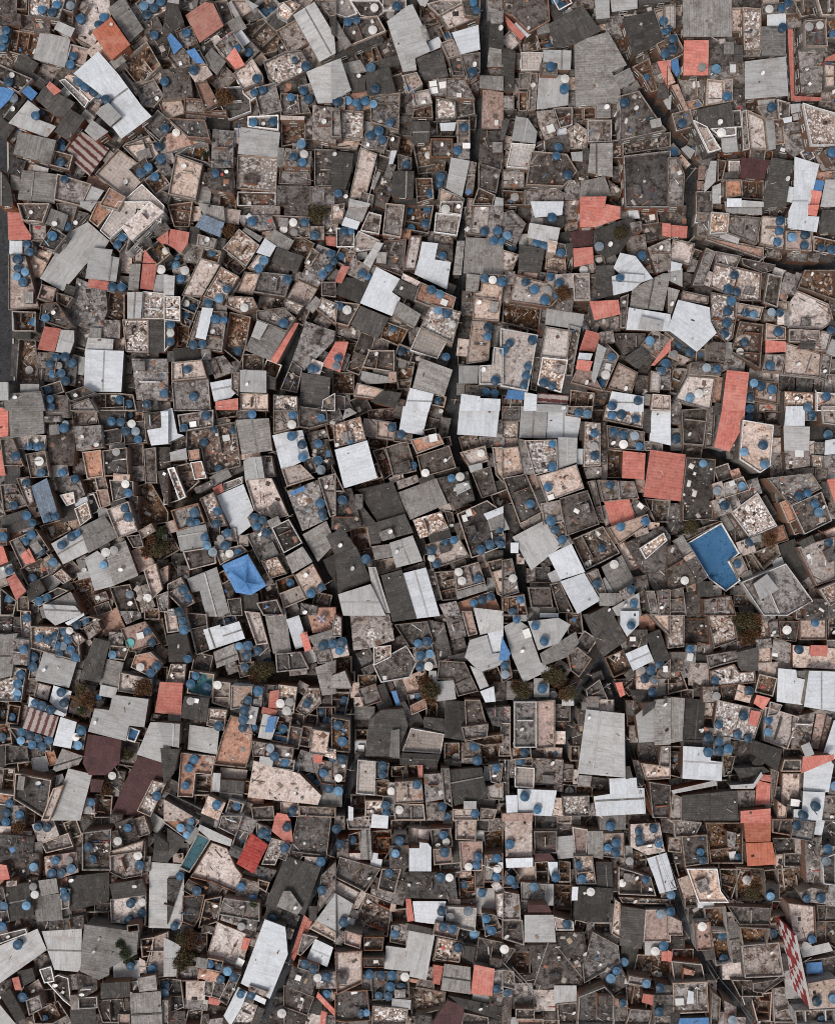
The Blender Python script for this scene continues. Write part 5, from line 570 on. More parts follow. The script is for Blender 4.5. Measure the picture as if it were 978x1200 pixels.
c942.3,1126.3,979.4,1120.3,979.4,1144.4,946.3,1149.4|k956.3,1060.2,979.4,1062.2,979.4,1080.2,958.4,1080.2|L936.3,1112.3,970.4,1104.3,975.4,1114.3,940.3,1122.3|k966.4,1080.2,979.4,1078.2,979.4,1112.3,966.4,1104.3|u944.3,1128.3,962.4,1127.3,963.4,1140.4,944.3,1141.4|k*961.0,1093.0,25,9,90|c*971.7,1118.5,24,6,167
t392,1116.3,424.1,1114.3,424.1,1152.4,394,1166.4|c370.3,1140.4,393.4,1138.4,393.4,1158.4,370.3,1158.4|k425.1,1122.3,450.1,1122.3,450.1,1134.3,426.1,1134.3|k*387.9,1133.5,9,10,175
k786,1126.3,822.1,1130.3,826.1,1150.4,790,1152.4|e*799.5,1119.4,14,24,90|k782,1096.3,802,1098.3,802,1112.3,782,1112.3|p800,1134.3,814.1,1138.4,812.1,1143.4,800,1141.4
G520.3,1129.3,551.3,1133.3,551.3,1165.4,516.2,1160.4|R507.2,1130.3,519.3,1132.3,515.2,1154.4,507.2,1152.4|c*503.9,1141.1,15,6,101|e*546.0,1167.4,15,6,12
R555.3,1130.3,579.4,1135.4,576.4,1167.4,551.3,1164.4|c588,1136.4,602,1138.4,604,1160.4,588,1156.4|c576.4,1138.4,589.4,1136.4,589.4,1162.4,578.4,1164.4|L*563.9,1170.0,21,8,12|k*580.9,1171.0,13,13,94
L*932.5,1153.0,26,33,177|D*928.9,1127.0,25,19,177|c*936.9,1176.7,15,24,74|c*923.0,1110.6,18,14,167
c434.1,1138.4,478.2,1138.4,480.2,1170.4,436.1,1172.4|c*429.5,1149.5,10,22,0
k90.2,1140.4,114.2,1146.4,114.2,1160.4,92.2,1172.4|D*97.8,1194.0,29,23,176|k*102.9,1175.5,12,21,86|c*86.0,1151.0,17,9,83|c*87.8,1174.6,16,9,86|k*115.5,1196.9,6,15,176
c272.2,1140.4,282.2,1142.4,266.1,1178.4,256.1,1172.4|p234.1,1134.3,264.1,1142.4,262.1,1152.4,231.1,1146.4|e*251.4,1131.2,18,13,11|k*255.7,1160.5,11,18,16|G*236.7,1128.8,12,11,11|k*265.9,1138.3,13,8,11
e856.1,1148.4,890.2,1148.4,894.2,1168.4,866.2,1168.4|k882.2,1152.4,920.3,1146.4,894.2,1164.4,882.2,1162.4
k54.1,1150.4,68.1,1142.4,80.2,1146.4,84.2,1180.4,74.1,1172.4|k*50.2,1126.8,16,19,78|c46.1,1136.4,60.1,1132.3,64.1,1150.4,52.1,1152.4
D118.2,1152.4,152.3,1150.4,152.3,1168.4,118.2,1170.4|L*148.5,1138.6,24,30,87|G161.3,1146.4,182.4,1142.4,184.4,1160.4,163.3,1162.4|e*157.3,1157.0,10,13,170|e*127.0,1147.6,13,8,176
t946.3,1152.4,979.4,1146.4,979.4,1180.4,950.3,1182.4|e930.3,1184.4,979.4,1182.4,979.4,1201.5,932.3,1201.5
k196,1146.4,212,1148.4,216,1180.4,196,1188.5|k*207.0,1195.5,20,19,90|c186.4,1148.4,197.4,1146.4,197.4,1170.4,188.4,1172.4
c788,1152.4,828.1,1150.4,830.1,1186.5,788,1188.5|u796,1193.5,830.1,1192.5,830.1,1201.5,794,1201.5|t*833.5,1157.0,15,10,93|D*790.6,1196.0,10,15,0|W806,1160.4,812.1,1162.4,812.1,1176.4,804,1176.4|k*823.0,1189.8,5,19,92|c*804.5,1190.1,18,5,0
e732.3,1152.4,768.4,1158.4,762.3,1186.5,734.3,1182.4|c738.3,1182.4,764.4,1184.4,760.3,1201.5,732.3,1201.5|c*748.9,1150.5,25,8,10|R753.3,1164.4,767.4,1166.4,764.4,1178.4,751.3,1174.4|k*726.9,1166.0,10,10,9|p*726.4,1175.1,14,7,9
k332.3,1154.4,368.3,1168.4,360.3,1190.5,332.3,1180.4|k316.2,1186.5,332.3,1180.4,360.3,1192.5,356.3,1201.5,314.2,1201.5|D*370.6,1181.2,15,13,96|t*366.7,1197.1,17,16,97|k*327.0,1175.1,9,13,0|c*387.1,1198.0,15,11,97|R376.4,1184.4,383.4,1186.5,380.4,1201.5,374.4,1201.5
e478.2,1156.4,522.3,1162.4,520.3,1182.4,482.2,1192.5|c*498.4,1153.6,20,10,9|k*495.2,1198.0,17,15,8|p478.2,1146.4,490.2,1148.4,488.2,1152.4,478.2,1150.4
c904.2,1158.4,918.3,1156.4,930.3,1198.5,906.2,1198.5|e878.2,1166.4,904.2,1162.4,902.2,1196.5,886.2,1196.5|k*874.0,1173.5,11,10,0|e*897.3,1201.1,9,20,94
W279.2,1156.4,290.2,1162.4,282.2,1182.4,270.1,1202.5,262.1,1190.5|s284.2,1172.4,302.2,1178.4,294.2,1201.5,272.2,1201.5|D*301.8,1192.8,24,7,112|k*293.7,1168.5,10,13,20|W300.2,1165.4,312.2,1171.4,310.2,1177.4,297.2,1171.4
D0,1166.4,12,1158.4,30.1,1192.5,20,1198.5|D20,1138.4,38.1,1134.3,42.1,1148.4,26.1,1156.4|t28.1,1158.4,45.1,1147.4,52.1,1160.4,36.1,1170.4|L-4,1172.4,20,1201.5,-4,1201.5|k*24.9,1167.6,15,14,62|k*3.9,1157.0,13,21,76|R14,1146.4,22,1144.4,26.1,1160.4,18,1160.4|c*28.4,1180.8,11,8,63|W*-1.1,1173.0,10,9,62
k678.2,1168.4,708.2,1156.4,719.3,1168.4,718.3,1201.5,676.2,1201.5|c*727.0,1190.0,15,21,0|e*698.0,1152.0,15,13,0
D524.3,1166.4,589.4,1180.4,589.4,1196.5,544.3,1182.4|B524.3,1172.4,544.3,1178.4,540.3,1201.5,504.2,1201.5|c542.3,1186.5,572.4,1192.5,572.4,1201.5,540.3,1201.5|k*580.0,1200.0,11,15,93
G152.3,1164.4,188.4,1161.4,190.4,1201.5,154.3,1201.5|c190.4,1172.4,197.4,1172.4,197.4,1201.5,190.4,1201.5|k*149.5,1179.1,6,17,0
k392,1162.4,430.1,1160.4,434.1,1196.5,404,1198.5,392,1196.5|c*385.0,1165.7,16,12,47|R372.4,1162.4,393.4,1184.4,391.4,1190.5,370.3,1168.4|G*420.1,1201.5,21,8,177|k*397.7,1201.9,8,11,97
k112.2,1172.4,144.3,1170.4,148.3,1198.5,120.2,1198.5|p138.3,1188.5,152.3,1188.5,152.3,1201.5,138.3,1201.5
k588,1168.4,600,1168.4,598,1201.5,588,1201.5|c*611.9,1167.0,23,29,0|k604,1182.4,626.1,1182.4,626.1,1194.5,604,1194.5|p606,1194.5,636.1,1194.5,636.1,1201.5,606,1201.5|c*594.0,1163.8,8,11,86|L*601.9,1199.1,13,7,93
k652.1,1176.4,676.2,1174.4,676.2,1201.5,654.1,1201.5|t*637.0,1173.0,25,25,0|L*662.0,1165.5,20,25,90|c*682.1,1160.0,15,13,0|k*642.0,1190.6,10,17,90|e*645.0,1200.5,10,17,90
c848.1,1172.4,862.2,1180.4,862.2,1201.5,848.1,1201.5|c834.1,1162.4,844.1,1170.4,842.1,1201.5,832.1,1201.5|c*867.5,1199.0,13,10,90|c*845.0,1196.0,19,5,90
e38.1,1186.5,68.1,1172.4,80.2,1190.5,62.1,1200.5,40.1,1200.5|c30.1,1172.4,46.1,1166.4,50.1,1182.4,34.1,1190.5|e*56.1,1168.1,17,17,83|k*31.6,1199.3,12,16,78|c*76.6,1200.0,14,12,155
s436.1,1178.4,478.2,1182.4,476.2,1201.5,435.1,1201.5|L*470.0,1176.6,21,10,5|c*445.5,1175.8,26,6,6|c*481.5,1198.3,10,14,5
e220,1184.4,238.1,1180.4,236.1,1201.5,216,1201.5|t*229.0,1161.0,21,21,90|c*229.6,1177.3,11,27,95|k*252.8,1185.5,21,14,15|c*244.4,1158.7,10,17,10|R245.1,1168.4,260.1,1172.4,256.1,1178.4,244.1,1176.4|c246.1,1194.5,262.1,1192.5,260.1,1201.5,244.1,1201.5|k*241.7,1197.5,7,16,173
c766.4,1190.5,785.4,1190.5,785.4,1201.5,766.4,1201.5|k*776.6,1178.1,22,23,0|D*777.4,1160.0,17,11,8"""
OVER="635,607 501,502 1312,1285 110,69 2218,2260 410,411 1690,1691 935,994 437,439 516,502 1151,1173 954,969 515,502 515,516 493,441 859,851 1223,1171 1675,1686 1724,1710 965,966 1428,1429 213,212 2227,2229 1410,1445 317,343 1422,1423 2206,2259 2072,2153 1048,919 2252,2254 937,974 1153,1192 1867,1848 671,670 671,669 824,823 833,835 1458,1457 472,471 1809,1810 1760,1759 1760,1848 1241,1240 1761,1759 1000,1002 1524,1523 129,127 1808,1810 1934,1933 728,726 1917,1918 949,948 2154,2153 1908,1986 1430,1415 973,972 1355,1386 2102,2111 2116,2093 1676,1686 1676,1675 1478,1477 1788,1818 484,501 484,485 778,777 741,740 140,139 1661,1660 929,930 173,172 1635,1763 1459,1458 508,509 275,240 379,377 977,976 1465,1464 46,45 505,504 989,988 1052,1051 1259,1285 1862,1861 1932,1931 1001,1002 1677,1676 1677,1730 766,765 1731,1730 1545,1544 984,986 1460,1457 529,530 497,496 413,412 865,864 865,943 2043,2042 2235,2153 1723,1722 296,295 1567,1566 71,70 944,942 944,980 1830,1829 1956,1878 1956,1955 1121,1123 978,976 1343,1429 982,983 982,980 2188,2187 960,959 1831,1829 1120,1119 80,79 2310,2309 924,880 904,905 955,954 1220,1228 1795,1792 1344,1342 788,790 985,983 2255,2254 1901,1899 1020,1019 656,658 2236,2234 479,476 1805,1806 184,183 353,351 1122,1044 1122,1119 1433,1435 893,892 1215,1228 1215,1220 1397,1396 1326,1327 478,479 478,477 1615,1575 1237,1183 95,39 1210,1208 1526,1525 1616,1612 804,802 920,919 1427,1424 1427,1539 2323,2321 2271,2267 636,733 1426,1424 2201,2199 1832,1829 2313,2311 1649,1648 1649,1647 1654,1650 1468,1467 1510,1508 1510,1507 1510,1509 2241,2238 219,215 122,145 987,986 217,219 906,902 1711,1710 244,241 1154,1153 1154,1192 1693,1692 739,738 1225,1223 1144,1139 702,698 1264,1262 1474,1472 640,639 1372,1370 148,145 1363,1362 1718,1714 459,458 2382,2381 417,415 417,519 1147,1146 522,520 1218,1228 1218,1220 1979,1978 460,458 1707,1705 265,262 1486,1485 386,267 386,370 467,466 2334,2331 562,560 1045,1044 2245,2244 577,575 495,443 1624,1622 630,627 81,80 2070,2067 1833,1828 249,246 1219,1228 1194,1192 1750,1749 1750,1748 1750,1808 364,361 1785,1783 710,707 2265,2263 839,835 1076,1073 407,406 1299,1298 1953,1948 1953,1950 1618,1612 1127,1125 1774,1773 2221,2219 652,648 63,61 2257,2254 1844,1843 2110,2120 191,188 2328,2324 2136,2243 1066,1062 1234,1162 1009,1007 545,543 1993,1990 16,14 1812,1809 1907,1900 2398,2396 1168,1167 887,848 926,925 1499,1495 2281,2278 2191,2187 37,33 37,32 2115,2112 2152,2150 2152,2146 2266,2265 357,353 2143,2139 1994,1988"
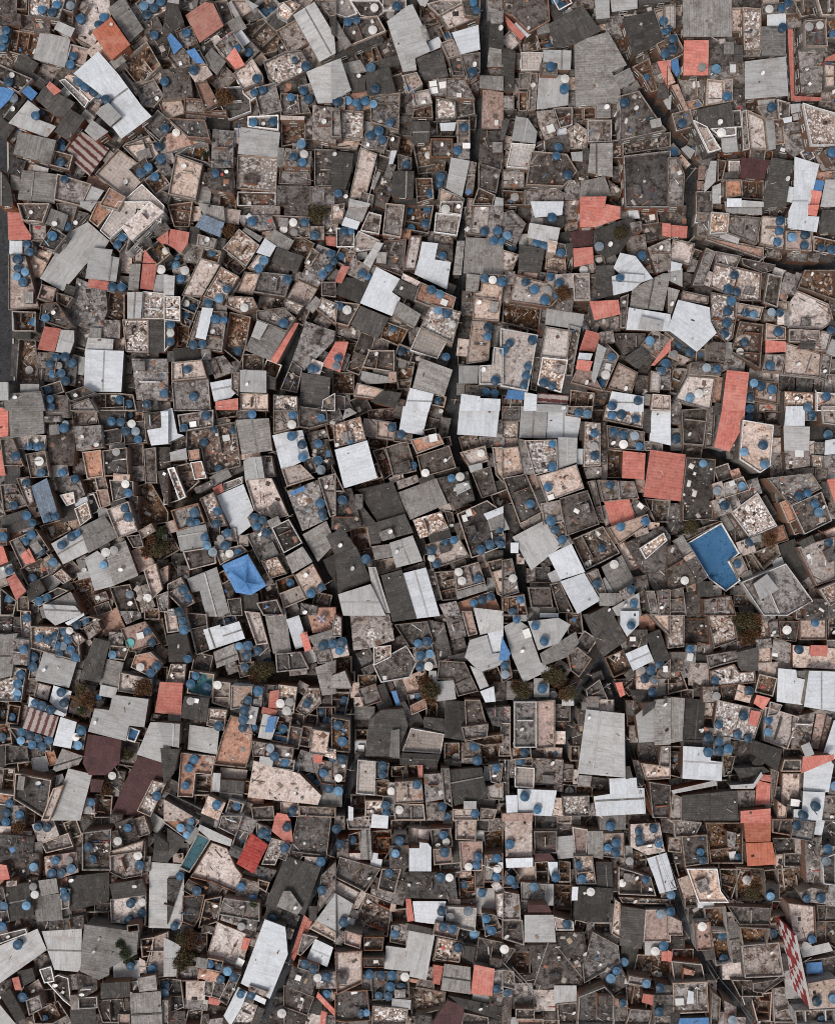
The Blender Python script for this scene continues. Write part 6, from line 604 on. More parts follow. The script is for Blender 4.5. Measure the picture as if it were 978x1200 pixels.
TANKS="o48.7,11.0,17 o60.9,13.6,17 o66.5,4.8,17 o83.8,9.2,22 o92.2,19.2,69 o7.2,34.5,129 o4.8,42.5,129 o2.8,51.7,129 o85.4,65.1,131 o82.2,74.1,132 o168.3,6.4,65 o167.9,18.0,65 o180.0,8.8,65 o174.7,1.0,65 o188.4,2.0,65 o181.4,43.7,123 o90.6,94.8,278 o98.8,99.6,277 o107.6,105.2,277 o114.6,110.2,281 o121.0,117.2,240 o189.4,95.2,207 o16.4,112.6,257 o7.2,99.8,194 o41.1,134.7,288 o47.7,129.5,289 o70.5,167.1,312 o73.3,173.5,312 o70.9,190.0,367 o75.4,209.6,464 o184.4,172.7,347 o187.8,186.0,346 o165.1,204.4,413 o171.5,199.2,413 o180.0,204.8,345 o193.4,150.3,378 o115.2,28.1,69 o121.2,20.0,69 o218.0,37.7,124 o224.1,81.2,147 o288.6,63.7,102 o282.6,58.1,183 o345.3,69.1,166 o359.9,76.6,166 o308.2,96.2,182 o307.4,105.0,253 o299.2,108.2,244 o340.3,112.6,252 o348.3,107.2,255 o356.3,107.2,255 o361.3,115.8,256 o296.6,143.3,242 o319.8,142.3,242 o352.9,168.3,337 o343.9,182.8,334 o357.9,194.0,334 o252.1,202.8,372 o308.2,16.0,32 o318.2,12.0,32 w204.0,152.7,343 w355.5,183.4,334 o394.8,118.2,214 o402.8,117.8,301 o413.6,119.0,301 o423.7,118.6,301 o424.1,128.3,301 o435.7,111.2,201 o435.7,120.6,270 o431.3,82.2,142 o405.6,24.0,79 o415.0,22.0,79 o456.5,143.3,270 o431.3,154.3,271 o442.1,155.9,272 o451.5,157.9,271 o553.5,83.8,114 o467.2,10.4,40 o554.3,2.4,46 o557.3,11.0,46 o516.2,207.4,394 o514.2,216.8,394 o508.2,226.5,499 o504.2,228.5,499 o543.5,148.7,263 o535.3,176.0,432 o476.2,192.8,340 o396.0,226.5,479 o526.3,42.1,49 w457.1,17.0,41 w436.5,34.5,79 w438.5,8.4,38 w439.1,9.0,38 w501.8,181.4,392 h507.2,97.6,164 h508.2,105.6,164 h518.9,99.2,164 h537.9,112.6,163 h547.3,169.3,432 h581.4,143.3,267 o657.7,9.0,85 o648.5,2.4,85 o642.1,51.7,155 o645.1,77.2,151 o661.1,103.2,224 o754.3,91.2,185 o729.3,118.2,283 o671.2,207.4,409 o777.4,24.0,70 o779.4,36.1,70 o777.4,64.1,186 o783.0,60.1,186 o652.5,179.4,409 o654.1,172.3,306 w661.7,92.2,224 w603.0,230.5,473 h645.1,150.3,304 o789.2,41.1,186 o786.4,59.7,186 o799.0,144.3,216 o839.1,80.2,136 o904.2,122.6,351 o918.3,29.7,117 o915.3,9.0,25 o922.3,2.0,28 o784.0,34.1,70 o789.0,178.4,360 o972.4,178.4,294 o852.1,112.2,232 o976.4,40.1,90 w901.2,10.0,25 w947.9,30.7,88 w960.4,29.1,88 w842.1,156.3,286 w822.7,77.8,149 h815.1,98.6,215 h856.1,78.2,135 o31.1,286.1,550 o33.7,293.1,550 o20.0,303.1,675 o20.4,312.5,675 o26.9,317.2,675 o19.4,323.2,675 o25.3,329.2,675 o40.1,376.9,749 o53.1,372.3,748 o143.3,277.1,517 o138.3,285.1,517 o135.3,296.1,517 o77.8,267.1,509 o61.1,276.1,487 o132.3,336.2,638 o140.3,336.2,664 o58.7,426.0,866 o64.1,420.0,866 o72.1,418.0,866 o79.2,421.4,866 o88.2,422.0,866 o61.7,438.0,866 o70.5,437.4,866 o76.8,447.4,866 o56.1,456.4,867 o58.1,467.5,925 o59.1,473.5,925 o140.3,468.5,935 o144.3,470.5,935 o193.4,463.4,895 o172.3,473.5,1003 w67.7,428.4,866 w34.1,433.4,852 w188.8,315.8,660 w193.4,307.1,655 o294.6,259.0,481 o247.7,294.1,589 o356.7,260.0,552 o367.3,278.5,554 o311.2,304.1,681 o307.4,314.1,681 o266.1,338.6,689 o256.1,352.6,689 o336.3,327.2,680 o331.9,378.3,755 o199.6,308.1,655 o199.6,317.8,655 o211.0,329.2,657 o216.0,363.8,668 o224.9,361.0,667 o199.6,379.9,788 o199.6,401.3,788 o277.8,411.9,796 o251.7,373.9,777 o261.1,373.9,777 o237.1,403.3,777 o232.1,405.3,777 o219.0,432.8,877 o226.5,464.8,927 o385.4,314.1,639 o389.4,309.1,639 o382.4,318.2,639 o389.4,300.1,639 o363.3,432.4,836 o370.3,432.4,836 o208.0,299.1,655 o244.1,355.2,779 w343.3,260.4,552 w332.3,268.5,552 w344.3,272.1,552 w215.6,354.6,667 w199.6,295.1,581 w199.6,391.3,788 w215.0,319.2,657 w287.8,362.2,690 o403.0,268.1,600 o412.0,270.1,600 o394.0,299.1,700 o393.0,309.1,639 o423.7,320.6,699 o430.1,324.2,717 o481.6,267.1,498 o498.2,261.6,498 o500.2,246.4,498 o479.2,246.4,498 o517.3,301.1,531 o504.2,336.2,722 o511.2,338.2,722 o461.1,381.3,773 o513.2,363.2,768 o523.3,367.3,768 o469.2,411.3,827 o522.3,418.0,829 o513.2,469.5,940 o567.4,325.8,719 o587.4,330.2,719 o397.0,358.2,740 o396.0,419.4,833 o394.0,428.4,833 o574.4,379.3,805 o573.4,389.3,805 o580.4,446.4,859 o569.4,459.4,860 o576.4,460.4,860 o568.4,274.5,504 o579.4,279.7,613 o586.4,281.1,613 o584.4,272.1,542 o587.4,408.3,851 w578.4,328.2,719 w529.9,379.9,768 w469.8,420.8,886 w518.3,246.0,529 w405.0,362.2,740 h520.3,354.2,722 o590.0,282.1,540 o628.1,284.1,629 o636.7,287.1,629 o602.0,291.1,546 o657.1,296.1,571 o644.7,324.2,686 o615.5,330.2,686 o625.7,339.2,686 o638.1,351.6,686 o651.1,344.2,694 o652.1,333.2,695 o590.4,330.2,719 o623.7,398.3,851 o716.3,418.0,864 o704.2,448.4,864 o726.3,325.2,671 o750.7,299.1,619 o697.2,291.1,575 o618.5,429.4,851 o616.1,440.4,851 o613.7,451.4,851 o634.1,452.0,882 o646.1,454.0,882 o761.3,399.3,817 o589.0,408.3,851 o716.3,475.5,965 o747.3,469.5,965 o772.4,429.4,892 o777.4,426.4,843 o646.1,254.0,628 w701.8,299.1,672 w682.6,316.6,572 w641.1,339.2,686 w708.6,440.4,864 h769.4,254.0,617 h711.8,430.4,864 o914.3,258.0,563 o913.3,270.1,563 o910.9,283.5,563 o927.9,277.5,592 o943.9,274.5,592 o942.7,287.1,592 o962.4,290.1,594 o974.8,292.5,594 o860.6,321.8,688 o853.1,338.8,688 o862.6,341.8,688 o856.7,352.6,760 o852.7,364.6,760 o851.5,378.3,760 o849.1,390.7,760 o868.2,369.3,812 o879.8,370.3,812 o912.3,388.3,782 o872.8,401.3,811 o972.4,387.9,795 o797.0,403.9,842 o808.1,412.3,844 o827.7,430.8,871 o839.7,432.4,871 o808.1,466.5,909 o883.2,448.8,914 o891.6,452.4,915 o904.8,456.4,915 o879.8,465.9,913 o876.2,477.5,1023 o902.2,428.4,916 o968.4,464.4,959 o947.3,478.5,948 o900.2,361.2,707 o908.3,362.6,707 w866.8,411.9,811 w789.6,414.7,841 w818.5,461.4,909 o32.7,526.5,970 o41.1,525.1,970 o49.1,523.3,970 o48.1,554.1,1097 o74.5,501.6,1030 o77.0,494.0,1030 o77.8,555.8,1031 o87.8,561.2,1139 o91.8,556.2,1139 o130.3,493.6,994 o144.3,493.2,994 o150.9,486.4,996 o147.7,505.5,995 o156.3,505.5,995 o161.3,514.5,995 o153.3,579.6,1074 o30.5,565.8,1164 o16.4,595.2,1209 o34.1,602.6,1208 o39.7,612.7,1208 o54.5,607.3,1163 o62.1,605.9,1163 o3.0,629.3,1210 o36.1,626.7,1262 o30.5,633.1,1262 o47.3,645.9,1262 o83.8,628.7,1260 o90.2,624.7,1260 o14.4,668.8,1350 o37.7,678.0,1348 o45.1,704.4,1357 o11.0,701.4,1400 o152.7,696.0,1396 o145.9,595.6,1204 o148.9,603.6,1204 o71.7,638.7,1260 o25.7,539.1,1098 o65.1,657.4,1349 o33.1,717.5,1401 o125.3,658.8,1307 o53.1,701.4,1357 w153.3,496.4,995 w45.7,540.5,1097 w147.3,566.6,1074 w132.3,642.7,1294 w123.8,647.3,1295 w173.9,700.8,1335 w136.3,526.5,1073 o241.1,486.8,979 o215.4,501.0,979 o296.2,485.6,963 o250.7,503.4,1044 o274.6,503.0,1044 o238.5,518.7,1044 o256.1,549.7,1044 o342.9,486.0,972 o341.5,511.1,1038 o353.9,520.7,1038 o354.3,535.7,1038 o375.8,489.6,1048 o372.4,519.1,1047 o372.4,539.7,1047 o375.0,547.7,1047 o375.0,589.8,1167 o377.4,597.2,1167 o378.4,606.3,1167 o227.5,601.2,1196 o225.1,607.9,1196 o232.1,612.3,1196 o243.1,629.3,1235 o245.5,637.3,1235 o248.5,645.3,1287 o253.1,614.7,1197 o257.7,599.8,1197 o266.1,623.3,1237 o263.5,639.7,1239 o284.2,646.3,1236 o311.8,623.7,1255 o296.2,604.2,1256 o301.2,607.3,1256 o301.2,612.3,1256 o340.3,683.4,1340 o363.9,695.4,1338 o378.0,688.8,1338 o217.0,689.4,1368 o221.5,699.4,1368 o210.0,717.5,1498 w273.8,637.7,1236 w257.7,631.3,1237 w346.7,502.0,972 w209.0,718.5,1498 h226.1,497.0,979 h265.1,513.1,1044 h353.3,516.1,1038 o459.3,500.6,1010 o469.2,509.1,975 o409.0,517.1,1014 o474.2,549.1,1053 o481.2,546.5,1053 o527.9,558.8,1146 o401.0,586.2,1192 o428.1,654.9,1244 o505.2,645.3,1267 o521.9,637.3,1267 o530.9,632.7,1267 o510.2,662.8,1267 o574.0,638.7,1228 o562.9,644.3,1228 o583.4,634.3,1228 o584.4,620.3,1220 o559.9,678.4,1320 o554.7,706.9,1429 o564.7,703.4,1429 o574.4,699.8,1429 o586.4,638.3,1219 w537.3,670.4,1320 w540.9,680.8,1320 w509.2,656.4,1267 w498.2,554.1,1068 w535.9,556.6,1146 w563.3,531.1,1125 h544.3,607.3,1228 h508.6,512.1,1069 h548.3,599.8,1228 o677.2,484.4,944 o685.2,486.0,944 o647.1,520.1,1051 o646.5,547.1,1051 o696.2,508.1,1032 o696.6,534.1,1032 o716.3,482.4,966 o722.3,486.0,966 o744.7,491.0,966 o719.3,506.1,1028 o730.7,509.7,1028 o743.3,510.5,1028 o748.7,523.1,1028 o641.7,571.2,1128 o621.1,590.6,1155 o714.7,568.2,1151 o724.9,617.3,1230 o755.9,611.3,1230 o645.1,611.7,1187 o648.5,620.9,1303 o655.7,630.7,1304 o704.6,642.7,1261 o697.8,686.4,1367 o740.3,689.4,1419 o742.3,708.1,1415 o610.0,702.4,1407 o600.0,718.5,1407 w695.8,523.1,1032 w730.3,518.5,1028 w602.4,678.4,1325 w717.9,658.4,1316 h645.1,582.6,1128 h752.3,591.2,1175 o877.8,482.0,1023 o947.3,482.0,961 o947.3,491.0,961 o894.2,521.5,1043 o895.8,544.1,1043 o866.2,531.1,1043 o839.1,575.8,1135 o823.7,543.1,1150 o869.2,569.8,1131 o936.3,581.8,1129 o946.7,578.2,1129 o954.7,590.2,1188 o958.8,598.6,1188 o879.2,634.3,1279 o863.8,661.4,1278 o970.4,509.5,1079 o971.4,634.3,1298 o792.0,514.5,998 o849.1,592.2,1132 w846.1,582.6,1132 w802.0,680.4,1312 h936.3,529.7,1058 h854.1,563.2,1131 h947.3,652.3,1298 o45.7,748.1,1485 o52.5,749.7,1485 o62.7,746.7,1485 o70.5,742.4,1485 o77.6,746.1,1485 o65.7,753.1,1485 o67.3,760.1,1485 o82.6,761.7,1485 o86.6,768.5,1485 o76.2,756.1,1485 o86.6,733.2,1433 o95.2,727.0,1433 o39.1,770.1,1548 o38.1,781.1,1548 o31.7,758.1,1524 o24.0,791.1,1580 o21.0,800.6,1580 o20.0,812.8,1580 o21.0,821.8,1580 o72.1,809.6,1695 o75.4,824.6,1695 o47.1,826.2,1696 o39.3,822.8,1696 o55.7,828.2,1696 o63.7,830.2,1696 o70.1,834.2,1696 o8.4,845.3,1582 o22.0,856.3,1751 o31.1,860.3,1751 o24.4,867.9,1751 o37.7,873.5,1751 o44.5,865.3,1751 o46.5,874.3,1751 o95.2,855.3,1738 o91.2,873.9,1738 o172.7,740.0,1482 o182.4,755.7,1482 o184.4,781.1,1607 o180.0,792.1,1607 o115.2,813.2,1554 o106.6,939.4,1891 o185.4,932.4,1867 o28.1,949.5,1838 o12.0,942.4,1841 o11.0,950.5,1839 o129.3,768.1,1551 o2.0,864.3,1753 o57.1,870.3,1751 o9.0,956.5,1839 w71.7,742.0,1485 w37.1,862.7,1751 w92.2,863.3,1738 w164.3,782.1,1607 w104.2,947.5,1891 w131.3,909.4,1889 h164.3,745.1,1482 o213.0,725.0,1497 o215.0,736.0,1497 o263.1,730.4,1443 o279.8,757.1,1519 o288.8,754.1,1519 o290.6,764.5,1519 o285.8,779.7,1520 o229.1,792.5,1602 o224.5,799.8,1602 o242.1,806.2,1602 o291.2,821.2,1634 o302.2,810.2,1636 o285.6,832.8,1635 o284.8,841.2,1635 o296.2,852.3,1720 o256.1,851.7,1667 o284.2,853.3,1763 o313.2,871.3,1767 o331.3,854.3,1713 o326.3,861.3,1713 o331.3,869.3,1713 o335.3,891.9,1768 o322.3,888.3,1767 o359.3,825.2,1659 o376.4,834.6,1661 o382.4,848.3,1661 o390.4,848.3,1661 o378.4,757.1,1542 o387.4,754.1,1538 o221.1,773.7,1494 o221.1,900.4,1821 o227.1,890.3,1821 o217.4,921.0,1821 o257.1,940.0,2022 o277.2,945.5,1926 o342.3,950.5,1950 o358.7,912.0,1811 o371.4,919.4,1811 o385.4,924.4,1909 o378.4,906.4,1810 o316.2,776.1,1518 o342.3,956.5,1950 o302.2,763.1,1521 w339.3,823.2,1647 w336.3,832.2,1647 w219.6,813.8,1666 w254.1,801.2,1603 w327.3,825.2,1647 h229.7,817.8,1666 o396.0,753.1,1538 o397.6,761.1,1538 o490.2,757.7,1480 o500.8,755.7,1480 o492.8,768.7,1481 o490.8,783.1,1481 o491.2,811.2,1650 o447.7,896.8,1826 o447.7,907.4,1826 o488.2,920.0,1857 o451.7,944.4,1903 o451.7,954.5,1903 o518.3,945.5,1958 o521.3,954.5,1960 o581.0,897.4,1831 o556.3,872.3,1771 o558.7,891.9,1771 o403.0,821.2,1660 o404.0,838.2,1660 o401.0,869.3,1748 o402.0,886.3,1808 o395.0,885.3,1808 o396.0,927.4,1909 o558.3,953.5,1932 o586.4,784.1,1509 o502.2,766.5,1481 o394.0,850.3,1748 w501.2,781.1,1481 w396.4,916.0,1808 w534.7,888.3,1773 w458.1,927.4,1860 w467.2,949.5,1911 h423.1,878.3,1671 h478.2,813.2,1650 o627.1,733.6,1470 o637.5,751.5,1470 o739.3,733.0,1430 o601.0,723.0,1409 o590.4,785.1,1509 o635.1,807.2,1590 o614.1,882.3,1698 o608.0,891.3,1699 o614.7,933.8,1878 o629.5,949.5,1878 o772.4,778.1,1619 o763.4,782.5,1613 o755.3,795.8,1613 o764.0,792.1,1613 o764.4,811.8,1617 w754.3,785.1,1613 w666.8,927.8,1884 w648.1,814.2,1595 h618.1,734.0,1500 h737.3,749.1,1431 h779.4,784.1,1615 o807.1,757.7,1512 o878.6,808.6,1558 o898.8,842.8,1710 o894.2,860.3,1710 o876.2,865.9,1692 o863.8,861.9,1692 o829.1,865.7,1682 o841.7,869.3,1807 o831.5,875.9,1803 o842.5,880.9,1807 o852.5,877.9,1807 o871.2,839.2,1692 o955.9,945.5,1896 o941.3,956.1,1896 o932.7,759.7,1525 o955.3,729.0,1461 o975.4,918.4,1819 o842.1,849.3,1692 o830.1,800.2,1557 w921.9,738.4,1505 w840.1,816.2,1576 h930.3,940.4,1898 h808.1,770.1,1512 o9.0,962.0,1839 o44.1,969.0,1981 o53.1,970.0,1981 o65.1,1009.1,2047 o60.5,1023.7,2047 o71.7,1023.1,2047 o83.2,1018.7,2047 o39.1,1016.5,2009 o149.3,970.6,1943 o102.8,993.1,2017 o108.2,1007.5,2017 o163.3,1014.5,2042 o76.2,1051.2,2127 o5.0,1063.2,2113 o30.7,1061.8,2112 o3.0,1084.2,2205 o20.0,1108.3,2248 o150.7,1079.2,2135 o152.9,1059.2,2135 o164.9,1082.6,2135 o165.3,1071.8,2135 o178.0,1136.8,2254 o155.3,1129.3,2315 o192.4,1164.4,2323 o27.1,1168.8,2361 o193.4,1155.4,2323 o74.1,1042.2,2127 o47.1,1199.5,2399 w38.5,1039.8,2114 w40.1,1046.6,2114 w81.8,1011.1,2047 w166.7,1057.8,2135 w155.9,1153.4,2317 w157.3,1160.0,2317 w161.3,1003.1,2042 w140.3,986.1,1945 o211.4,970.4,1918 o222.7,970.0,1918 o220.0,976.0,1918 o227.1,963.0,1918 o306.6,977.6,1951 o315.6,974.6,1951 o312.6,982.4,1951 o341.9,964.0,1948 o333.3,994.1,2027 o377.0,1010.1,1987 o232.1,1045.2,2140 o204.0,1086.3,2111 o212.0,1024.1,2111 o281.2,1039.2,2067 o245.7,1130.3,2305 o256.7,1133.9,2305 o266.7,1138.4,2308 o275.8,1140.4,2303 o259.7,1148.4,2304 o284.2,1160.0,2352 o294.6,1164.8,2355 o374.0,1045.8,2072 o355.7,1129.3,2261 o366.9,1136.4,2261 o384.0,1139.4,2275 o382.0,1165.4,2377 o318.6,1077.2,2118 o296.2,1054.2,2067 o391.4,976.0,1910 w329.3,1187.5,2338 w282.6,1086.3,2131 w374.8,1142.8,2275 h281.2,1127.9,2219 h349.3,1146.4,2262 o393.0,977.0,1991 o405.0,977.6,1990 o467.8,985.7,1914 o463.1,1000.7,2020 o455.1,1016.1,2077 o519.3,979.0,1957 o521.3,998.1,2034 o520.9,1023.7,2092 o543.3,1036.2,2164 o562.9,1043.2,2182 o558.3,1014.5,2033 o582.0,1005.7,2050 o581.4,1028.5,2050 o402.0,1081.6,2153 o462.1,1094.7,2145 o517.9,1068.2,2144 o518.3,1086.7,2228 o527.3,1088.7,2228 o548.3,1068.2,2163 o555.9,1094.7,2165 o536.7,1111.3,2227 o569.4,1077.2,2181 o576.0,1091.3,2181 o568.4,1087.3,2181 o432.7,1141.4,2296 o445.1,1142.8,2295 o459.1,1142.4,2295 o457.1,1157.0,2295 o469.8,1158.0,2295 o443.5,1167.4,2295 o454.5,1169.0,2295 o423.1,1188.1,2376 o429.1,1187.5,2376 o581.4,1161.4,2288 o559.3,1007.1,2033 w520.7,989.1,1957 w530.3,1022.5,2092 w549.3,1016.1,2033 w582.4,1020.5,2050 w520.3,1078.2,2163 w474.2,1145.4,2295 w464.1,1087.3,2145 w520.3,1024.1,2092 h586.4,1014.1,2050 o715.3,969.0,1962 o711.8,994.1,2001 o718.3,998.1,2001 o721.3,989.7,2001 o673.2,1011.7,2058 o681.2,1031.1,2058 o748.3,975.0,1961 o749.3,985.1,1961 o766.0,971.4,1961 o771.4,988.7,1961 o756.3,1031.1,2084 o599.4,1028.1,2053 o604.0,1038.2,2053 o626.1,1036.2,2108 o651.1,1028.7,2061 o665.8,1082.6,2197 o774.4,1069.2,2187 o782.4,1068.2,2191 o777.4,1109.3,2190 o715.3,1147.4,2251 o729.9,1175.4,2336 o757.3,1153.4,2333 o771.4,1156.4,2418 o724.3,1130.3,2264 o722.3,1134.3,2251 o593.6,1162.4,2387 o772.4,1186.5,2417 o596.0,1020.1,2056 o597.0,990.1,1955 w590.4,1111.3,2241 w691.2,1042.2,2120 w737.3,1009.7,2004 w767.4,1115.3,2189 w723.3,1035.2,2084 o820.1,999.1,2013 o868.2,1008.7,1978 o900.2,1052.2,2089 o933.3,968.0,2038 o968.4,991.7,2040 o965.4,1003.7,2104 o945.3,1053.8,2103 o961.8,1053.2,2103 o845.5,1097.9,2222 o847.7,1124.3,2222 o901.8,1097.7,2207 o957.4,1174.8,2319 o976.4,1171.4,2319 o952.3,1103.3,2185 o786.0,1049.2,2194 o785.0,1069.2,2191 o967.4,1198.5,2320 o858.2,1196.5,2395 o823.1,1009.1,2013 o940.3,960.0,1896 w874.8,1031.7,2087 w822.1,1084.2,2174 w944.7,1106.7,2186 h858.2,1003.1,1978 h796.0,1174.4,2324"
PLANTS="x264.1,114.2 x240.1,179.4 x268.1,270.1 x372.4,252.0 x660.1,343.2 x726.3,272.1 x176.4,632.3 x184.4,644.3 x187.4,624.3 x192.4,640.3 x172.3,646.3 x808.1,618.3 x902.2,632.3 x96.2,808.2 x104.2,820.2 x94.2,832.2 x168.3,806.2 x148.3,884.3 x124.2,924.4 P99.6,822.2 x304.2,784.1 x298.2,792.1 x308.2,790.1 x294.2,788.1 x314.2,784.1 x500.2,800.2 x506.2,808.2 x504.2,814.2 x652.1,792.1 x648.1,788.1 x657.1,786.1 x662.1,814.2 x667.2,812.2 x654.1,800.2 x644.1,790.1 x606.0,804.2 x612.0,808.2 x870.2,738.0 x878.2,732.0 x874.2,746.1 x866.2,726.0 x882.2,740.0 x876.2,724.0 x884.2,728.0 x156.3,1120.3 x148.3,1128.3 x146.3,1118.3 x22.0,970.0 x140.3,1108.3 x220.0,1108.3 x212.0,1128.3 x296.2,1060.2 x214.0,1100.3 x224.1,1098.3 x218.0,1120.3 x885.2,1040.2 x880.2,1046.2"

S = bpy.context.scene
COL = S.collection
R_ = random.Random(11)
W, H, HC, ZR, MPP = 978, 1200, 230.0, 7.0, 0.15

def proj(px, py, z):                       # photo position -> real ground position of a point at height z
    k = MPP * (HC - z) / (HC - ZR)
    return ((px - W / 2) * k, -(py - H / 2) * k)

def terr(x, y):
    return 1.1 * math.sin(x * 0.045 + 0.6) * math.cos(y * 0.038 - 0.4) + 0.7 * math.sin(x * 0.021 - y * 0.027 + 1.0)

# ------------------------------------------------------------------ materials
class NT:
    def __init__(s, name, rough=0.85, spec=0.25):
        s.m = bpy.data.materials.new(name); s.m.use_nodes = True
        s.t = s.m.node_tree; s.b = s.t.nodes['Principled BSDF']
        s.b.inputs['Roughness'].default_value = rough
        s.b.inputs['Specular IOR Level'].default_value = spec
    def n(s, typ, **kw):
        q = s.t.nodes.new(typ)
        for k, v in kw.items(): setattr(q, k, v)
        return q
    def l(s, a, b): s.t.links.new(a, b)
    def put(s, sock, v):
        if hasattr(v, 'links'): s.l(v, sock)
        else: sock.default_value = v
    def math(s, op, a, b=0.0, c=None):
        q = s.n('ShaderNodeMath', operation=op)
        s.put(q.inputs[0], a); s.put(q.inputs[1], b)
        if c is not None: s.put(q.inputs[2], c)
        return q.outputs[0]
    def rng(s, v, a, b, c=0.0, d=1.0):
        q = s.n('ShaderNodeMapRange'); s.put(q.inputs[0], v)
        for i, x in enumerate((a, b, c, d)): s.put(q.inputs[i + 1], x)
        return q.outputs[0]
    def mix(s, f, a, b, mode='MIX'):
        q = s.n('ShaderNodeMix', data_type='RGBA', blend_type=mode)
        s.put(q.inputs[0], f)
        for i, v in ((6, a), (7, b)):
            s.put(q.inputs[i], v if hasattr(v, 'links') else (*v, 1.0))
        return q.outputs[2]
    def mul(s, col, f):
        q = s.n('ShaderNodeVectorMath', operation='SCALE'); s.l(col, q.inputs[0]); s.put(q.inputs['Scale'], f)
        return q.outputs[0]
    def noise(s, vec, scale, detail=4.0, rough=0.6):
        q = s.n('ShaderNodeTexNoise'); s.l(vec, q.inputs['Vector'])
        q.inputs['Scale'].default_value = scale; q.inputs['Detail'].default_value = detail
        q.inputs['Roughness'].default_value = rough
        return q.outputs[0]
    def pos(s):
        g = s.n('ShaderNodeNewGeometry'); o = s.n('ShaderNodeObjectInfo')
        r = o.outputs['Random']
        q = s.n('ShaderNodeVectorMath', operation='MULTIPLY_ADD')
        q2 = s.n('ShaderNodeCombineXYZ')
        s.l(s.math('MULTIPLY', r, 317.0), q2.inputs[0]); s.l(s.math('MULTIPLY', r, 171.0), q2.inputs[1])
        s.l(g.outputs['Position'], q.inputs[0]); q.inputs[1].default_value = (1, 1, 1); s.l(q2.outputs[0], q.inputs[2])
        return q.outputs[0], r
    def uv(s):
        u = s.n('ShaderNodeUVMap'); sp = s.n('ShaderNodeSeparateXYZ'); s.l(u.outputs[0], sp.inputs[0])
        return u.outputs[0], sp.outputs[0], sp.outputs[1]
    def done(s, col, bump=None, dist=0.05, strength=0.6):
        s.l(col, s.b.inputs['Base Color'])
        if bump is not None:
            q = s.n('ShaderNodeBump'); q.inputs['Strength'].default_value = strength; q.inputs['Distance'].default_value = dist
            s.l(bump, q.inputs['Height']); s.l(q.outputs[0], s.b.inputs['Normal'])
        return s.m

def sub(r, k):                              # another random number out of an object's own
    return r

def flat_mat(name, a, b, dirt, pale, d0=0.53, p0=0.62, fine=(0.58, 1.36), var=(0.68, 1.25), grid=None, speck=None):
    t = NT(name, 0.92, 0.15); p, r = t.pos()
    c = t.mix(t.rng(t.noise(p, 0.22, 3), 0.40, 0.60), a, b)
    nb = t.noise(p, 0.75, 7, 0.72)
    c = t.mix(t.rng(nb, d0, d0 + 0.10, 0, 0.92), c, dirt)
    n2 = t.noise(p, 1.6, 6, 0.7)
    c = t.mix(t.rng(n2, p0 - 0.01, p0 + 0.06, 0, 0.62), c, pale)
    n5 = t.noise(p, 1.25, 9, 0.8)
    c = t.mix(t.rng(n5, 0.565, 0.60, 0, 0.8 if a[0] < 0.3 else 0.4), c, tuple(0.5 * x for x in dirt))
    n3 = t.noise(p, 0.42, 5, 0.65)
    c = t.mix(t.rng(n3, 0.60, 0.72, 0, 0.6), c, tuple(0.35 * x for x in dirt))
    if speck:
        v = t.n('ShaderNodeTexVoronoi'); v.inputs['Scale'].default_value = speck[0]; t.l(p, v.inputs['Vector'])
        sp = t.n('ShaderNodeSeparateColor'); t.l(v.outputs['Color'], sp.inputs[0])
        msk = t.math('MULTIPLY', t.rng(sp.outputs[0], speck[2], speck[2] + 0.05), t.rng(t.noise(p, 0.5, 4), 0.36, 0.5, 0.25, 1.0))
        c = t.mix(msk, c, speck[1])
        c = t.mix(t.rng(sp.outputs[1], 0.86, 0.9, 0, 0.7), c, speck[3])
    f = t.noise(p, 2.3, 9, 0.85)
    c = t.mul(c, t.rng(f, 0.39, 0.61, *fine))
    if grid:
        _, u, v = t.uv()
        for q in (u, v):
            fr = t.math('FRACT', t.math('DIVIDE', q, grid[0]))
            c = t.mul(c, t.rng(fr, grid[1], grid[1] + 0.04, grid[2], 1.0))
    w = t.n('ShaderNodeTexWhiteNoise', noise_dimensions='1D'); t.l(t.math('MULTIPLY', r, 91.7), w.inputs['W'])
    c = t.mul(c, t.rng(w.outputs[0], 0, 1, *var))
    hs = t.n('ShaderNodeHueSaturation'); t.put(hs.inputs['Saturation'], t.rng(t.math('FRACT', t.math('MULTIPLY', r, 57.3)), 0, 1, 0.65, 1.35))
    t.l(c, hs.inputs['Color'])
    return t.done(hs.outputs[0], f, 0.03, 0.5)

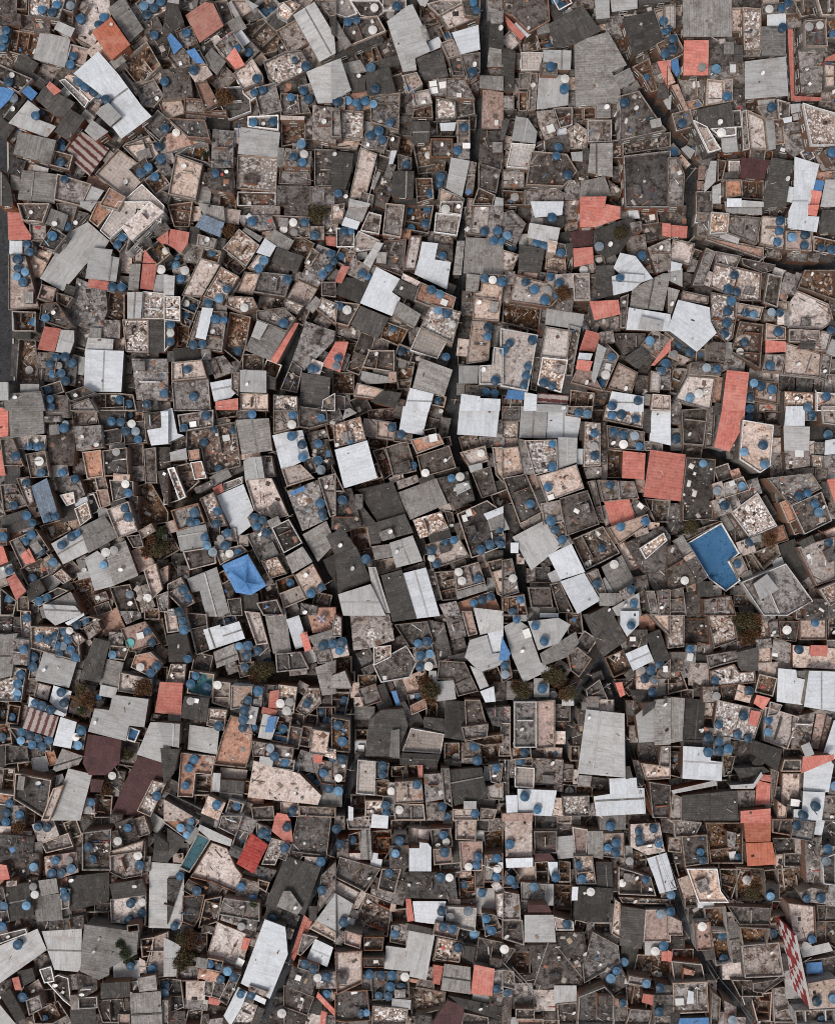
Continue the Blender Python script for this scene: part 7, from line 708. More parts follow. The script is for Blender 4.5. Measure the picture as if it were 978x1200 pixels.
def metal_mat(name, base, dirt, rough=0.55, per=0.42, deep=0.16, sheet=0.12, grime=0.6, pale=None, seam=0.8, var=(0.88, 1.08), spec=0.3, blot=None, stripe=None):
    t = NT(name, rough, spec); p, r = t.pos(); uv, u, v = t.uv()
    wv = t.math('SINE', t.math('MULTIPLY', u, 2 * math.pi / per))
    su = t.math('DIVIDE', u, 1.05); sv = t.math('DIVIDE', v, 2.35)
    cm = t.n('ShaderNodeCombineXYZ'); t.l(t.math('FLOOR', su), cm.inputs[0]); t.l(t.math('FLOOR', sv), cm.inputs[1]); t.l(t.math('MULTIPLY', r, 77.0), cm.inputs[2])
    wn = t.n('ShaderNodeTexWhiteNoise', noise_dimensions='3D'); t.l(cm.outputs[0], wn.inputs['Vector'])
    # streaks that run down the sheets
    st = t.n('ShaderNodeCombineXYZ'); t.l(t.math('MULTIPLY', u, 2.6), st.inputs[0]); t.l(t.math('MULTIPLY', v, 0.32), st.inputs[1]); t.l(t.math('MULTIPLY', r, 50.0), st.inputs[2])
    sn = t.noise(st.outputs[0], 1.0, 6, 0.7)
    bn = t.noise(p, 0.32, 6, 0.68)
    c = t.mix(t.math('MULTIPLY', t.rng(sn, 0.46, 0.72), grime), base, dirt)
    c = t.mix(t.math('MULTIPLY', t.rng(bn, 0.52, 0.74), grime), c, dirt)
    if pale: c = t.mix(t.rng(t.noise(p, 0.9, 6, 0.72), 0.56, 0.68, 0, 0.55), c, pale)
    if blot: c = t.mix(t.rng(t.noise(p, 0.28, 5, 0.7), 0.56, 0.66, 0, 0.75), c, blot)
    if stripe:
        jag = t.math('ADD', t.math('FRACT', t.math('DIVIDE', v, stripe[1])), t.math('MULTIPLY', t.math('SUBTRACT', t.noise(p, 2.2, 5, 0.7), 0.5), 0.7))
        c = t.mix(t.math('MULTIPLY', t.rng(jag, 0.50, 0.58), t.rng(jag, 1.02, 0.94)), c, stripe[0])
    c = t.mul(c, t.rng(wn.outputs[0], 0, 1, 1 - sheet, 1 + sheet * 0.6))
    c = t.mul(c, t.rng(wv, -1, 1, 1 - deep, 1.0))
    c = t.mul(c, t.rng(t.math('FRACT', sv), 0.0, 0.035, seam, 1.0))
    c = t.mul(c, t.rng(t.math('FRACT', su), 0.0, 0.06, (1 + seam) / 2, 1.0))
    f = t.noise(p, 2.3, 9, 0.85)
    c = t.mul(c, t.rng(f, 0.39, 0.61, 0.86, 1.10) if base[0] > 0.35 else t.rng(f, 0.39, 0.61, 0.7, 1.3))
    wn2 = t.n('ShaderNodeTexWhiteNoise', noise_dimensions='1D'); t.l(t.math('MULTIPLY', r, 39.1), wn2.inputs['W'])
    c = t.mul(c, t.rng(wn2.outputs[0], 0, 1, *var))
    return t.done(c, wv, 0.02, 0.10 if base[0] > 0.35 else 0.3)

def tile_mat(name, base, dark, pale, deep=1.0):
    t = NT(name, 0.8, 0.2); p, r = t.pos(); uv, u, v = t.uv()
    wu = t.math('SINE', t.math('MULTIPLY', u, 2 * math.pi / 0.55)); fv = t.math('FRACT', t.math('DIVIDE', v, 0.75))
    cm = t.n('ShaderNodeCombineXYZ'); t.l(t.math('FLOOR', t.math('DIVIDE', u, 0.55)), cm.inputs[0]); t.l(t.math('FLOOR', t.math('DIVIDE', v, 0.75)), cm.inputs[1]); t.l(t.math('MULTIPLY', r, 33.0), cm.inputs[2])
    wn = t.n('ShaderNodeTexWhiteNoise', noise_dimensions='3D'); t.l(cm.outputs[0], wn.inputs['Vector'])
    c = t.mix(t.rng(t.noise(p, 0.6, 6, 0.7), 0.54, 0.66, 0, 0.5), base, dark)
    c = t.mix(t.rng(wn.outputs[0], 0.6, 1.0, 0, 0.35), c, pale)
    c = t.mix(t.rng(wn.outputs[0], 0.16, 0.0, 0, 0.4), c, dark)
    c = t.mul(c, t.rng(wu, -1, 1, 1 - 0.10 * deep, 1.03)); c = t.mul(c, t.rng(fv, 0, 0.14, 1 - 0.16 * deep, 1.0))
    c = t.mix(t.rng(t.noise(p, 1.1, 9, 0.8), 0.575, 0.61, 0, 0.5), c, tuple(0.8 * x for x in dark))
    c = t.mix(t.rng(t.noise(p, 0.35, 5, 0.7), 0.50, 0.64, 0, 0.55), c, pale)
    c = t.mul(c, t.rng(t.noise(p, 2.3, 9, 0.85), 0.39, 0.61, 0.84, 1.14))
    c = t.mul(c, t.rng(r, 0, 1, 0.72, 1.15))
    return t.done(c, wu, 0.04, 0.25)

def wall_mat(name, base, brick=None):
    t = NT(name, 0.9, 0.15); p, r = t.pos(); uv, u, v = t.uv()
    c = t.mix(t.rng(t.noise(p, 0.5, 6, 0.7), 0.4, 0.66), base, tuple(0.45 * x for x in base))
    if brick:
        b = t.n('ShaderNodeTexBrick'); t.l(uv, b.inputs['Vector'])
        b.inputs['Color1'].default_value = (*brick, 1); b.inputs['Color2'].default_value = (*[0.62 * x for x in brick], 1)
        b.inputs['Mortar'].default_value = (0.2, 0.17, 0.145, 1)
        b.inputs['Scale'].default_value = 1.0; b.inputs['Brick Width'].default_value = 0.32; b.inputs['Row Height'].default_value = 0.2; b.inputs['Mortar Size'].default_value = 0.02
        c = t.mix(t.rng(t.noise(p, 0.45, 5, 0.7), 0.46, 0.56), b.outputs[0], c)
    c = t.mul(c, t.rng(t.noise(p, 4.0, 5, 0.7), 0.3, 0.7, 0.75, 1.2))
    c = t.mul(c, t.rng(r, 0, 1, 0.7, 1.2))
    return t.done(c)

def plain(name, c, rough=0.6, dirt=None, spec=0.3, sc=2.0, vary=0.25):
    t = NT(name, rough, spec); p, r = t.pos(); plastic = 'plastic' in name and 'blue' in name
    col = t.mix(t.rng(t.noise(p, sc, 5, 0.7), 0.5, 0.75, 0, 0.7), c, dirt or tuple(0.6 * x for x in c))
    if plastic:
        col = t.mul(col, t.rng(t.noise(p, 0.3, 3, 0.7), 0.38, 0.62, 0.62, 1.45))
        col = t.mix(t.rng(t.noise(p, 1.7, 6, 0.75), 0.54, 0.64, 0, 0.5), col, (0.17, 0.16, 0.15))
    return t.done(t.mul(col, t.rng(r, 0, 1, 1 - vary, 1 + vary)))

M = {}
M['c'] = flat_mat('weathered concrete', (0.200, 0.172, 0.156), (0.305, 0.270, 0.252), (0.066, 0.047, 0.038), (0.58, 0.525, 0.485), 0.49, 0.585)
M['k'] = flat_mat('blackened concrete', (0.080, 0.068, 0.061), (0.135, 0.117, 0.107), (0.034, 0.025, 0.020), (0.33, 0.285, 0.25), 0.49, 0.61)
M['t'] = flat_mat('tan slab', (0.48, 0.372, 0.315), (0.57, 0.475, 0.425), (0.15, 0.098, 0.074), (0.78, 0.71, 0.66), 0.54, 0.59)
M['p'] = flat_mat('salmon slab', (0.44, 0.275, 0.215), (0.36, 0.235, 0.19), (0.16, 0.08, 0.055), (0.60, 0.46, 0.38), 0.55, 0.64)
M['s'] = flat_mat('rubble strewn slab', (0.40, 0.295, 0.235), (0.26, 0.195, 0.16), (0.11, 0.07, 0.05), (0.72, 0.655, 0.60), 0.53, 0.55, speck=(3.3, (0.72, 0.66, 0.62), 0.60, (0.28, 0.16, 0.115)))
M['i'] = flat_mat('tiled patio', (0.42, 0.37, 0.34), (0.48, 0.425, 0.39), (0.20, 0.155, 0.13), (0.62, 0.57, 0.53), 0.62, 0.67, grid=(0.62, 0.10, 0.72), fine=(0.7, 1.25))
M['e'] = flat_mat('bare earth and rubble', (0.122, 0.066, 0.040), (0.175, 0.115, 0.080), (0.034, 0.021, 0.015), (0.38, 0.31, 0.26), 0.50, 0.60, speck=(2.6, (0.36, 0.28, 0.23), 0.80, (0.05, 0.033, 0.026)))
M['q'] = flat_mat('blue roof paint', (0.058, 0.128, 0.228), (0.072, 0.152, 0.262), (0.040, 0.095, 0.178), (0.10, 0.185, 0.29), 0.58, 0.66, fine=(0.92, 1.08), var=(1, 1))
M['y'] = flat_mat('teal roof paint', (0.045, 0.12, 0.145), (0.06, 0.15, 0.17), (0.025, 0.06, 0.07), (0.13, 0.24, 0.26), 0.56, 0.64, fine=(0.8, 1.15), var=(0.95, 1.05))
M['W'] = metal_mat('white sheet metal', (0.635, 0.65, 0.67), (0.40, 0.385, 0.37), 0.5, grime=0.55, deep=0.012, sheet=0.07, seam=0.84, var=(0.85, 1.05))
M['L'] = metal_mat('pale sheet metal', (0.44, 0.428, 0.415), (0.22, 0.19, 0.168), 0.55, grime=0.62, deep=0.05, sheet=0.09, var=(0.72, 1.15), blot=(0.33, 0.29, 0.26))
M['G'] = metal_mat('grey fibre cement sheet', (0.24, 0.222, 0.205), (0.115, 0.095, 0.082), 0.8, grime=0.85, deep=0.13, sheet=0.14, pale=(0.40, 0.375, 0.35), var=(0.75, 1.35), blot=(0.10, 0.082, 0.07))
M['D'] = metal_mat('dark fibre cement sheet', (0.068, 0.061, 0.055), (0.034, 0.028, 0.024), 0.85, grime=0.85, deep=0.16, sheet=0.22, pale=(0.17, 0.152, 0.138), var=(0.7, 1.45))
M['B'] = metal_mat('maroon sheet metal', (0.085, 0.034, 0.032), (0.038, 0.02, 0.018), 0.7, grime=0.6, deep=0.15, sheet=0.2)
M['Z'] = metal_mat('rust striped sheet metal', (0.42, 0.345, 0.315), (0.30, 0.22, 0.19), 0.6, grime=0.5, deep=0.08, sheet=0.1, stripe=((0.105, 0.030, 0.024), 1.25))
M['u'] = metal_mat('blue tarpaulin', (0.095, 0.235, 0.47), (0.06, 0.15, 0.32), 0.55, per=1.9, deep=0.06, sheet=0.03, grime=0.35, seam=0.93, var=(0.7, 1.05))
M['v'] = metal_mat('blue-grey weathered sheet', (0.175, 0.225, 0.29), (0.10, 0.10, 0.105), 0.65, grime=0.85, deep=0.12, sheet=0.12, pale=(0.32, 0.37, 0.42))
M['C'] = tile_mat('crimson roof tile', (0.40, 0.058, 0.048), (0.15, 0.03, 0.026), (0.55, 0.15, 0.11), 2.2)
M['U'] = tile_mat('rust red roof tile', (0.40, 0.125, 0.075), (0.22, 0.07, 0.045), (0.46, 0.20, 0.14))
M['R'] = tile_mat('red roof tile', (0.54, 0.178, 0.138), (0.27, 0.10, 0.08), (0.60, 0.29, 0.23))
M['O'] = tile_mat('pink roof tile', (0.46, 0.20, 0.155), (0.30, 0.125, 0.092), (0.56, 0.31, 0.25))
WALLS = [wall_mat('bare brick wall', (0.24, 0.185, 0.145), (0.33, 0.125, 0.062)), wall_mat('rendered brick wall', (0.25, 0.20, 0.165), (0.27, 0.115, 0.065)),
         wall_mat('grey render', (0.235, 0.205, 0.18)), wall_mat('cream painted wall', (0.52, 0.43, 0.35)), wall_mat('white painted wall', (0.62, 0.59, 0.56)), wall_mat('terracotta painted wall', (0.38, 0.145, 0.08))]
RED_WALL = wall_mat('red painted wall', (0.42, 0.075, 0.07))
PARA = [flat_mat('parapet render', (0.47, 0.39, 0.335), (0.36, 0.29, 0.245), (0.15, 0.105, 0.08), (0.72, 0.67, 0.62), 0.56, 0.62, var=(0.6, 1.15)),
        flat_mat('parapet grey', (0.24, 0.195, 0.165), (0.30, 0.25, 0.215), (0.09, 0.066, 0.052), (0.5, 0.46, 0.42), 0.53, 0.62),
        flat_mat('parapet white', (0.70, 0.67, 0.64), (0.62, 0.58, 0.545), (0.3, 0.25, 0.22), (0.78, 0.76, 0.73), 0.6, 0.6),
        flat_mat('parapet brick', (0.25, 0.145, 0.105), (0.21, 0.14, 0.11), (0.10, 0.065, 0.05), (0.42, 0.34, 0.29), 0.55, 0.62)]
GROUND = flat_mat('trodden alley ground', (0.065, 0.055, 0.049), (0.10, 0.082, 0.07), (0.035, 0.03, 0.027), (0.26, 0.235, 0.215), 0.5, 0.63)
ASPH = flat_mat('worn asphalt', (0.042, 0.044, 0.048), (0.058, 0.058, 0.061), (0.025, 0.025, 0.027), (0.11, 0.108, 0.105), 0.55, 0.66)
TB = [plain('dark blue plastic', (0.016, 0.046, 0.080), 0.45, (0.03, 0.05, 0.075)), plain('blue plastic', (0.025, 0.078, 0.140), 0.45, (0.05, 0.09, 0.14)), plain('faded blue plastic', (0.085, 0.175, 0.265), 0.5, (0.13, 0.18, 0.23)), plain('grey blue plastic', (0.15, 0.18, 0.205), 0.55, (0.14, 0.145, 0.15))]
TW = [plain('white fibreglass', (0.60, 0.575, 0.54), 0.5, (0.36, 0.32, 0.28)), plain('grey fibre cement tank', (0.27, 0.255, 0.245), 0.8, (0.15, 0.13, 0.12))]
DARK = plain('dark opening', (0.02, 0.02, 0.022), 0.5)
WHITE = plain('white paint', (0.72, 0.70, 0.67), 0.55, (0.42, 0.37, 0.33))
STEEL = plain('dull steel', (0.28, 0.27, 0.26), 0.5)
WOOD = plain('weathered wood', (0.20, 0.135, 0.095), 0.85)
CONC = plain('pole concrete', (0.36, 0.33, 0.30), 0.9)
BLACK = plain('black cable', (0.02, 0.02, 0.02), 0.6)
GLASS = plain('window glass', (0.035, 0.045, 0.055), 0.15, spec=0.6)
BARK = plain('bark', (0.10, 0.065, 0.045), 0.9)
FRAME = plain('window frame', (0.50, 0.47, 0.44), 0.6, vary=0.5)
def leaf_mat(name, a, b):
    t = NT(name, 0.75, 0.2); at = t.n('ShaderNodeAttribute', attribute_name='tone'); p, r = t.pos()
    c = t.mix(at.outputs['Fac'], a, b)
    return t.done(t.mul(c, t.rng(r, 0, 1, 0.75, 1.25)))
LEAF = [leaf_mat('rusty foliage', (0.060, 0.032, 0.016), (0.16, 0.078, 0.036)), leaf_mat('dull green foliage', (0.026, 0.034, 0.018), (0.070, 0.078, 0.038)), leaf_mat('olive foliage', (0.05, 0.04, 0.02), (0.115, 0.088, 0.042))]
tcol = NT('debris', 0.85, 0.2); _a = tcol.n('ShaderNodeAttribute', attribute_name='Col'); tcol.done(_a.outputs['Color']); DEB = tcol.m

# ------------------------------------------------------------------ mesh helpers
class MB:
    def __init__(s): s.v = []; s.f = []; s.mi = []; s.uv = []
    def face(s, pts, mi=0, uv=None):
        i = len(s.v); s.v += [tuple(p) for p in pts]; s.f.append(tuple(range(i, i + len(pts)))); s.mi.append(mi)
        s.uv += uv if uv else [(p[0], p[1]) for p in pts]
    def ring(s, A, B, za, zb, mi=0, off=0.0):      # side faces between polygon A at za (below) and B at zb; za/zb number or list
        n = len(A); u = off
        for i in range(n):
            j = (i + 1) % n
            L = math.hypot(A[j][0] - A[i][0], A[j][1] - A[i][1])
            a = za[i] if isinstance(za, list) else za; a2 = za[j] if isinstance(za, list) else za
            b = zb[i] if isinstance(zb, list) else zb; b2 = zb[j] if isinstance(zb, list) else zb
            s.face([(A[i][0], A[i][1], a), (A[j][0], A[j][1], a2), (B[j][0], B[j][1], b2), (B[i][0], B[i][1], b)], mi,
                   [(u, a), (u + L, a2), (u + L, b2), (u, b)])
            u += L
    def cap(s, A, z, mi=0, fr=None, flip=False):
        pts = [(p[0], p[1], z[i] if isinstance(z, list) else z) for i, p in enumerate(A)]
        uv = [fuv(p, fr) for p in A] if fr else None
        if flip: pts.reverse(); uv = uv[::-1] if uv else None
        s.face(pts, mi, uv)
    def box(s, c, d, a=0.0, mi=0):                  # c = centre of the bottom
        ca, sa = math.cos(a), math.sin(a); P = []
        for sx, sy in ((-.5, -.5), (.5, -.5), (.5, .5), (-.5, .5)):
            x, y = sx * d[0], sy * d[1]; P.append((c[0] + x * ca - y * sa, c[1] + x * sa + y * ca))
        s.ring(P, P, c[2], c[2] + d[2], mi); s.cap(P, c[2] + d[2], mi)
    def tube(s, a, b, r, n=6, mi=0, r2=None):
        a, b = Vector(a), Vector(b); d = (b - a).normalized()
        e = d.cross(Vector((0, 0, 1)) if abs(d.z) < 0.9 else Vector((1, 0, 0))).normalized(); g = d.cross(e)
        q = lambda c, rr, k: c + (e * math.cos(k * 2 * math.pi / n) + g * math.sin(k * 2 * math.pi / n)) * rr
        r2 = r if r2 is None else r2
        for k in range(n):
            s.face([q(a, r, k), q(a, r, k + 1), q(b, r2, k + 1), q(b, r2, k)], mi)
        s.face([q(b, r2, k) for k in range(n)], mi)
    def lathe(s, prof, n=20, mi=0, c=(0, 0, 0)):    # profile (r, z) from the outside bottom up
        for (r0, z0), (r1, z1) in zip(prof, prof[1:]):
            for k in range(n):
                a, b = 2 * math.pi * k / n, 2 * math.pi * (k + 1) / n
                f = [(c[0] + r0 * math.cos(a), c[1] + r0 * math.sin(a), c[2] + z0), (c[0] + r0 * math.cos(b), c[1] + r0 * math.sin(b), c[2] + z0),
                     (c[0] + r1 * math.cos(b), c[1] + r1 * math.sin(b), c[2] + z1), (c[0] + r1 * math.cos(a), c[1] + r1 * math.sin(a), c[2] + z1)]
                if r1 < 1e-4: f = f[:3]
                if r0 < 1e-4: f = [f[0], f[2], f[3]]
                s.face(f, mi)
    def mesh(s, name, mats, loc=(0, 0, 0), merge=False):
        me = bpy.data.meshes.new(name)
        me.from_pydata([(x - loc[0], y - loc[1], z - loc[2]) for x, y, z in s.v], [], s.f)
        for m in mats: me.materials.append(m)
        me.polygons.foreach_set('material_index', s.mi)
        l = me.uv_layers.new(name='UVMap'); l.data.foreach_set('uv', np.array(s.uv, dtype=np.float32).ravel())
        if merge:
            import bmesh
            b = bmesh.new(); b.from_mesh(me); bmesh.ops.remove_doubles(b, verts=b.verts, dist=1e-4); b.to_mesh(me); b.free()
        me.update()
        return me

def link(name, data, parent=None, loc=None):
    o = bpy.data.objects.new(name, data); COL.objects.link(o)
    if parent is not None: o.parent = parent
    if loc is not None: o.location = loc
    return o

def fuv(p, fr):
    x, y = p[0] - fr[0], p[1] - fr[1]
    return (x * fr[2] + y * fr[3], -x * fr[3] + y * fr[2])

def area2(P): return 0.5 * sum(P[i][0] * P[(i + 1) % len(P)][1] - P[(i + 1) % len(P)][0] * P[i][1] for i in range(len(P)))
def centroid(P): return (sum(p[0] for p in P) / len(P), sum(p[1] for p in P) / len(P))
def long_edge(P):
    i = max(range(len(P)), key=lambda i: (P[(i + 1) % len(P)][0] - P[i][0]) ** 2 + (P[(i + 1) % len(P)][1] - P[i][1]) ** 2)
    d = (P[(i + 1) % len(P)][0] - P[i][0], P[(i + 1) % len(P)][1] - P[i][1]); L = math.hypot(*d)
    return (d[0] / L, d[1] / L)
def inset(P, d):
    n = len(P); out = []
    for i in range(n):
        a, b, c = P[i - 1], P[i], P[(i + 1) % n]
        l1 = math.hypot(b[0] - a[0], b[1] - a[1]); l2 = math.hypot(c[0] - b[0], c[1] - b[1])
        if l1 < 1e-6 or l2 < 1e-6: return None
        n1 = (-(b[1] - a[1]) / l1, (b[0] - a[0]) / l1); n2 = (-(c[1] - b[1]) / l2, (c[0] - b[0]) / l2)
        k = 1 + n1[0] * n2[0] + n1[1] * n2[1]
        if k < 0.35: k = 0.35
        out.append((b[0] + d * (n1[0] + n2[0]) / k, b[1] + d * (n1[1] + n2[1]) / k))
    if area2(out) < 0.25 * area2(P) if d > 0 else False: return None
    return out
def inside(P, x, y):
    c = False
    for i in range(len(P)):
        (ax, ay), (bx, by) = P[i], P[i - 1]
        if (ay > y) != (by > y) and x < (bx - ax) * (y - ay) / (by - ay) + ax: c = not c
    return c
def rpt(P, rg, m=0.0):
    xs = [p[0] for p in P]; ys = [p[1] for p in P]
    Q = inset(P, m) if m else P
    Q = Q or P
    for _ in range(30):
        x, y = rg.uniform(min(xs), max(xs)), rg.uniform(min(ys), max(ys))
        if inside(Q, x, y): return x, y
    return centroid(P)

def fan(b, Q, zs, fr):                        # a sheet held up in the middle, sagging in folds between its ties
    c = centroid(Q); c = (c[0] + 0.4, c[1] - 0.6); zc = max(zs) + 1.5; N = 7; pts = []; m = len(Q)
    for i in range(m):
        for j in range(6):
            t = j / 6; k = (i + 1) % m
            pts.append((Q[i][0] + (Q[k][0] - Q[i][0]) * t, Q[i][1] + (Q[k][1] - Q[i][1]) * t, zs[i] + (zs[k] - zs[i]) * t - 0.0, t))
    def at(p, r):
        sag = -0.35 * math.sin(math.pi * r) - 0.45 * math.sin(math.pi * p[3]) * math.sin(math.pi * min(1, r * 1.15)) if r < 1 else 0
        return (c[0] + (p[0] - c[0]) * r, c[1] + (p[1] - c[1]) * r, zc + (p[2] - zc) * r + sag)
    for i in range(len(pts)):
        a, d = pts[i], pts[(i + 1) % len(pts)]
        for n in range(N):
            f = [at(a, n / N), at(a, (n + 1) / N), at(d, (n + 1) / N), at(d, n / N)] if n else [at(a, 0), at(a, 1 / N), at(d, 1 / N)]
            b.face(f, 0, [fuv(q, fr) for q in f])

# ------------------------------------------------------------------ sections and houses
METAL, TILE = 'WLGDBZvu', 'ROCU'
secs = []; houses = []
for hi, ln in enumerate(HOUSES.split('\n')):
    ids = []
    for q in ln.split('|'):
        k = q[0]
        if q[1] == '*':
            cx, cy, w, h, a = map(float, q[2:].split(',')); a = math.radians(a); ca, sa = math.cos(a), math.sin(a)
            w += 1.2; h += 1.2
            P = [(cx + x * w * ca - y * h * sa, cy + x * w * sa + y * h * ca) for x, y in ((-.5, -.5), (.5, -.5), (.5, .5), (-.5, .5))]
            fill = True
        else:
            v = list(map(float, q[1:].split(','))); P = list(zip(v[::2], v[1::2])); fill = False
        if area2(P) > 0: P.reverse()                # counter-clockwise once y points up
        P = [p for i, p in enumerate(P) if math.hypot(p[0] - P[i - 1][0], p[1] - P[i - 1][1]) > 0.6]
        ids.append(len(secs))
        secs.append(dict(k=k, P=P, fill=fill, house=hi, A=abs(area2(P))))
    houses.append(ids)
over = {}
for o in OVER.split():
    a, b = map(int, o.split(',')); over.setdefault(a, []).append(b)

TSEC = set(int(q.split(',')[2]) for q in TANKS.split())
for hi, ids in enumerate(houses):
    c = centroid(secs[ids[0]]['P']); X, Y = proj(c[0], c[1], 6)
    rg = random.Random(hi * 7 + 3)
    g = terr(X, Y)
    hum = 0.5 + 0.5 * math.sin(X * 0.09 + 1.3) * math.sin(Y * 0.08 + 0.2)      # storeys vary from block to block
    base = g + (4.7 if rg.random() < 0.55 + 0.25 * (hum < .4) else 6.6) - 0.9 * min(1.0, max(0.0, (math.hypot(X, Y) - 45) / 35)) + rg.uniform(-0.5, 0.5)
    for n, i in enumerate(ids):
        s = secs[i]; k = s['k']; dz = rg.uniform(-0.3, 0.3)
        if i in TSEC and k not in METAL + TILE: dz += rg.uniform(0.1, 0.8) if k != 'e' else 0.0
        elif s['fill']: dz += rg.choice([-2.6, -1.9, -1.2, -0.5, -3.2]) if k != 'e' else rg.choice([-2.6, -1.4, -2.0])
        elif n and k not in METAL + TILE: dz += rg.choice([0, 0, -2.6, -1.2, 0.5])
        if k in METAL + TILE: dz += rg.uniform(0.4, 1.9)
        if k == 'e' and not s['fill']: dz += rg.choice([-0.3, -1.0, -2.0])
        s['z'] = max(base + dz, g + 2.3) if not (902 < c[0] < 926 and 1085 < c[1] < 1200) else g + 2.6; s['g'] = g - 1.5
for i in sorted(range(len(secs)), key=lambda i: -secs[i]['A']):
    for b in over.get(i, ()):
        lift = 1.15 if secs[i]['k'] in METAL + TILE else 0.75
        secs[i]['z'] = max(secs[i]['z'], secs[b]['z'] + lift)

DEBR = []     # (x, y, z, l, w, h, angle, kind)
def strew(P, z, dens, rg, big=1.0):
    n = int(abs(area2(P)) * dens * 1.5 + rg.random())
    for _ in range(min(n, 240)):
        x, y = rpt(P, rg, 0.2)
        DEBR.append((x, y, z, rg.random(), rg.random(), big))

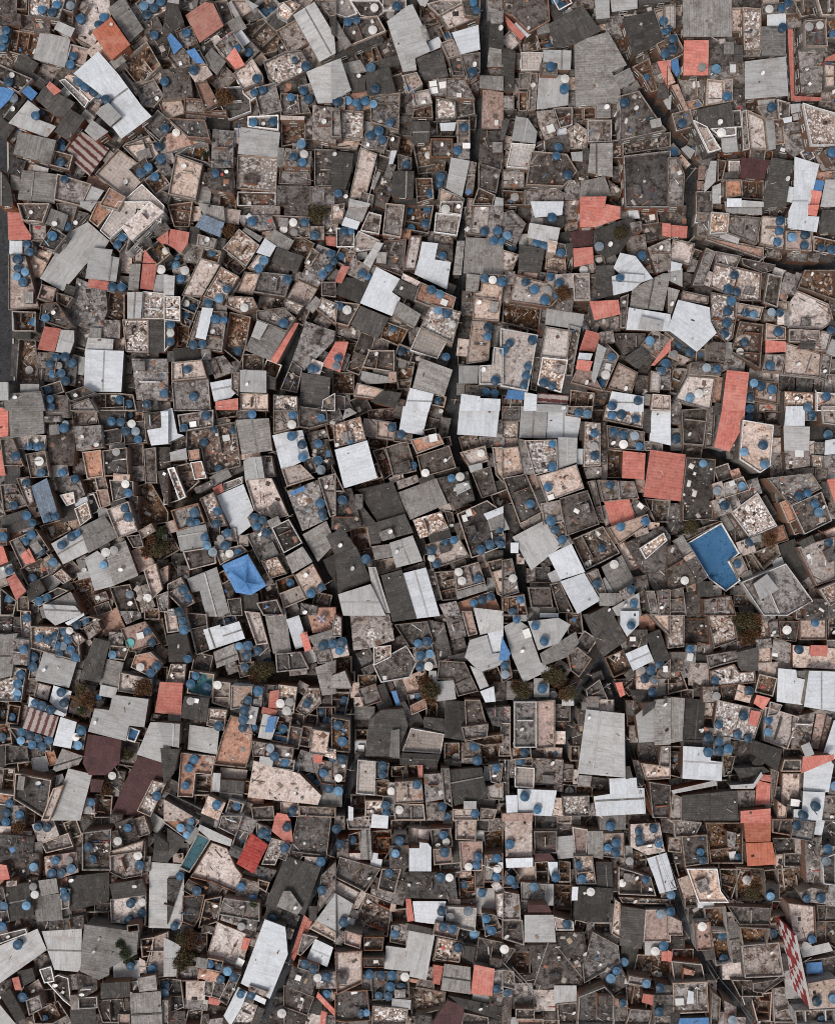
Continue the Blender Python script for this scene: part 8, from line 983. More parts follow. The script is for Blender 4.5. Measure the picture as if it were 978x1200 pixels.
HNAME = {}
def kind_of(k): return 'metal' if k in METAL else 'tile' if k in TILE else 'yard' if k == 'e' else 'conc' if k in 'ckq' else 'terr'
NAMES = dict(metal=('metal_roofed_house', 'metal-roofed house', 'houses under metal roofs'), tile=('tile_roofed_house', 'tile-roofed house', 'houses under red tiles'),
             yard=('unfinished_house', 'unfinished house', 'unfinished houses without a roof'), conc=('concrete_roofed_house', 'concrete-roofed house', 'houses under bare concrete roofs'),
             terr=('terrace_house', 'terrace house', 'houses with a light roof terrace'))
WALLREC = []
wall_n = 0
for hi, ids in enumerate(houses):
    rg = random.Random(hi * 13 + 5); s0 = secs[ids[0]]
    kd = kind_of(s0['k']); c = centroid(s0['P']); X, Y = proj(c[0], c[1], s0['z'])
    loc = (X, Y, s0['g'] + 1.5)
    root = link(NAMES[kd][0], None, None, loc); root.empty_display_size = 1
    houses_c = dict(root=root, kd=kd, c=c, k=s0['k'], tanks=[0, 0], A=sum(secs[i]['A'] for i in ids))
    HNAME[hi] = houses_c
    wm = rg.choices(WALLS, [30, 24, 26, 9, 6, 5])[0]
    pm = rg.choices(PARA, [34, 44, 11, 11])[0]
    for n, i in enumerate(ids):
        s = secs[i]; k = s['k']; z = s['z']; P = s['P']; zb = s['g']; A = s['A']
        fr0 = None
        if k in METAL + TILE:                                    # ---- sheet or tile roof with a fall
            e = long_edge([(p[0], -p[1]) for p in P]); d = (-e[1], e[0]) if rg.random() < 0.7 else e
            sl = rg.choice([-1, 1]) * (rg.uniform(0.05, 0.11) if k in METAL else rg.uniform(0.12, 0.2))
            if k == 'u' and A > 500: sl *= 2
            cc = proj(*centroid(P), z)
            zs = []; Q = []
            for p in P:
                q = proj(p[0], p[1], z); zz = z + sl * max(-4, min(4, ((q[0] - cc[0]) * d[0] + (q[1] - cc[1]) * d[1])))
                zs.append(zz); Q.append(proj(p[0], p[1], zz))
            fr = (cc[0], cc[1], -d[1], d[0])                    # v runs along the fall
            s['Q'] = Q; s['zt'] = (cc, d, sl); s['top'] = z
            th = 0.07 if k in METAL else 0.14
            Wl = inset(Q, 0.22) or inset(Q, 0.05) or Q
            zw = [v - th - 0.02 for v in zs]
            if s['fill']:
                b = MB(); b.ring(Wl, Wl, zb, zw, 0); b.ring(Q, Q, [v - th for v in zs], zs, 1); b.cap(Q, zs, 1, fr)
                link('lean_to', b.mesh('lean_to', [wm, M[k]], loc), root)
            else:
                b = MB(); b.ring(Wl, Wl, zb, zw, 0); link('wall', b.mesh('wall', [wm], loc, True), root)
                b = MB(); b.ring(Q, Q, [v - th for v in zs], zs, 0); (fan(b, Q, zs, fr) if k == 'u' and A > 500 else b.cap(Q, zs, 0, fr)); b.cap(Q, [v - th for v in zs], 0, fr, True)
                nm = 'metal_roof' if k in METAL[:-1] else 'tarpaulin_roof' if k == 'u' else 'tiled_roof'
                ro = link(nm, b.mesh(nm, [M[k]], loc, True), root)
                if A > 420 and k in 'WLGD' and rg.random() < 0.4:             # ridge or lap flashing fixed across the sheets
                    m = MB(); t0 = rg.choice([0.0, 0.0, -0.18, 0.15]); us = [fuv(p, fr) for p in Q]
                    vm = t0 * (max(u[1] for u in us) - min(u[1] for u in us)); umn, umx = min(u[0] for u in us), max(u[0] for u in us)
                    pts = [uu for uu in [umn + (umx - umn) * j / 40 for j in range(41)] if inside(us, uu, vm)]
                    if len(pts) > 8:
                        w_ = lambda u_, v_: (cc[0] + u_ * fr[2] - v_ * fr[3], cc[1] + u_ * fr[3] + v_ * fr[2])
                        a_, b_ = w_(pts[0], vm), w_(pts[-1], vm); zz = z + sl * max(-4, min(4, vm)) 
                        mid = ((a_[0] + b_[0]) / 2, (a_[1] + b_[1]) / 2, zz - 0.02)
                        m.box(mid, (math.hypot(b_[0] - a_[0], b_[1] - a_[1]), 0.26, 0.07), math.atan2(b_[1] - a_[1], b_[0] - a_[0]))
                        link('roof_flashing', m.mesh('roof_flashing', [rg.choice([M['L'], M['G']] if k in 'WL' else [M['G'], M['D']])], loc), ro)
                strew(Q, z + 0.12, 0.05 if k in 'GD' else 0.02, rg, 0.6)
            WALLREC.append((root, Wl, zb, min(zw), i))
            continue
        if k == 'e':                                             # ---- open room or yard inside walls
            Q = [proj(p[0], p[1], z) for p in P]; I = inset(Q, 0.2)
            if I is None: I = inset(Q, 0.1) or [(q[0] * 1, q[1] * 1) for q in Q]
            dep = rg.uniform(0.9, 2.3); zf = max(z - dep, s['g'] + 1.7)
            s['Q'] = Q; s['top'] = zf; fr = (*centroid(Q), *long_edge(Q))
            pm2 = pm if rg.random() < .35 else PARA[1]
            b = MB(); b.ring(Q, Q, zb, z, 0); b.ring(I[::-1], I[::-1], zf, z, 0); 
            for j in range(len(Q)):
                j2 = (j + 1) % len(Q); b.face([(*Q[j], z), (*Q[j2], z), (*I[j2], z), (*I[j], z)], 1)
            if s['fill']:
                b.cap(I, zf, 2, fr); link('side_yard', b.mesh('side_yard', [wm, pm2, M['e'] if rg.random() < .8 else M['k']], loc), root)
            else:
                link('wall', b.mesh('wall', [wm, pm2], loc, True), root)
                b = MB(); b.cap(I, zf, 0, fr); fl = link('yard_floor', b.mesh('yard_floor', [M['e']], loc), root)
                e = long_edge(Q); L = max(abs(fuv(p, fr)[0]) for p in Q); Wd = max(abs(fuv(p, fr)[1]) for p in Q); cc = centroid(Q)
                for t in ([0.0] if A < 500 else [-0.33, 0.34]) if rg.random() < 0.75 else []:
                    t += rg.uniform(-.12, .12); x, y = cc[0] + e[0] * L * t * 1.2, cc[1] + e[1] * L * t * 1.2
                    if not inside(I, x, y): continue
                    m = MB(); ln_ = Wd * rg.uniform(0.8, 1.6); sh = (Wd * 2 - ln_) * 0.35 * rg.choice([-1, 1])
                    x -= e[1] * sh; y += e[0] * sh
                    m.box((x, y, zf + 0.003), (0.16, ln_, rg.uniform(0.9, max(1.0, z - zf))), math.atan2(e[1], e[0]))
                    link('partition_wall', m.mesh('partition_wall', [wm], loc), fl)
            strew(I, zf, 0.95, rg, 1.1)
            WALLREC.append((root, Q, zb, z, i)); continue
        # ---- flat slab
        par = A > 150 and not (s['fill'] and rg.random() < 0.6) and rg.random() < (0.92 if k in 'tsiqy' else 0.72)
        ph = (rg.uniform(0.45, 1.0) if A > 300 else rg.uniform(0.3, 0.6)) if par else 0.0
        if k in 'qy': ph = 0.6
        zt = z + ph; Q = [proj(p[0], p[1], zt) for p in P]; fr = (*centroid(Q), *long_edge(Q))
        s['Q'] = Q; s['top'] = z
        th = 0.12; Wl = inset(Q, 0.012) or Q
        pw = rg.choice([0.11, 0.13, 0.16, 0.2]) if k not in 'qy' else 0.2
        I = inset(Q, pw) if par or k in 'qy' else None
        tm = M[k]
        def ringmesh(b, mi):
            b.ring(Q, Q, z - th, zt, mi); b.ring(I[::-1], I[::-1], z, zt, mi)
            for j in range(len(Q)):
                j2 = (j + 1) % len(Q); b.face([(*Q[j], zt), (*Q[j2], zt), (*I[j2], zt), (*I[j], zt)], mi)
        if s['fill']:
            b = MB(); b.ring(Wl, Wl, zb, z - th, 0); b.cap(I or Q, z, 1, fr)
            if I: ringmesh(b, 2)
            else: b.ring(Q, Q, z - th, z, 2)
            link('side_room', b.mesh('side_room', [wm, tm, pm], loc), root)
        else:
            b = MB(); b.ring(Wl, Wl, zb, z - th, 0); link('wall', b.mesh('wall', [wm], loc, True), root)
            b = MB(); b.cap(I or Q, z, 0, fr)
            if not I: b.ring(Q, Q, z - th, z, 0)
            nm = 'roof_terrace' if k in 'tsipy' else 'roof_slab'
            ro = link(nm, b.mesh(nm, [tm], loc), root)
            if I:
                b = MB(); ringmesh(b, 0)
                pmat = PARA[2] if k in 'q' else (PARA[2] if k == 'i' and rg.random() < .6 else pm)
                link('parapet', b.mesh('parapet', [pmat], loc, True), ro)
            e = long_edge(Q); L = max(abs(fuv(p, fr)[0]) for p in Q); Wd = max(abs(fuv(p, fr)[1]) for p in Q); cc = centroid(Q)
            if A > 360 and k in 'ckts' and rg.random() < 0.42:
                t = rg.uniform(-.35, .35); x, y = cc[0] + e[0] * L * t, cc[1] + e[1] * L * t
                m = MB(); m.box((x, y, z + 0.003), (0.13, Wd * rg.uniform(0.7, 1.5), rg.uniform(0.5, 1.5)), math.atan2(e[1], e[0]))
                link('dividing_wall', m.mesh('dividing_wall', [rg.choice([pm, wm])], loc), ro)
            if A > 520 and k in 'ckts' and len(over.get(i, ())) == 0 and rg.random() < 0.34:
                for _ in range(6):
                    x = cc[0] + e[0] * L * rg.uniform(-.6, .6) - e[1] * Wd * rg.choice([-.45, .45]); y = cc[1] + e[1] * L * rg.uniform(-.6, .6) + e[0] * Wd * rg.choice([-.45, .45])
                    J = inset(Q, 1.1)
                    if J and inside(J, x, y):
                        m = MB(); hh = rg.uniform(0.9, 2.0); dm = (rg.uniform(1.3, 2.4), rg.uniform(1.0, 1.7)); an = math.atan2(e[1], e[0])
                        m.box((x, y, z + 0.004), (*dm, hh), an); m.box((x, y, z + hh), (dm[0] + .18, dm[1] + .18, 0.08), an, 1)
                        link('stair_bulkhead', m.mesh('stair_bulkhead', [wm, rg.choice([M['k'], M['c'], M['G']])], loc), root); break
        dn = rg.choice([.25, .6, 1, 1, 1.5]) * {'s': .8, 'k': .36, 'c': .36, 't': .22, 'p': .2, 'i': .07, 'q': 0.0, 'y': .05}[k]
        strew(I or Q, z, dn, rg, 0.8 if k == 's' else 1.0)
        WALLREC.append((root, Wl, zb, z - th, i))

# ------------------------------------------------------------------ naming what stands where
LM = [(840, 652, 'the big blue rooftop'), (285, 675, 'the blue tarpaulin roof'), (130, 110, 'the pale roof with five tanks'), (812, 378, 'the five-sided white roof'),
      (310, 1115, 'the long bowed white roof'), (703, 870, 'the long pale roof between alleys'), (675, 680, 'the two offset white roofs'), (778, 556, 'the largest coral red roof'),
      (858, 468, 'the narrow coral roof strip'), (887, 985, 'the rust red double roof'), (296, 999, 'the crimson tiled roof'), (198, 818, 'the square coral roof'),
      (120, 437, 'the upright white square roof'), (85, 302, 'the slanting white corrugated roof'), (447, 342, 'the notched white roof'), (560, 487, 'the broad streaked white roof'),
      (415, 545, 'the tilted white square roof'), (491, 694, 'the white ribbed roof strip'), (940, 222, 'the tall white tapering roof'), (702, 249, 'the widest red roof'),
      (238, 26, 'the pink tiled roof'), (828, 20, 'the square grey top-edge roof'), (820, 893, 'the L-shaped white roof'), (727, 935, 'the T-shaped white roof'),
      (235, 800, 'the teal painted rooftop'), (940, 805, 'the side-by-side white roofs'), (485, 1110, 'the stepped white roof'), (565, 1150, 'the small bright red roof'),
      (160, 920, 'the dark maroon roof'), (75, 1110, 'the white bottom-edge roof'), (770, 1023, 'the slim leaning white roof'),
      (932, 1130, 'the red checkered wall'), (695, 80, 'the fan-shaped grey roof'), (302, 165, 'the pale speckled-back roof'),
      (385, 95, 'the bright ribbed roof'), (640, 850, 'the brick-strewn terrace'), (330, 915, 'the widest tan rooftop'), (430, 590, 'the longest charcoal roof'), (960, 920, 'the white right-edge roof')]
ORD = ['', 'nearest', 'second nearest', 'third nearest', 'fourth nearest', 'fifth nearest', 'sixth nearest', 'seventh nearest', 'eighth nearest', 'ninth nearest', 'tenth nearest']
DIRS = ['right of', 'above right of', 'above', 'above left of', 'left of', 'below left of', 'below', 'below right of']
def where(x, y):
    j = min(range(len(LM)), key=lambda j: (LM[j][0] - x) ** 2 + (LM[j][1] - y) ** 2)
    lx, ly, ph = LM[j]; d = math.hypot(x - lx, y - ly)
    return j, ('on' if d < 9 else DIRS[round(math.atan2(-(y - ly), x - lx) / (math.pi / 4)) % 8]), d
NW = ['no', 'one', 'two', 'three', 'four', 'five', 'six', 'seven', 'eight', 'nine', 'ten']
class Namer:
    def __init__(s): s.rows = []
    def add(s, look, x, y, fn): s.rows.append((look, x, y, fn))
    def run(s):
        by = {}
        for r in s.rows:
            j, d, dist = where(r[1], r[2]); by.setdefault((r[0], j, d), []).append((dist, r))
        for (look, j, d), L in by.items():
            L.sort(key=lambda q: q[0])
            for n, (dist, r) in enumerate(L):
                o = '' if len(L) == 1 else (ORD[n + 1] if n < 10 else '%dth nearest' % (n + 1)) + ' '
                r[3]((o + look + ' ' + ('close beside' if d == 'on' else d) + ' ' + LM[j][2]).strip())
def setlab(o, cat, group):
    def f(l):
        w = l.split()
        o['label'] = l if len(w) <= 16 else ' '.join(w[:16]); o['category'] = cat
        if group: o['group'] = group
    return f

# ------------------------------------------------------------------ water tanks
def tank_meshes(bm, lm, white=False):
    b = MB(); b.lathe([(0.60, 0), (0.68, 0.9), (0.70, 0.93)], 20, 0)
    body = b.mesh('tank_body', [bm])
    b = MB(); b.lathe([(0.70, 0.93), (0.745, 0.94), (0.745, 1.0), (0.69, 1.03), (0.64, 1.015), (0.40, 1.10), (0.26, 1.13), (0.26, 1.18), (0.0, 1.20)], 20, 0)
    return body, b.mesh('tank_lid', [lm])
TM = [tank_meshes(m, m) for m in TB]; TMW = [tank_meshes(m, m) for m in TW]
ON = {'c': 'grey slab', 'k': 'dark slab', 't': 'tan slab', 's': 'speckled slab', 'i': 'tiled patio', 'p': 'pink slab', 'e': 'bare yard', 'q': 'blue roof', 'y': 'teal roof', 'W': 'white roof', 'L': 'pale metal roof',
      'G': 'grey metal roof', 'D': 'dark roof', 'B': 'maroon roof', 'Z': 'rust-striped roof', 'u': 'blue sheet', 'R': 'red roof', 'O': 'pink roof', 'C': 'crimson roof', 'U': 'rust red roof', 'v': 'blue-grey roof'}
def top_at(s, x, y):
    if 'zt' in s:
        cc, d, sl = s['zt']; return s['z'] + sl * max(-4, min(4, (x - cc[0]) * d[0] + (y - cc[1]) * d[1]))
    return s['top']
def settle(s, px, py, hgt, m):
    z = s['top'] + hgt; x, y = proj(px, py, z)
    Q = inset(s['Q'], m) or inset(s['Q'], m * .5) or s['Q']
    if not inside(Q, x, y):
        c = centroid(Q)
        for t in range(1, 21):
            xx, yy = x + (c[0] - x) * t / 20, y + (c[1] - y) * t / 20
            if inside(Q, xx, yy): x, y = xx, yy; break
    return x, y, top_at(s, x, y)
tanks = []
rt = random.Random(3)
for q in TANKS.split():
    k = q[0]; px, py, si = q[1:].split(','); px, py, si = float(px), float(py), int(si)
    s = secs[si]; r = rt.uniform(0.96, 1.18); tint = rt.choices([0, 1, 2, 3], [46, 42, 8, 4])[0]
    if k == 'w': tint = 0 if rt.random() < 0.7 else 1; r *= 0.94
    hh = 1.2 * r * rt.uniform(0.85, 1.05)
    if k == 'h': hh = 0.7
    x, y, z = settle(s, px, py, hh, 0.55 if k != 'h' else 0.5)
    if k != 'h':                                  # keep tanks from sinking into one another
        for it in range(4):
            for o_ in tanks:
                if o_['k'] == 'h' or abs(o_['x'] - x) > 2.2 or abs(o_['y'] - y) > 2.2: continue
                dx, dy = x - o_['x'], y - o_['y']; d = math.hypot(dx, dy) or 0.01; need = 0.75 * (r + o_['r'])
                if d < need:
                    nx, ny = x + dx / d * (need - d), y + dy / d * (need - d)
                    if inside(inset(s['Q'], 0.3) or s['Q'], nx, ny): x, y = nx, ny
                    else: r = max(0.7, r * 0.94)
        z = top_at(s, x, y)
    if k != 'h': HNAME[s['house']]['tanks'][k == 'w'] += 1
    tanks.append(dict(k=k, x=x, y=y, z=z, r=r, h=hh, tint=tint, s=s, px=px, py=py))
blue = [t for t in tanks if t['k'] == 'o']
def vis_size(t): return t['r'] * (1.0 if 4 < t['px'] < W - 4 and 4 < t['py'] < H - 4 else 0.5) * HC / (HC - t['z'])
keep = set(id(t) for t in sorted(blue, key=lambda t: -vis_size(t))[:300])
TINT = ['dark blue', 'blue', 'faded blue', 'grey-blue']
nm = Namer(); rest = [MB() for _ in TB]
for t in tanks:
    if t['k'] == 'h': continue
    zb = t['z'] + 0.012
    if t['k'] == 'o' and id(t) not in keep:
        R = t['r']; b = rest[t['tint']]
        b.lathe([(r * R, z * t['h'] / 1.2) for r, z in [(0.60, 0), (0.70, 0.93), (0.745, 0.94), (0.745, 1.0), (0.69, 1.03), (0.64, 1.015), (0.26, 1.13), (0.26, 1.18), (0.0, 1.20)]], 16, t['tint'], (t['x'], t['y'], zb))
        nm.add('%s water tank on %s' % (TINT[t['tint']], ON[t['s']['k']]), t['px'], t['py'], lambda l: None)
        continue
    body, lid = (TM if t['k'] == 'o' else TMW)[t['tint']]
    o = link('water_tank' if t['k'] == 'o' else 'white_water_tank', body, None, (t['x'], t['y'], zb))
    o.scale = (t['r'], t['r'], t['h'] / 1.2); o.rotation_euler.z = rt.uniform(0, 6.28)
    link('lid', lid, o)
    tn = TINT[t['tint']] if t['k'] == 'o' else ['white', 'grey'][t['tint']]
    nm.add('%s water tank on %s' % (tn, ON[t['s']['k']]), t['px'], t['py'], setlab(o, 'water tank', 'blue water tanks on the roofs' if t['k'] == 'o' else 'pale water tanks on the roofs'))
nm.run()
b = MB()
for q in rest:
    i = len(b.v); b.v += q.v; b.f += [tuple(a + i for a in f) for f in q.f]; b.mi += q.mi; b.uv += q.uv
o = link('water_tanks', b.mesh('water_tanks', TB)); o['kind'] = 'stuff'; o['label'] = 'the many other blue water tanks crowding the roofs'

# ------------------------------------------------------------------ labels of the houses
LOOK = {'W': 'white', 'L': 'pale grey', 'G': 'mid grey', 'D': 'dark grey', 'B': 'maroon', 'Z': 'rust-striped', 'u': 'blue', 'R': 'red', 'O': 'pink', 'C': 'crimson', 'U': 'rust red', 'v': 'blue-grey', 'c': 'grey', 'k': 'blackened', 't': 'tan', 's': 'speckled', 'i': 'light tiled', 'p': 'salmon', 'e': 'brown', 'q': 'blue', 'y': 'teal'}
lmh = {}
for j, (x, y, ph) in enumerate(LM):
    if 'wall' in ph: continue
    for i, s in enumerate(secs):
        if not s['fill'] and inside(s['P'], x, y) and s['house'] not in lmh: lmh[s['house']] = ph
nm = Namer()
for hi, h in HNAME.items():
    f = setlab(h['root'], NAMES[h['kd']][1], NAMES[h['kd']][2])
    if hi in lmh: f('house crowned by ' + lmh[hi]); continue
    n = h['tanks'][0]
    tk = ' with ' + (NW[n] if n < 6 else 'many') + (' tank' if n == 1 else ' tanks') if n else ''
    second = ''
    for i in houses[hi][1:]:
        if secs[i]['k'] in 'RuWOpBCUvZ' and not secs[i]['fill']: second = LOOK[secs[i]['k']]; break
    look = LOOK[h['k']] + ' ' + NAMES[h['kd']][1]
    if tk: look += tk
    elif second: look += ' with %s annexe' % second
    nm.add(look, *h['c'], f)
nm.run()
del nm

# ------------------------------------------------------------------ loose debris: boards, bricks, sheets, buckets nobody could count
rd = np.random.RandomState(4)
D = np.array([(x, y, z, a, c, g) for x, y, z, a, c, g in DEBR]); n = len(D)
k = D[:, 3]; u = rd.rand(n, 6)
l = np.where(k < .55, .12 + .42 * u[:, 0] ** 1.6, np.where(k < .73, .7 + 1.7 * u[:, 0], np.where(k < .9, .45 + .75 * u[:, 0], .3 + .25 * u[:, 0]))) * D[:, 5]
w = np.where(k < .55, .10 + .32 * u[:, 1] ** 1.6, np.where(k < .73, .07 + .11 * u[:, 1], np.where(k < .9, .35 + .55 * u[:, 1], .3 + .2 * u[:, 1]))) * D[:, 5]
h = np.where(k < .55, .06 + .24 * u[:, 2], np.where(k < .73, .05 + .07 * u[:, 2], np.where(k < .9, .02 + .05 * u[:, 2], .25 + .4 * u[:, 2])))
an = u[:, 3] * 6.283; tz = D[:, 2] + .006 + u[:, 4] * .05
ca, sa = np.cos(an), np.sin(an)
V = np.zeros((n, 8, 3))
for i, (sx, sy, sz) in enumerate([(-.5, -.5, 0), (.5, -.5, 0), (.5, .5, 0), (-.5, .5, 0), (-.5, -.5, 1), (.5, -.5, 1), (.5, .5, 1), (-.5, .5, 1)]):
    tap = 1.0 if sz == 0 else 0.86
    X, Y = sx * l * tap, sy * w * tap
    V[:, i, 0] = D[:, 0] + X * ca - Y * sa; V[:, i, 1] = D[:, 1] + X * sa + Y * ca; V[:, i, 2] = tz + sz * h
fq = np.array([(4, 5, 6, 7), (0, 1, 5, 4), (1, 2, 6, 5), (2, 3, 7, 6), (3, 0, 4, 7)])
F = (np.arange(n)[:, None, None] * 8 + fq[None]).reshape(-1, 4)
pal = np.array([(.56, .52, .48), (.42, .37, .335), (.34, .29, .26), (.20, .165, .145), (.11, .085, .07), (.045, .038, .034), (.26, .13, .085), (.36, .17, .11), (.17, .10, .07), (.72, .70, .68), (.10, .19, .33), (.42, .10, .08), (.30, .22, .16)])
pw = np.array([9, 11, 14, 15, 16, 15, 5, 3, 10, 4, 1.5, 1, 8]); ci = rd.choice(len(pal), n, p=pw / pw.sum())
cc = pal[ci] * (0.75 + .45 * u[:, 5:6])
me = bpy.data.meshes.new('debris'); me.vertices.add(n * 8); me.vertices.foreach_set('co', V.ravel())
me.loops.add(len(F) * 4); me.loops.foreach_set('vertex_index', F.ravel().astype(np.int32))
me.polygons.add(len(F)); me.polygons.foreach_set('loop_start', np.arange(len(F), dtype=np.int32) * 4)
me.update(calc_edges=True)
at = me.color_attributes.new('Col', 'FLOAT_COLOR', 'POINT')
at.data.foreach_set('color', np.repeat(np.concatenate([cc, np.ones((n, 1))], 1), 8, axis=0).astype(np.float32).ravel())
me.materials.append(DEB); o = link('debris', me); o['kind'] = 'stuff'; o['label'] = 'boards, bricks and scraps scattered over roofs and yards'

# ------------------------------------------------------------------ ground, alleys, road
def sheet(name, x0, y0, x1, y1, st, mat, dz=0.0):
    xs = np.arange(x0, x1 + .1, st); ys = np.arange(y0, y1 + .1, st)
    v = [(x, y, terr(x, y) + dz) for y in ys for x in xs]; nx = len(xs)
    f = [(j * nx + i, j * nx + i + 1, (j + 1) * nx + i + 1, (j + 1) * nx + i) for j in range(len(ys) - 1) for i in range(nx - 1)]
    me = bpy.data.meshes.new(name); me.from_pydata(v, [], f); me.materials.append(mat)
    for p in me.polygons: p.use_smooth = True
    o = link(name, me); o['kind'] = 'structure'; return o
sheet('ground', -400, -400, 400, 400, 4, GROUND)
ALLEYS = [(1.7, [(738, 70), (765, 115), (800, 172), (813, 192), (808, 250), (814, 285)]),
 (1.5, [(566, 0), (570, 55), (562, 150), (541, 240), (538, 330), (531, 400), (529, 470), (533, 520), (548, 560), (585, 630), (618, 690)]),
 (1.4, [(366, 372), (350, 398), (336, 420), (322, 470), (318, 530), (336, 600), (372, 660), (390, 690), (410, 750), (420, 790)]),
 (1.4, [(410, 820), (412, 900), (402, 960), (386, 1005), (366, 1045), (336, 1130), (308, 1195)]),
 (1.6, [(662, 886), (674, 830), (688, 792), (703, 775), (700, 745), (680, 715)]),
 (1.5, [(703, 778), (722, 810), (735, 870), (745, 910), (762, 950), (786, 1010), (800, 1070), (816, 1115), (850, 1160), (882, 1200)]),
 (1.6, [(818, 282), (860, 292), (893, 305), (930, 312), (978, 312)]), (1.2, [(812, 510), (830, 527), (890, 560), (910, 595), (930, 632), (978, 612)])]
def strip(name, wd, pl, mat, dz, kind='structure', sub=6):
    pts = []
    for (a, b) in zip(pl, pl[1:]):
        for t in range(sub): pts.append(proj(a[0] + (b[0] - a[0]) * t / sub, a[1] + (b[1] - a[1]) * t / sub, 0))
    pts.append(proj(*pl[-1], 0)); b = MB(); L = []
    for i, p in enumerate(pts):
        q, r = pts[max(i - 1, 0)], pts[min(i + 1, len(pts) - 1)]
        d = (r[0] - q[0], r[1] - q[1]); m = math.hypot(*d); nn = (-d[1] / m * wd / 2, d[0] / m * wd / 2)
        L.append([(p[0] + s * nn[0], p[1] + s * nn[1], terr(p[0], p[1]) + dz + 0.06) for s in (-1, 1)])
    for a, c in zip(L, L[1:]): b.face([a[0], c[0], c[1], a[1]])
    o = link(name, b.mesh(name, [mat])); o['kind'] = kind; return o
for wd, pl in ALLEYS: strip('alley', wd * 1.15, pl, ASPH, 0.0)
strip('road', 6.5, [(-14, 130), (-12, 250), (-8, 350), (-6, 480)], ASPH, 0.01)
strip('kerb', 0.3, [(9, 150), (10, 250), (13, 350), (15, 450)], CONC, 0.12)

# ------------------------------------------------------------------ roof-top furniture
nm2 = Namer()
b = MB(); b.box((0, 0, 0), (1.0, 0.85, 0.5)); bodyb = b.mesh('chest_body', [WHITE])
b = MB(); b.box((0, 0, 0.503), (1.06, 0.91, 0.09)); lidb = b.mesh('chest_lid', [WHITE])
for t in tanks:
    if t['k'] != 'h': continue
    o = link('storage_chest', bodyb, None, (t['x'], t['y'], t['z'] + 0.01)); e = long_edge(t['s']['Q']); o.rotation_euler.z = math.atan2(e[1], e[0]); q = rt.uniform(0.8, 1.5); o.scale = (q, q * rt.uniform(.8, 1.1), 1)
    link('lid', lidb, o); nm2.add('white boxy chest on %s' % ON[t['s']['k']], t['px'], t['py'], setlab(o, 'chest', 'white chests on the roofs'))
# satellite dishes
b = MB(); pr = [(0.0, 0.0), (0.16, 0.018), (0.30, 0.06), (0.40, 0.115)]
b.lathe(pr, 16, 0); b.lathe([(r, z + .012) for r, z in pr[::-1]], 16, 0); b.tube((0, -.38, .10), (0, -.05, .42), .015, 5); dishm = b.mesh('dish', [WHITE])
for p in dishm.polygons: p.use_smooth = True
b = MB(); b.tube((0, 0, 0), (0, 0, .8), .03, 6); mastm = b.mesh('mast', [STEEL])
flat = [s for s in secs if not s['fill'] and s['A'] > 170 and s['k'] in 'cktspieLGD']
free = lambda x, y, d: all((t['x'] - x) ** 2 + (t['y'] - y) ** 2 > d * d for t in tanks)
rf = random.Random(8); used = []
def spot(s, m, d):
    for _ in range(12):
        x, y = rpt(s['Q'], rf, m)
        if free(x, y, d) and all((a - x) ** 2 + (c - y) ** 2 > (d + 0.7) ** 2 for a, c in used): used.append((x, y)); return x, y, top_at(s, x, y) + .01
def back(x, y, z):
    k = MPP * (HC - z) / (HC - ZR); return x / k + W / 2, -y / k + H / 2
for s in rf.sample(flat, 170):
    p = spot(s, 0.35, 1.2)
    if not p: continue
    px, py = back(*p)
    if not (3 < px < W - 3 and 3 < py < H - 3): continue
    o = link('satellite_dish', mastm, None, p); d = link('dish', dishm, o, (0, 0, .8)); d.rotation_euler = (math.radians(rf.uniform(35, 50)), 0, 0); o.rotation_euler.z = rf.uniform(-.5, .5) + 0.6; q = rf.uniform(.85, 1.25); o.scale = (q, q, q)
    nm2.add('small white satellite dish on %s' % ON[s['k']], px, py, setlab(o, 'satellite dish', 'satellite dishes on the roofs'))
# clothes lines
cl = [plain('cloth %d' % i, c, 0.9) for i, c in enumerate([(.62, .60, .60), (.35, .06, .06), (.06, .10, .22), (.10, .10, .11), (.45, .35, .25), (.12, .28, .36), (.5, .22, .25)])]
terr_s = [s for s in secs if not s['fill'] and s['A'] > 330 and s['k'] in 'ckts']
for s in rf.sample(terr_s, 44):
    p = spot(s, 1.3, 1.3)
    if not p: continue
    px, py = back(*p)
    if not (5 < px < W - 5 and 5 < py < H - 5): continue
    e = long_edge(s['Q']); L = rf.uniform(2.0, 3.4); o = link('clothes_line', None, None, p); o.rotation_euler.z = math.atan2(e[1], e[0]) + rf.choice([0, 1.57])
    for sx in (-1, 1):
        b = MB(); b.tube((sx * L / 2, 0, 0), (sx * L / 2, 0, 1.75), .04, 6); link('post', b.mesh('post', [WOOD]), o)
    b = MB(); b.tube((-L / 2, 0, 1.7), (L / 2, 0, 1.7), .012, 4); link('line', b.mesh('line', [BLACK]), o)
    x = -L / 2 + .25
    while x < L / 2 - .5:
        wd = rf.uniform(.3, .7); hh = rf.uniform(.5, 1.0); b = MB()
        b.ring([(x, -.05), (x + wd, -.05), (x + wd, .05), (x, .05)], [(x, -.02), (x + wd, -.02), (x + wd, .02), (x, .02)], 1.72 - hh, 1.72); b.box((x + wd / 2, 0, 1.70), (wd, .07, .03))
        link('laundry', b.mesh('laundry', [rf.choice(cl)]), o); x += wd + rf.uniform(.06, .3)
    nm2.add('clothes line hung with laundry on %s' % ON[s['k']], px, py, setlab(o, 'clothes line', 'clothes lines on the terraces'))
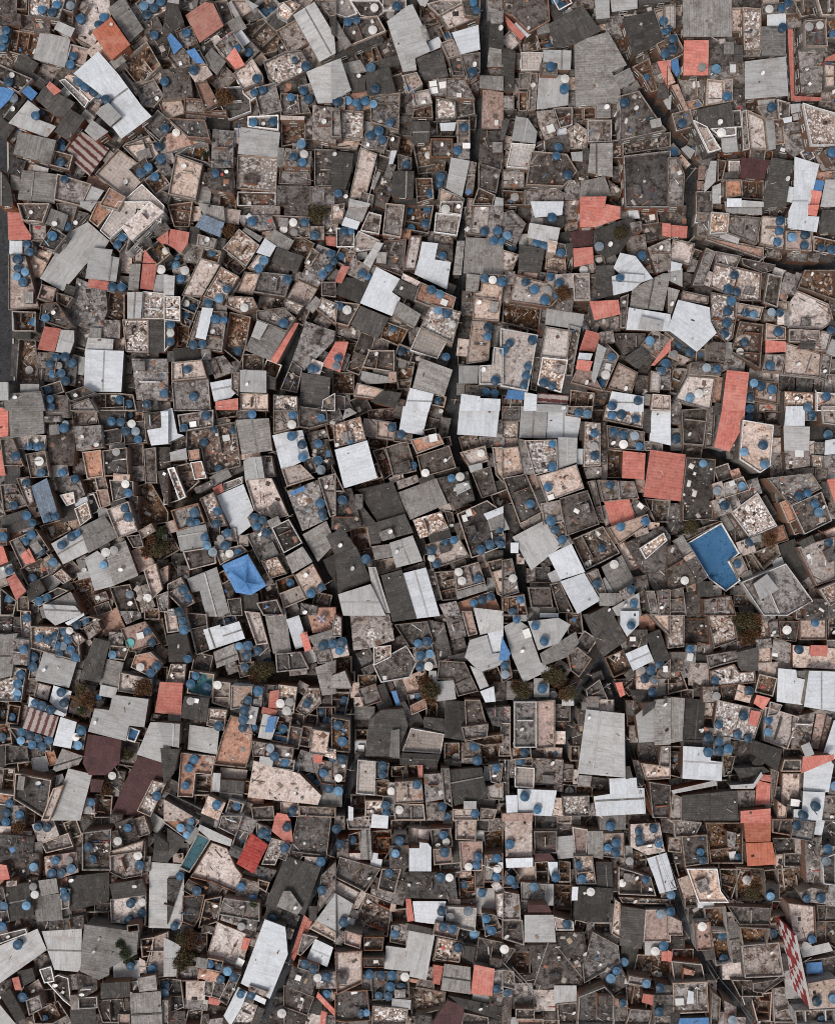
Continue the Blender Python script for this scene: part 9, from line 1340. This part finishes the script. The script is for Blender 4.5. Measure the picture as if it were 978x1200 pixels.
# plastic chairs
b = MB(); b.box((0, 0, .40), (.46, .46, .05)); b.box((0, .22, .45), (.46, .05, .45))
for sx in (-.2, .2):
    for sy in (-.2, .2): b.box((sx, sy, 0), (.05, .05, .40))
chm = b.mesh('plastic_chair', [WHITE])
for s in rf.sample(terr_s, 46):
    p = spot(s, 0.6, 1.1)
    if not p: continue
    px, py = back(*p)
    if not (5 < px < W - 5 and 5 < py < H - 5): continue
    o = link('plastic_chair', chm, None, p); o.rotation_euler.z = rf.uniform(0, 6.28); o.scale = (1.1,) * 3
    nm2.add('white plastic chair on %s' % ON[s['k']], px, py, setlab(o, 'chair', 'plastic chairs on the terraces'))
# parasols, round tub, ladder
def at_px(px, py):
    best = [s for s in secs if inside(s['P'], px, py)]
    s = max(best, key=lambda s: s['z']) if best else min(secs, key=lambda s: (centroid(s['P'])[0] - px) ** 2 + (centroid(s['P'])[1] - py) ** 2)
    x, y = proj(px, py, s['top'] + 1.5); return s, (x, y, top_at(s, x, y) + .012)
for px, py, cols, lab in [(377, 725, [(.27, .12, .12), (.42, .39, .38), (.11, .12, .18)], 'red, white and blue parasol open over a salmon terrace'), ]:
    s, p = at_px(px, py); o = link('parasol', None, None, p); o['label'] = lab; o['category'] = 'parasol'
    b = MB(); b.tube((0, 0, 0), (0, 0, 2.2), .03, 6); b.lathe([(.3, 0), (.3, .06), (0, .08)], 12); link('pole', b.mesh('pole', [STEEL]), o)
    b = MB(); ms = [plain('parasol cloth', c, .9) for c in cols]
    for i in range(12):
        a0, a1 = 2 * math.pi * i / 12, 2 * math.pi * (i + 1) / 12; pt = lambda r, z, a: (r * math.cos(a), r * math.sin(a), z)
        for r0, z0, r1, z1 in [(.8, 1.85, .5, 2.05), (.5, 2.05, .01, 2.15), (.8, 1.78, .8, 1.85)]: b.face([pt(r0, z0, a0), pt(r0, z0, a1), pt(r1, z1, a1), pt(r1, z1, a0)], (i + (r0 < 1 and len(cols) == 2)) % len(ms))
    link('canopy', b.mesh('canopy', ms), o)
s, p = at_px(151, 754); mint = plain('mint plastic', (.16, .42, .38), .4); o = link('paddling_pool', None, None, p); o['label'] = 'round mint green paddling pool on a salmon terrace corner'; o['category'] = 'paddling pool'
b = MB(); b.lathe([(.72, 0), (.80, .12), (.72, .24), (.80, .36), (.70, .46), (.60, .40), (.60, .06)], 24); link('rim', b.mesh('rim', [mint]), o)
b = MB(); b.lathe([(.6, .25), (0, .25)], 24); link('water', b.mesh('water', [plain('tub water', (.10, .30, .30), .1)]), o)
s, p = at_px(331, 489); o = link('ladder', None, None, p); o.rotation_euler.z = 0.42; o['label'] = 'dark ladder lying flat on a grey slab beside a tank'; o['category'] = 'ladder'
for sx in (-.2, .2):
    b = MB(); b.box((sx, 0, 0.01), (.07, 2.2, .08)); link('rail', b.mesh('rail', [BLACK]), o)
for i in range(8):
    b = MB(); b.box((0, -.9 + i * .25, .03), (.33, .05, .05)); link('rung', b.mesh('rung', [BLACK]), o)

for px, py, lab in [(436, 744, 'round brown and cream speckled mat on a mid grey roof'), (354, 586, 'round brown and cream speckled mat on a grey terrace')]:
    s, p = at_px(px, py); o = link('round_mat', None, None, p); o['label'] = lab; o['category'] = 'mat'
    b = MB(); b.lathe([(1.2, 0.0), (1.2, 0.05), (1.05, 0.06)], 24); link('border', b.mesh('border', [M['c']]), o)
    b = MB(); b.lathe([(1.05, 0.06), (.6, .08), (0, .09)], 24); link('weave', b.mesh('weave', [M['s']]), o)

# ------------------------------------------------------------------ red chequered facade
fx0, fy0, fx1, fy1 = 931, 1096, 949, 1182
s, _p = at_px(938, 1150); zt = 12.5
a, c = Vector((*proj(fx0, fy0, zt), 0)), Vector((*proj(fx1, fy1, zt), 0)); L = (c - a).length; ang = math.atan2(c.y - a.y, c.x - a.x)
mid = (a + c) / 2; z0 = terr(mid.x, mid.y) - .5; o = link('chequered_wall', None, None, (mid.x, mid.y, z0)); o['label'] = 'tall house wall painted in red and white checks'; o['category'] = 'wall'
b = MB(); b.box((0, 0, 0), (L, .35, zt - z0)); link('wall', b.mesh('wall', [RED_WALL]), o)
b = MB(); nx, nz = max(2, int(L / 1.5)), 5
for i in range(nx):
    for j in range(nz):
        if (i + j) % 2 == 0 or (i * 5 + j * 3) % 7 == 0: continue
        b.box((-L / 2 + (i + .5) * L / nx, -.19, zt - z0 - 2.2 * (j + 1) + .1), (L / nx * .98, .04, 2.0))
link('white_check', b.mesh('white_check', [WHITE]), o); o.rotation_euler.z = ang
b = MB(); b.box((0, 0, zt - z0 + .002), (L, .42, .08)); link('coping', b.mesh('coping', [CONC]), o)

# ------------------------------------------------------------------ trees and palms
def tree_mesh(rg, mat, r, h):
    b = MB(); base = Vector((0, 0, 0)); b.tube((0, 0, -1.5), (0.1, .05, h * .6), .16, 7, 0, .09); ends = []
    for i in range(6):
        a = i * 1.05 + rg.uniform(-.3, .3); e = Vector((math.cos(a) * r * .6, math.sin(a) * r * .6, h * rg.uniform(.75, 1.0))); b.tube((0.08, .04, h * rg.uniform(.4, .58)), e, .06, 5, 0, .025); ends.append(e)
    tr = b.mesh('trunk', [BARK]); v, f, tn = [], [], []
    for e in ends + [Vector((0, 0, h))] + [e * .6 + Vector((0, 0, h * .42)) for e in ends[::2]]:
        cr = rg.uniform(.35, .6) * r; tone0 = rg.uniform(0, .5)
        for _ in range(150):
            p = Vector([rg.gauss(0, 1) for _ in range(3)]); p = e + p.normalized() * cr * rg.random() ** .45 * rg.uniform(.7, 1.1)
            t = Vector([rg.gauss(0, 1) for _ in range(3)]).normalized() * rg.uniform(.12, .26); q = t.cross(Vector([rg.gauss(0, 1) for _ in range(3)])).normalized() * rg.uniform(.06, .13)
            i = len(v); v += [p - t, p + q, p + t, p - q]; f.append((i, i + 1, i + 2, i + 3)); tn.append(min(1, tone0 + rg.uniform(0, .5)))
    me = bpy.data.meshes.new('crown'); me.from_pydata(v, [], f); me.materials.append(mat)
    at = me.attributes.new('tone', 'FLOAT', 'FACE'); at.data.foreach_set('value', tn); return tr, me
rg = random.Random(21); trees = [tree_mesh(rg, LEAF[i % 3], 1.75, 3.0) for i in range(6)]
nk = 0
for q in PLANTS.split():
    k, (px, py) = q[0], map(float, q[1:].split(','))
    if not (2 < px < W - 2 and 2 < py < H - 2): continue
    gx, gy = proj(px, py, 4); g = terr(gx, gy); roof = [s for s in secs if inside(s['P'], px, py)]
    top = max([s['top'] for s in roof], default=g); zc = max(g + 3.5, top - 1.0); x, y = proj(px, py, zc + 2)
    if k == 'P':
        zc = max(zc, g + 5); o = link('palm_tree', None, None, (x, y, g)); o['label'] = 'brown palm with long star-shaped fronds between dark roofs'; o['category'] = 'palm tree'
        b = MB(); b.tube((0, 0, -1), (.1, 0, zc - g + 1), .2, 8, 0, .13); link('trunk', b.mesh('trunk', [BARK]), o)
        for i in range(9):
            a = i * 2 * math.pi / 9 + rg.uniform(-.15, .15); Lf = rg.uniform(2.7, 3.5); v, f, tn = [], [], []
            sp = lambda t: Vector((math.cos(a) * Lf * t, math.sin(a) * Lf * t, zc - g + 1 + 0.7 * t - 1.3 * t * t))
            for j in range(26):
                t = (j + 1) / 27; p = sp(t); sd = Vector((-math.sin(a), math.cos(a), 0))
                for s_ in (-1, 1):
                    e = p + sd * s_ * (.5 * math.sin(math.pi * min(1, t * .9 + .1)) + .06) + Vector((math.cos(a) * .16, math.sin(a) * .16, -.2)); i0 = len(v); w_ = Vector((math.cos(a), math.sin(a), 0)) * .05
                    v += [p - w_, p + w_, e]; f.append((i0, i0 + 1, i0 + 2)); tn.append(rg.random())
            me = bpy.data.meshes.new('frond'); me.from_pydata(v, [], f); me.materials.append(LEAF[0]); me.attributes.new('tone', 'FLOAT', 'FACE').data.foreach_set('value', tn); link('frond', me, o)
        continue
    green = (nk % 7 == 1) or (1100 < py and 130 < px < 160); tr, cr = trees[1 if green and nk % 2 else 4 if green else [0, 2, 3, 5][nk % 4]]; nk += 1
    o = link('tree', None, None, (x, y, zc)); o.rotation_euler.z = rg.uniform(0, 6.28); q = rg.uniform(.7, 1.1) * (.65 if green else 1); o.scale = (q, q, q)
    link('trunk', tr, o); link('crown', cr, o)
    nm2.add('small %s tree' % ('dull green' if green else 'rusty brown' if cr.materials[0] == LEAF[0] else 'olive brown'), px, py, setlab(o, 'tree', 'small trees among the houses'))

# ------------------------------------------------------------------ poles and cables along the alleys
def pole(px, py):
    x, y = proj(px, py, 7); g = terr(x, y); o = link('utility_pole', None, None, (x, y, g))
    b = MB(); b.tube((0, 0, -.5), (0, 0, 8.6), .14, 8, 0, .10); link('shaft', b.mesh('shaft', [CONC]), o)
    b = MB(); b.box((0, 0, 8.0), (1.5, .10, .10)); link('crossarm', b.mesh('crossarm', [WOOD]), o)
    nm2.add('concrete utility pole in a narrow alley', px, py, setlab(o, 'utility pole', 'utility poles along the alleys')); return Vector((x, y, g + 8.1)), o
CABR = .02
def cable(a, c, col, rad, sag):
    b = MB(); N = 10; prev = None
    for i in range(N + 1):
        t = i / N; p = a.lerp(c, t); p.z -= sag * 4 * t * (1 - t)
        if prev is not None: b.tube(prev, p, rad, 4)
        prev = p
    m = (a + c) / 2; o = link('cable', b.mesh('cable', [col])); return m, o
lines = [[(770, 985), (790, 1040), (806, 1098), (838, 1148), (880, 1198)], [(668, 850), (690, 790), (701, 748)], [(735, 865), (750, 920), (770, 985)], [(812, 200), (810, 280), (892, 304)], [(533, 470), (536, 380), (545, 245)], [(320, 530), (340, 605), (386, 682)], [(411, 835), (411, 900), (388, 1000), (340, 1125)]]
pole_at = {}
for pl in lines:
    for q in pl:
        if q not in pole_at:
            pole_at[q] = pole(*q)
    for a, c in zip(pl, pl[1:]):
        A, C = pole_at[a][0], pole_at[c][0]; ang = math.atan2(C.y - A.y, C.x - A.x)
        for o in (pole_at[a][1], pole_at[c][1]): o.rotation_euler.z = ang + 1.5708
        sd = Vector((-math.sin(ang), math.cos(ang), 0))
        for j in ((0, 1, 4) if a[0] > 700 and a[1] > 900 else (1, 3)):
            m, o = cable(A + sd * (j - 2) * .33, C + sd * (j - 2) * .33, BLACK if j != 4 else STEEL, CABR, .35 + .1 * (j % 3))
            p = back(*m); o['label'] = 'overhead cable strung between poles ' + where(*p)[1].replace('on', 'beside') + ' ' + LM[where(*p)[0]][2]; o['category'] = 'cable'; o['group'] = 'cables span at %d %d' % (p[0], p[1]) if False else 'overhead cables along the alleys'
for ax, ay, bx, by in [(642, 1105, 625, 1155), (651, 1108, 682, 1146), (589, 1128, 640, 1180), (600, 1133, 645, 1183), (441, 195, 430, 240), (905, 1150, 950, 1122)]:
    m, o = cable(Vector((*proj(ax, ay, 10), 10)), Vector((*proj(bx, by, 9.5), 9.5)), FRAME, .045, .1); p = back(*m)
    nm2.add('pale wire stretched taut over roofs', *p, setlab(o, 'wire', 'pale wires over the roofs'))
nm2.run()

# ------------------------------------------------------------------ camera, sky, sun
cam = bpy.data.cameras.new('camera'); co = link('camera', cam, None, (0, 0, HC)); S.camera = co
cam.sensor_fit = 'VERTICAL'; cam.angle = 2 * math.atan(H / 2 * MPP / (HC - ZR)); cam.clip_end = 2000; cam.clip_start = 1
wd = bpy.data.worlds.new('World'); S.world = wd; wd.use_nodes = True; wt = wd.node_tree
sk = wt.nodes.new('ShaderNodeTexSky'); sk.sky_type = 'NISHITA'; sk.sun_disc = False
EL, AZ = math.radians(62), math.radians(215)
sk.sun_elevation = EL; sk.sun_rotation = AZ; sk.dust_density = 3.0; sk.air_density = 1.0; sk.ozone_density = 1.0
bg = wt.nodes['Background']; hs = wt.nodes.new('ShaderNodeHueSaturation'); hs.inputs['Saturation'].default_value = 0.42; wt.links.new(sk.outputs[0], hs.inputs['Color']); wt.links.new(hs.outputs[0], bg.inputs[0]); bg.inputs[1].default_value = 0.10
sl = bpy.data.lights.new('sun', 'SUN'); sl.energy = 1.35; sl.angle = math.radians(14); sl.color = (1, .965, .93)
so = link('sun', sl); d = Vector((math.sin(AZ) * math.cos(EL), math.cos(AZ) * math.cos(EL), math.sin(EL))); so.rotation_euler = d.to_track_quat('Z', 'Y').to_euler()
S.view_settings.view_transform = 'Standard'; S.view_settings.look = 'None'; S.view_settings.exposure = 0.38; S.view_settings.gamma = 1
S.render.engine = 'CYCLES'; S.cycles.filter_width = 1.0; S.cycles.max_bounces = 5; S.cycles.diffuse_bounces = 3

# ------------------------------------------------------------------ windows and doors where a wall can be seen
bpy.context.view_layer.update()
dg = bpy.context.evaluated_depsgraph_get(); eye = Vector((0, 0, HC))
def win_mesh(w, h):
    b = MB()
    for x, z, ww, hh in [(-w / 2 + .04, 0, .08, h), (w / 2 - .04, 0, .08, h), (0, 0, .06, h)]: b.box((x, 0, z), (ww, .12, hh), 0, 0)
    for z in (0, h - .08): b.box((0, .004, z + .001), (w, .12, .08), 0, 0)
    b.box((0, .02, 0), (w - .05, .04, h - .02), 0, 1); return b.mesh('window', [FRAME, GLASS])
WM = [win_mesh(1.1, 1.0), win_mesh(.8, .8), win_mesh(1.5, 1.1)]
b = MB(); b.box((0, .02, 0), (1.4, .26, .07)); SILL = b.mesh('sill', [CONC])
nw = 0; rw = random.Random(17)
for root, Q, zb, zt, si in WALLREC:
    if secs[si]['fill'] or nw > 330: continue
    n = len(Q)
    for i in range(n):
        a, c = Vector((*Q[i], 0)), Vector((*Q[(i + 1) % n], 0)); L = (c - a).length
        if L < 2.0: continue
        e = (c - a) / L; nrm = Vector((e.y, -e.x, 0)); m = int(L / 2.3)
        if nrm.dot(-(a + c) / 2) < 6: continue
        for j in range(m):
            for dz in (1.75, 4.4):
                z = zt - dz
                if z < secs[si]['g'] + 2.3: continue
                p = a + e * (j + .5) * L / m; p.z = z; q = p + Vector((0, 0, .5)) + nrm * .03
                dr = (q - eye).normalized(); ok, hit, *_r = S.ray_cast(dg, eye, dr)
                if not ok or (hit - q).length > .5: continue
                wm_ = WM[rw.choice([0, 0, 1, 2])]
                if L / m < 1.7: wm_ = WM[1]
                wo = link('window', wm_, root, (p + nrm * .02) - root.location); wo.rotation_euler.z = math.atan2(e.y, e.x) + math.pi
                sl_ = link('sill', SILL, wo, (0, 0, -.075)); nw += 1
print('windows', nw, 'debris', n, 'objects', len(bpy.data.objects))
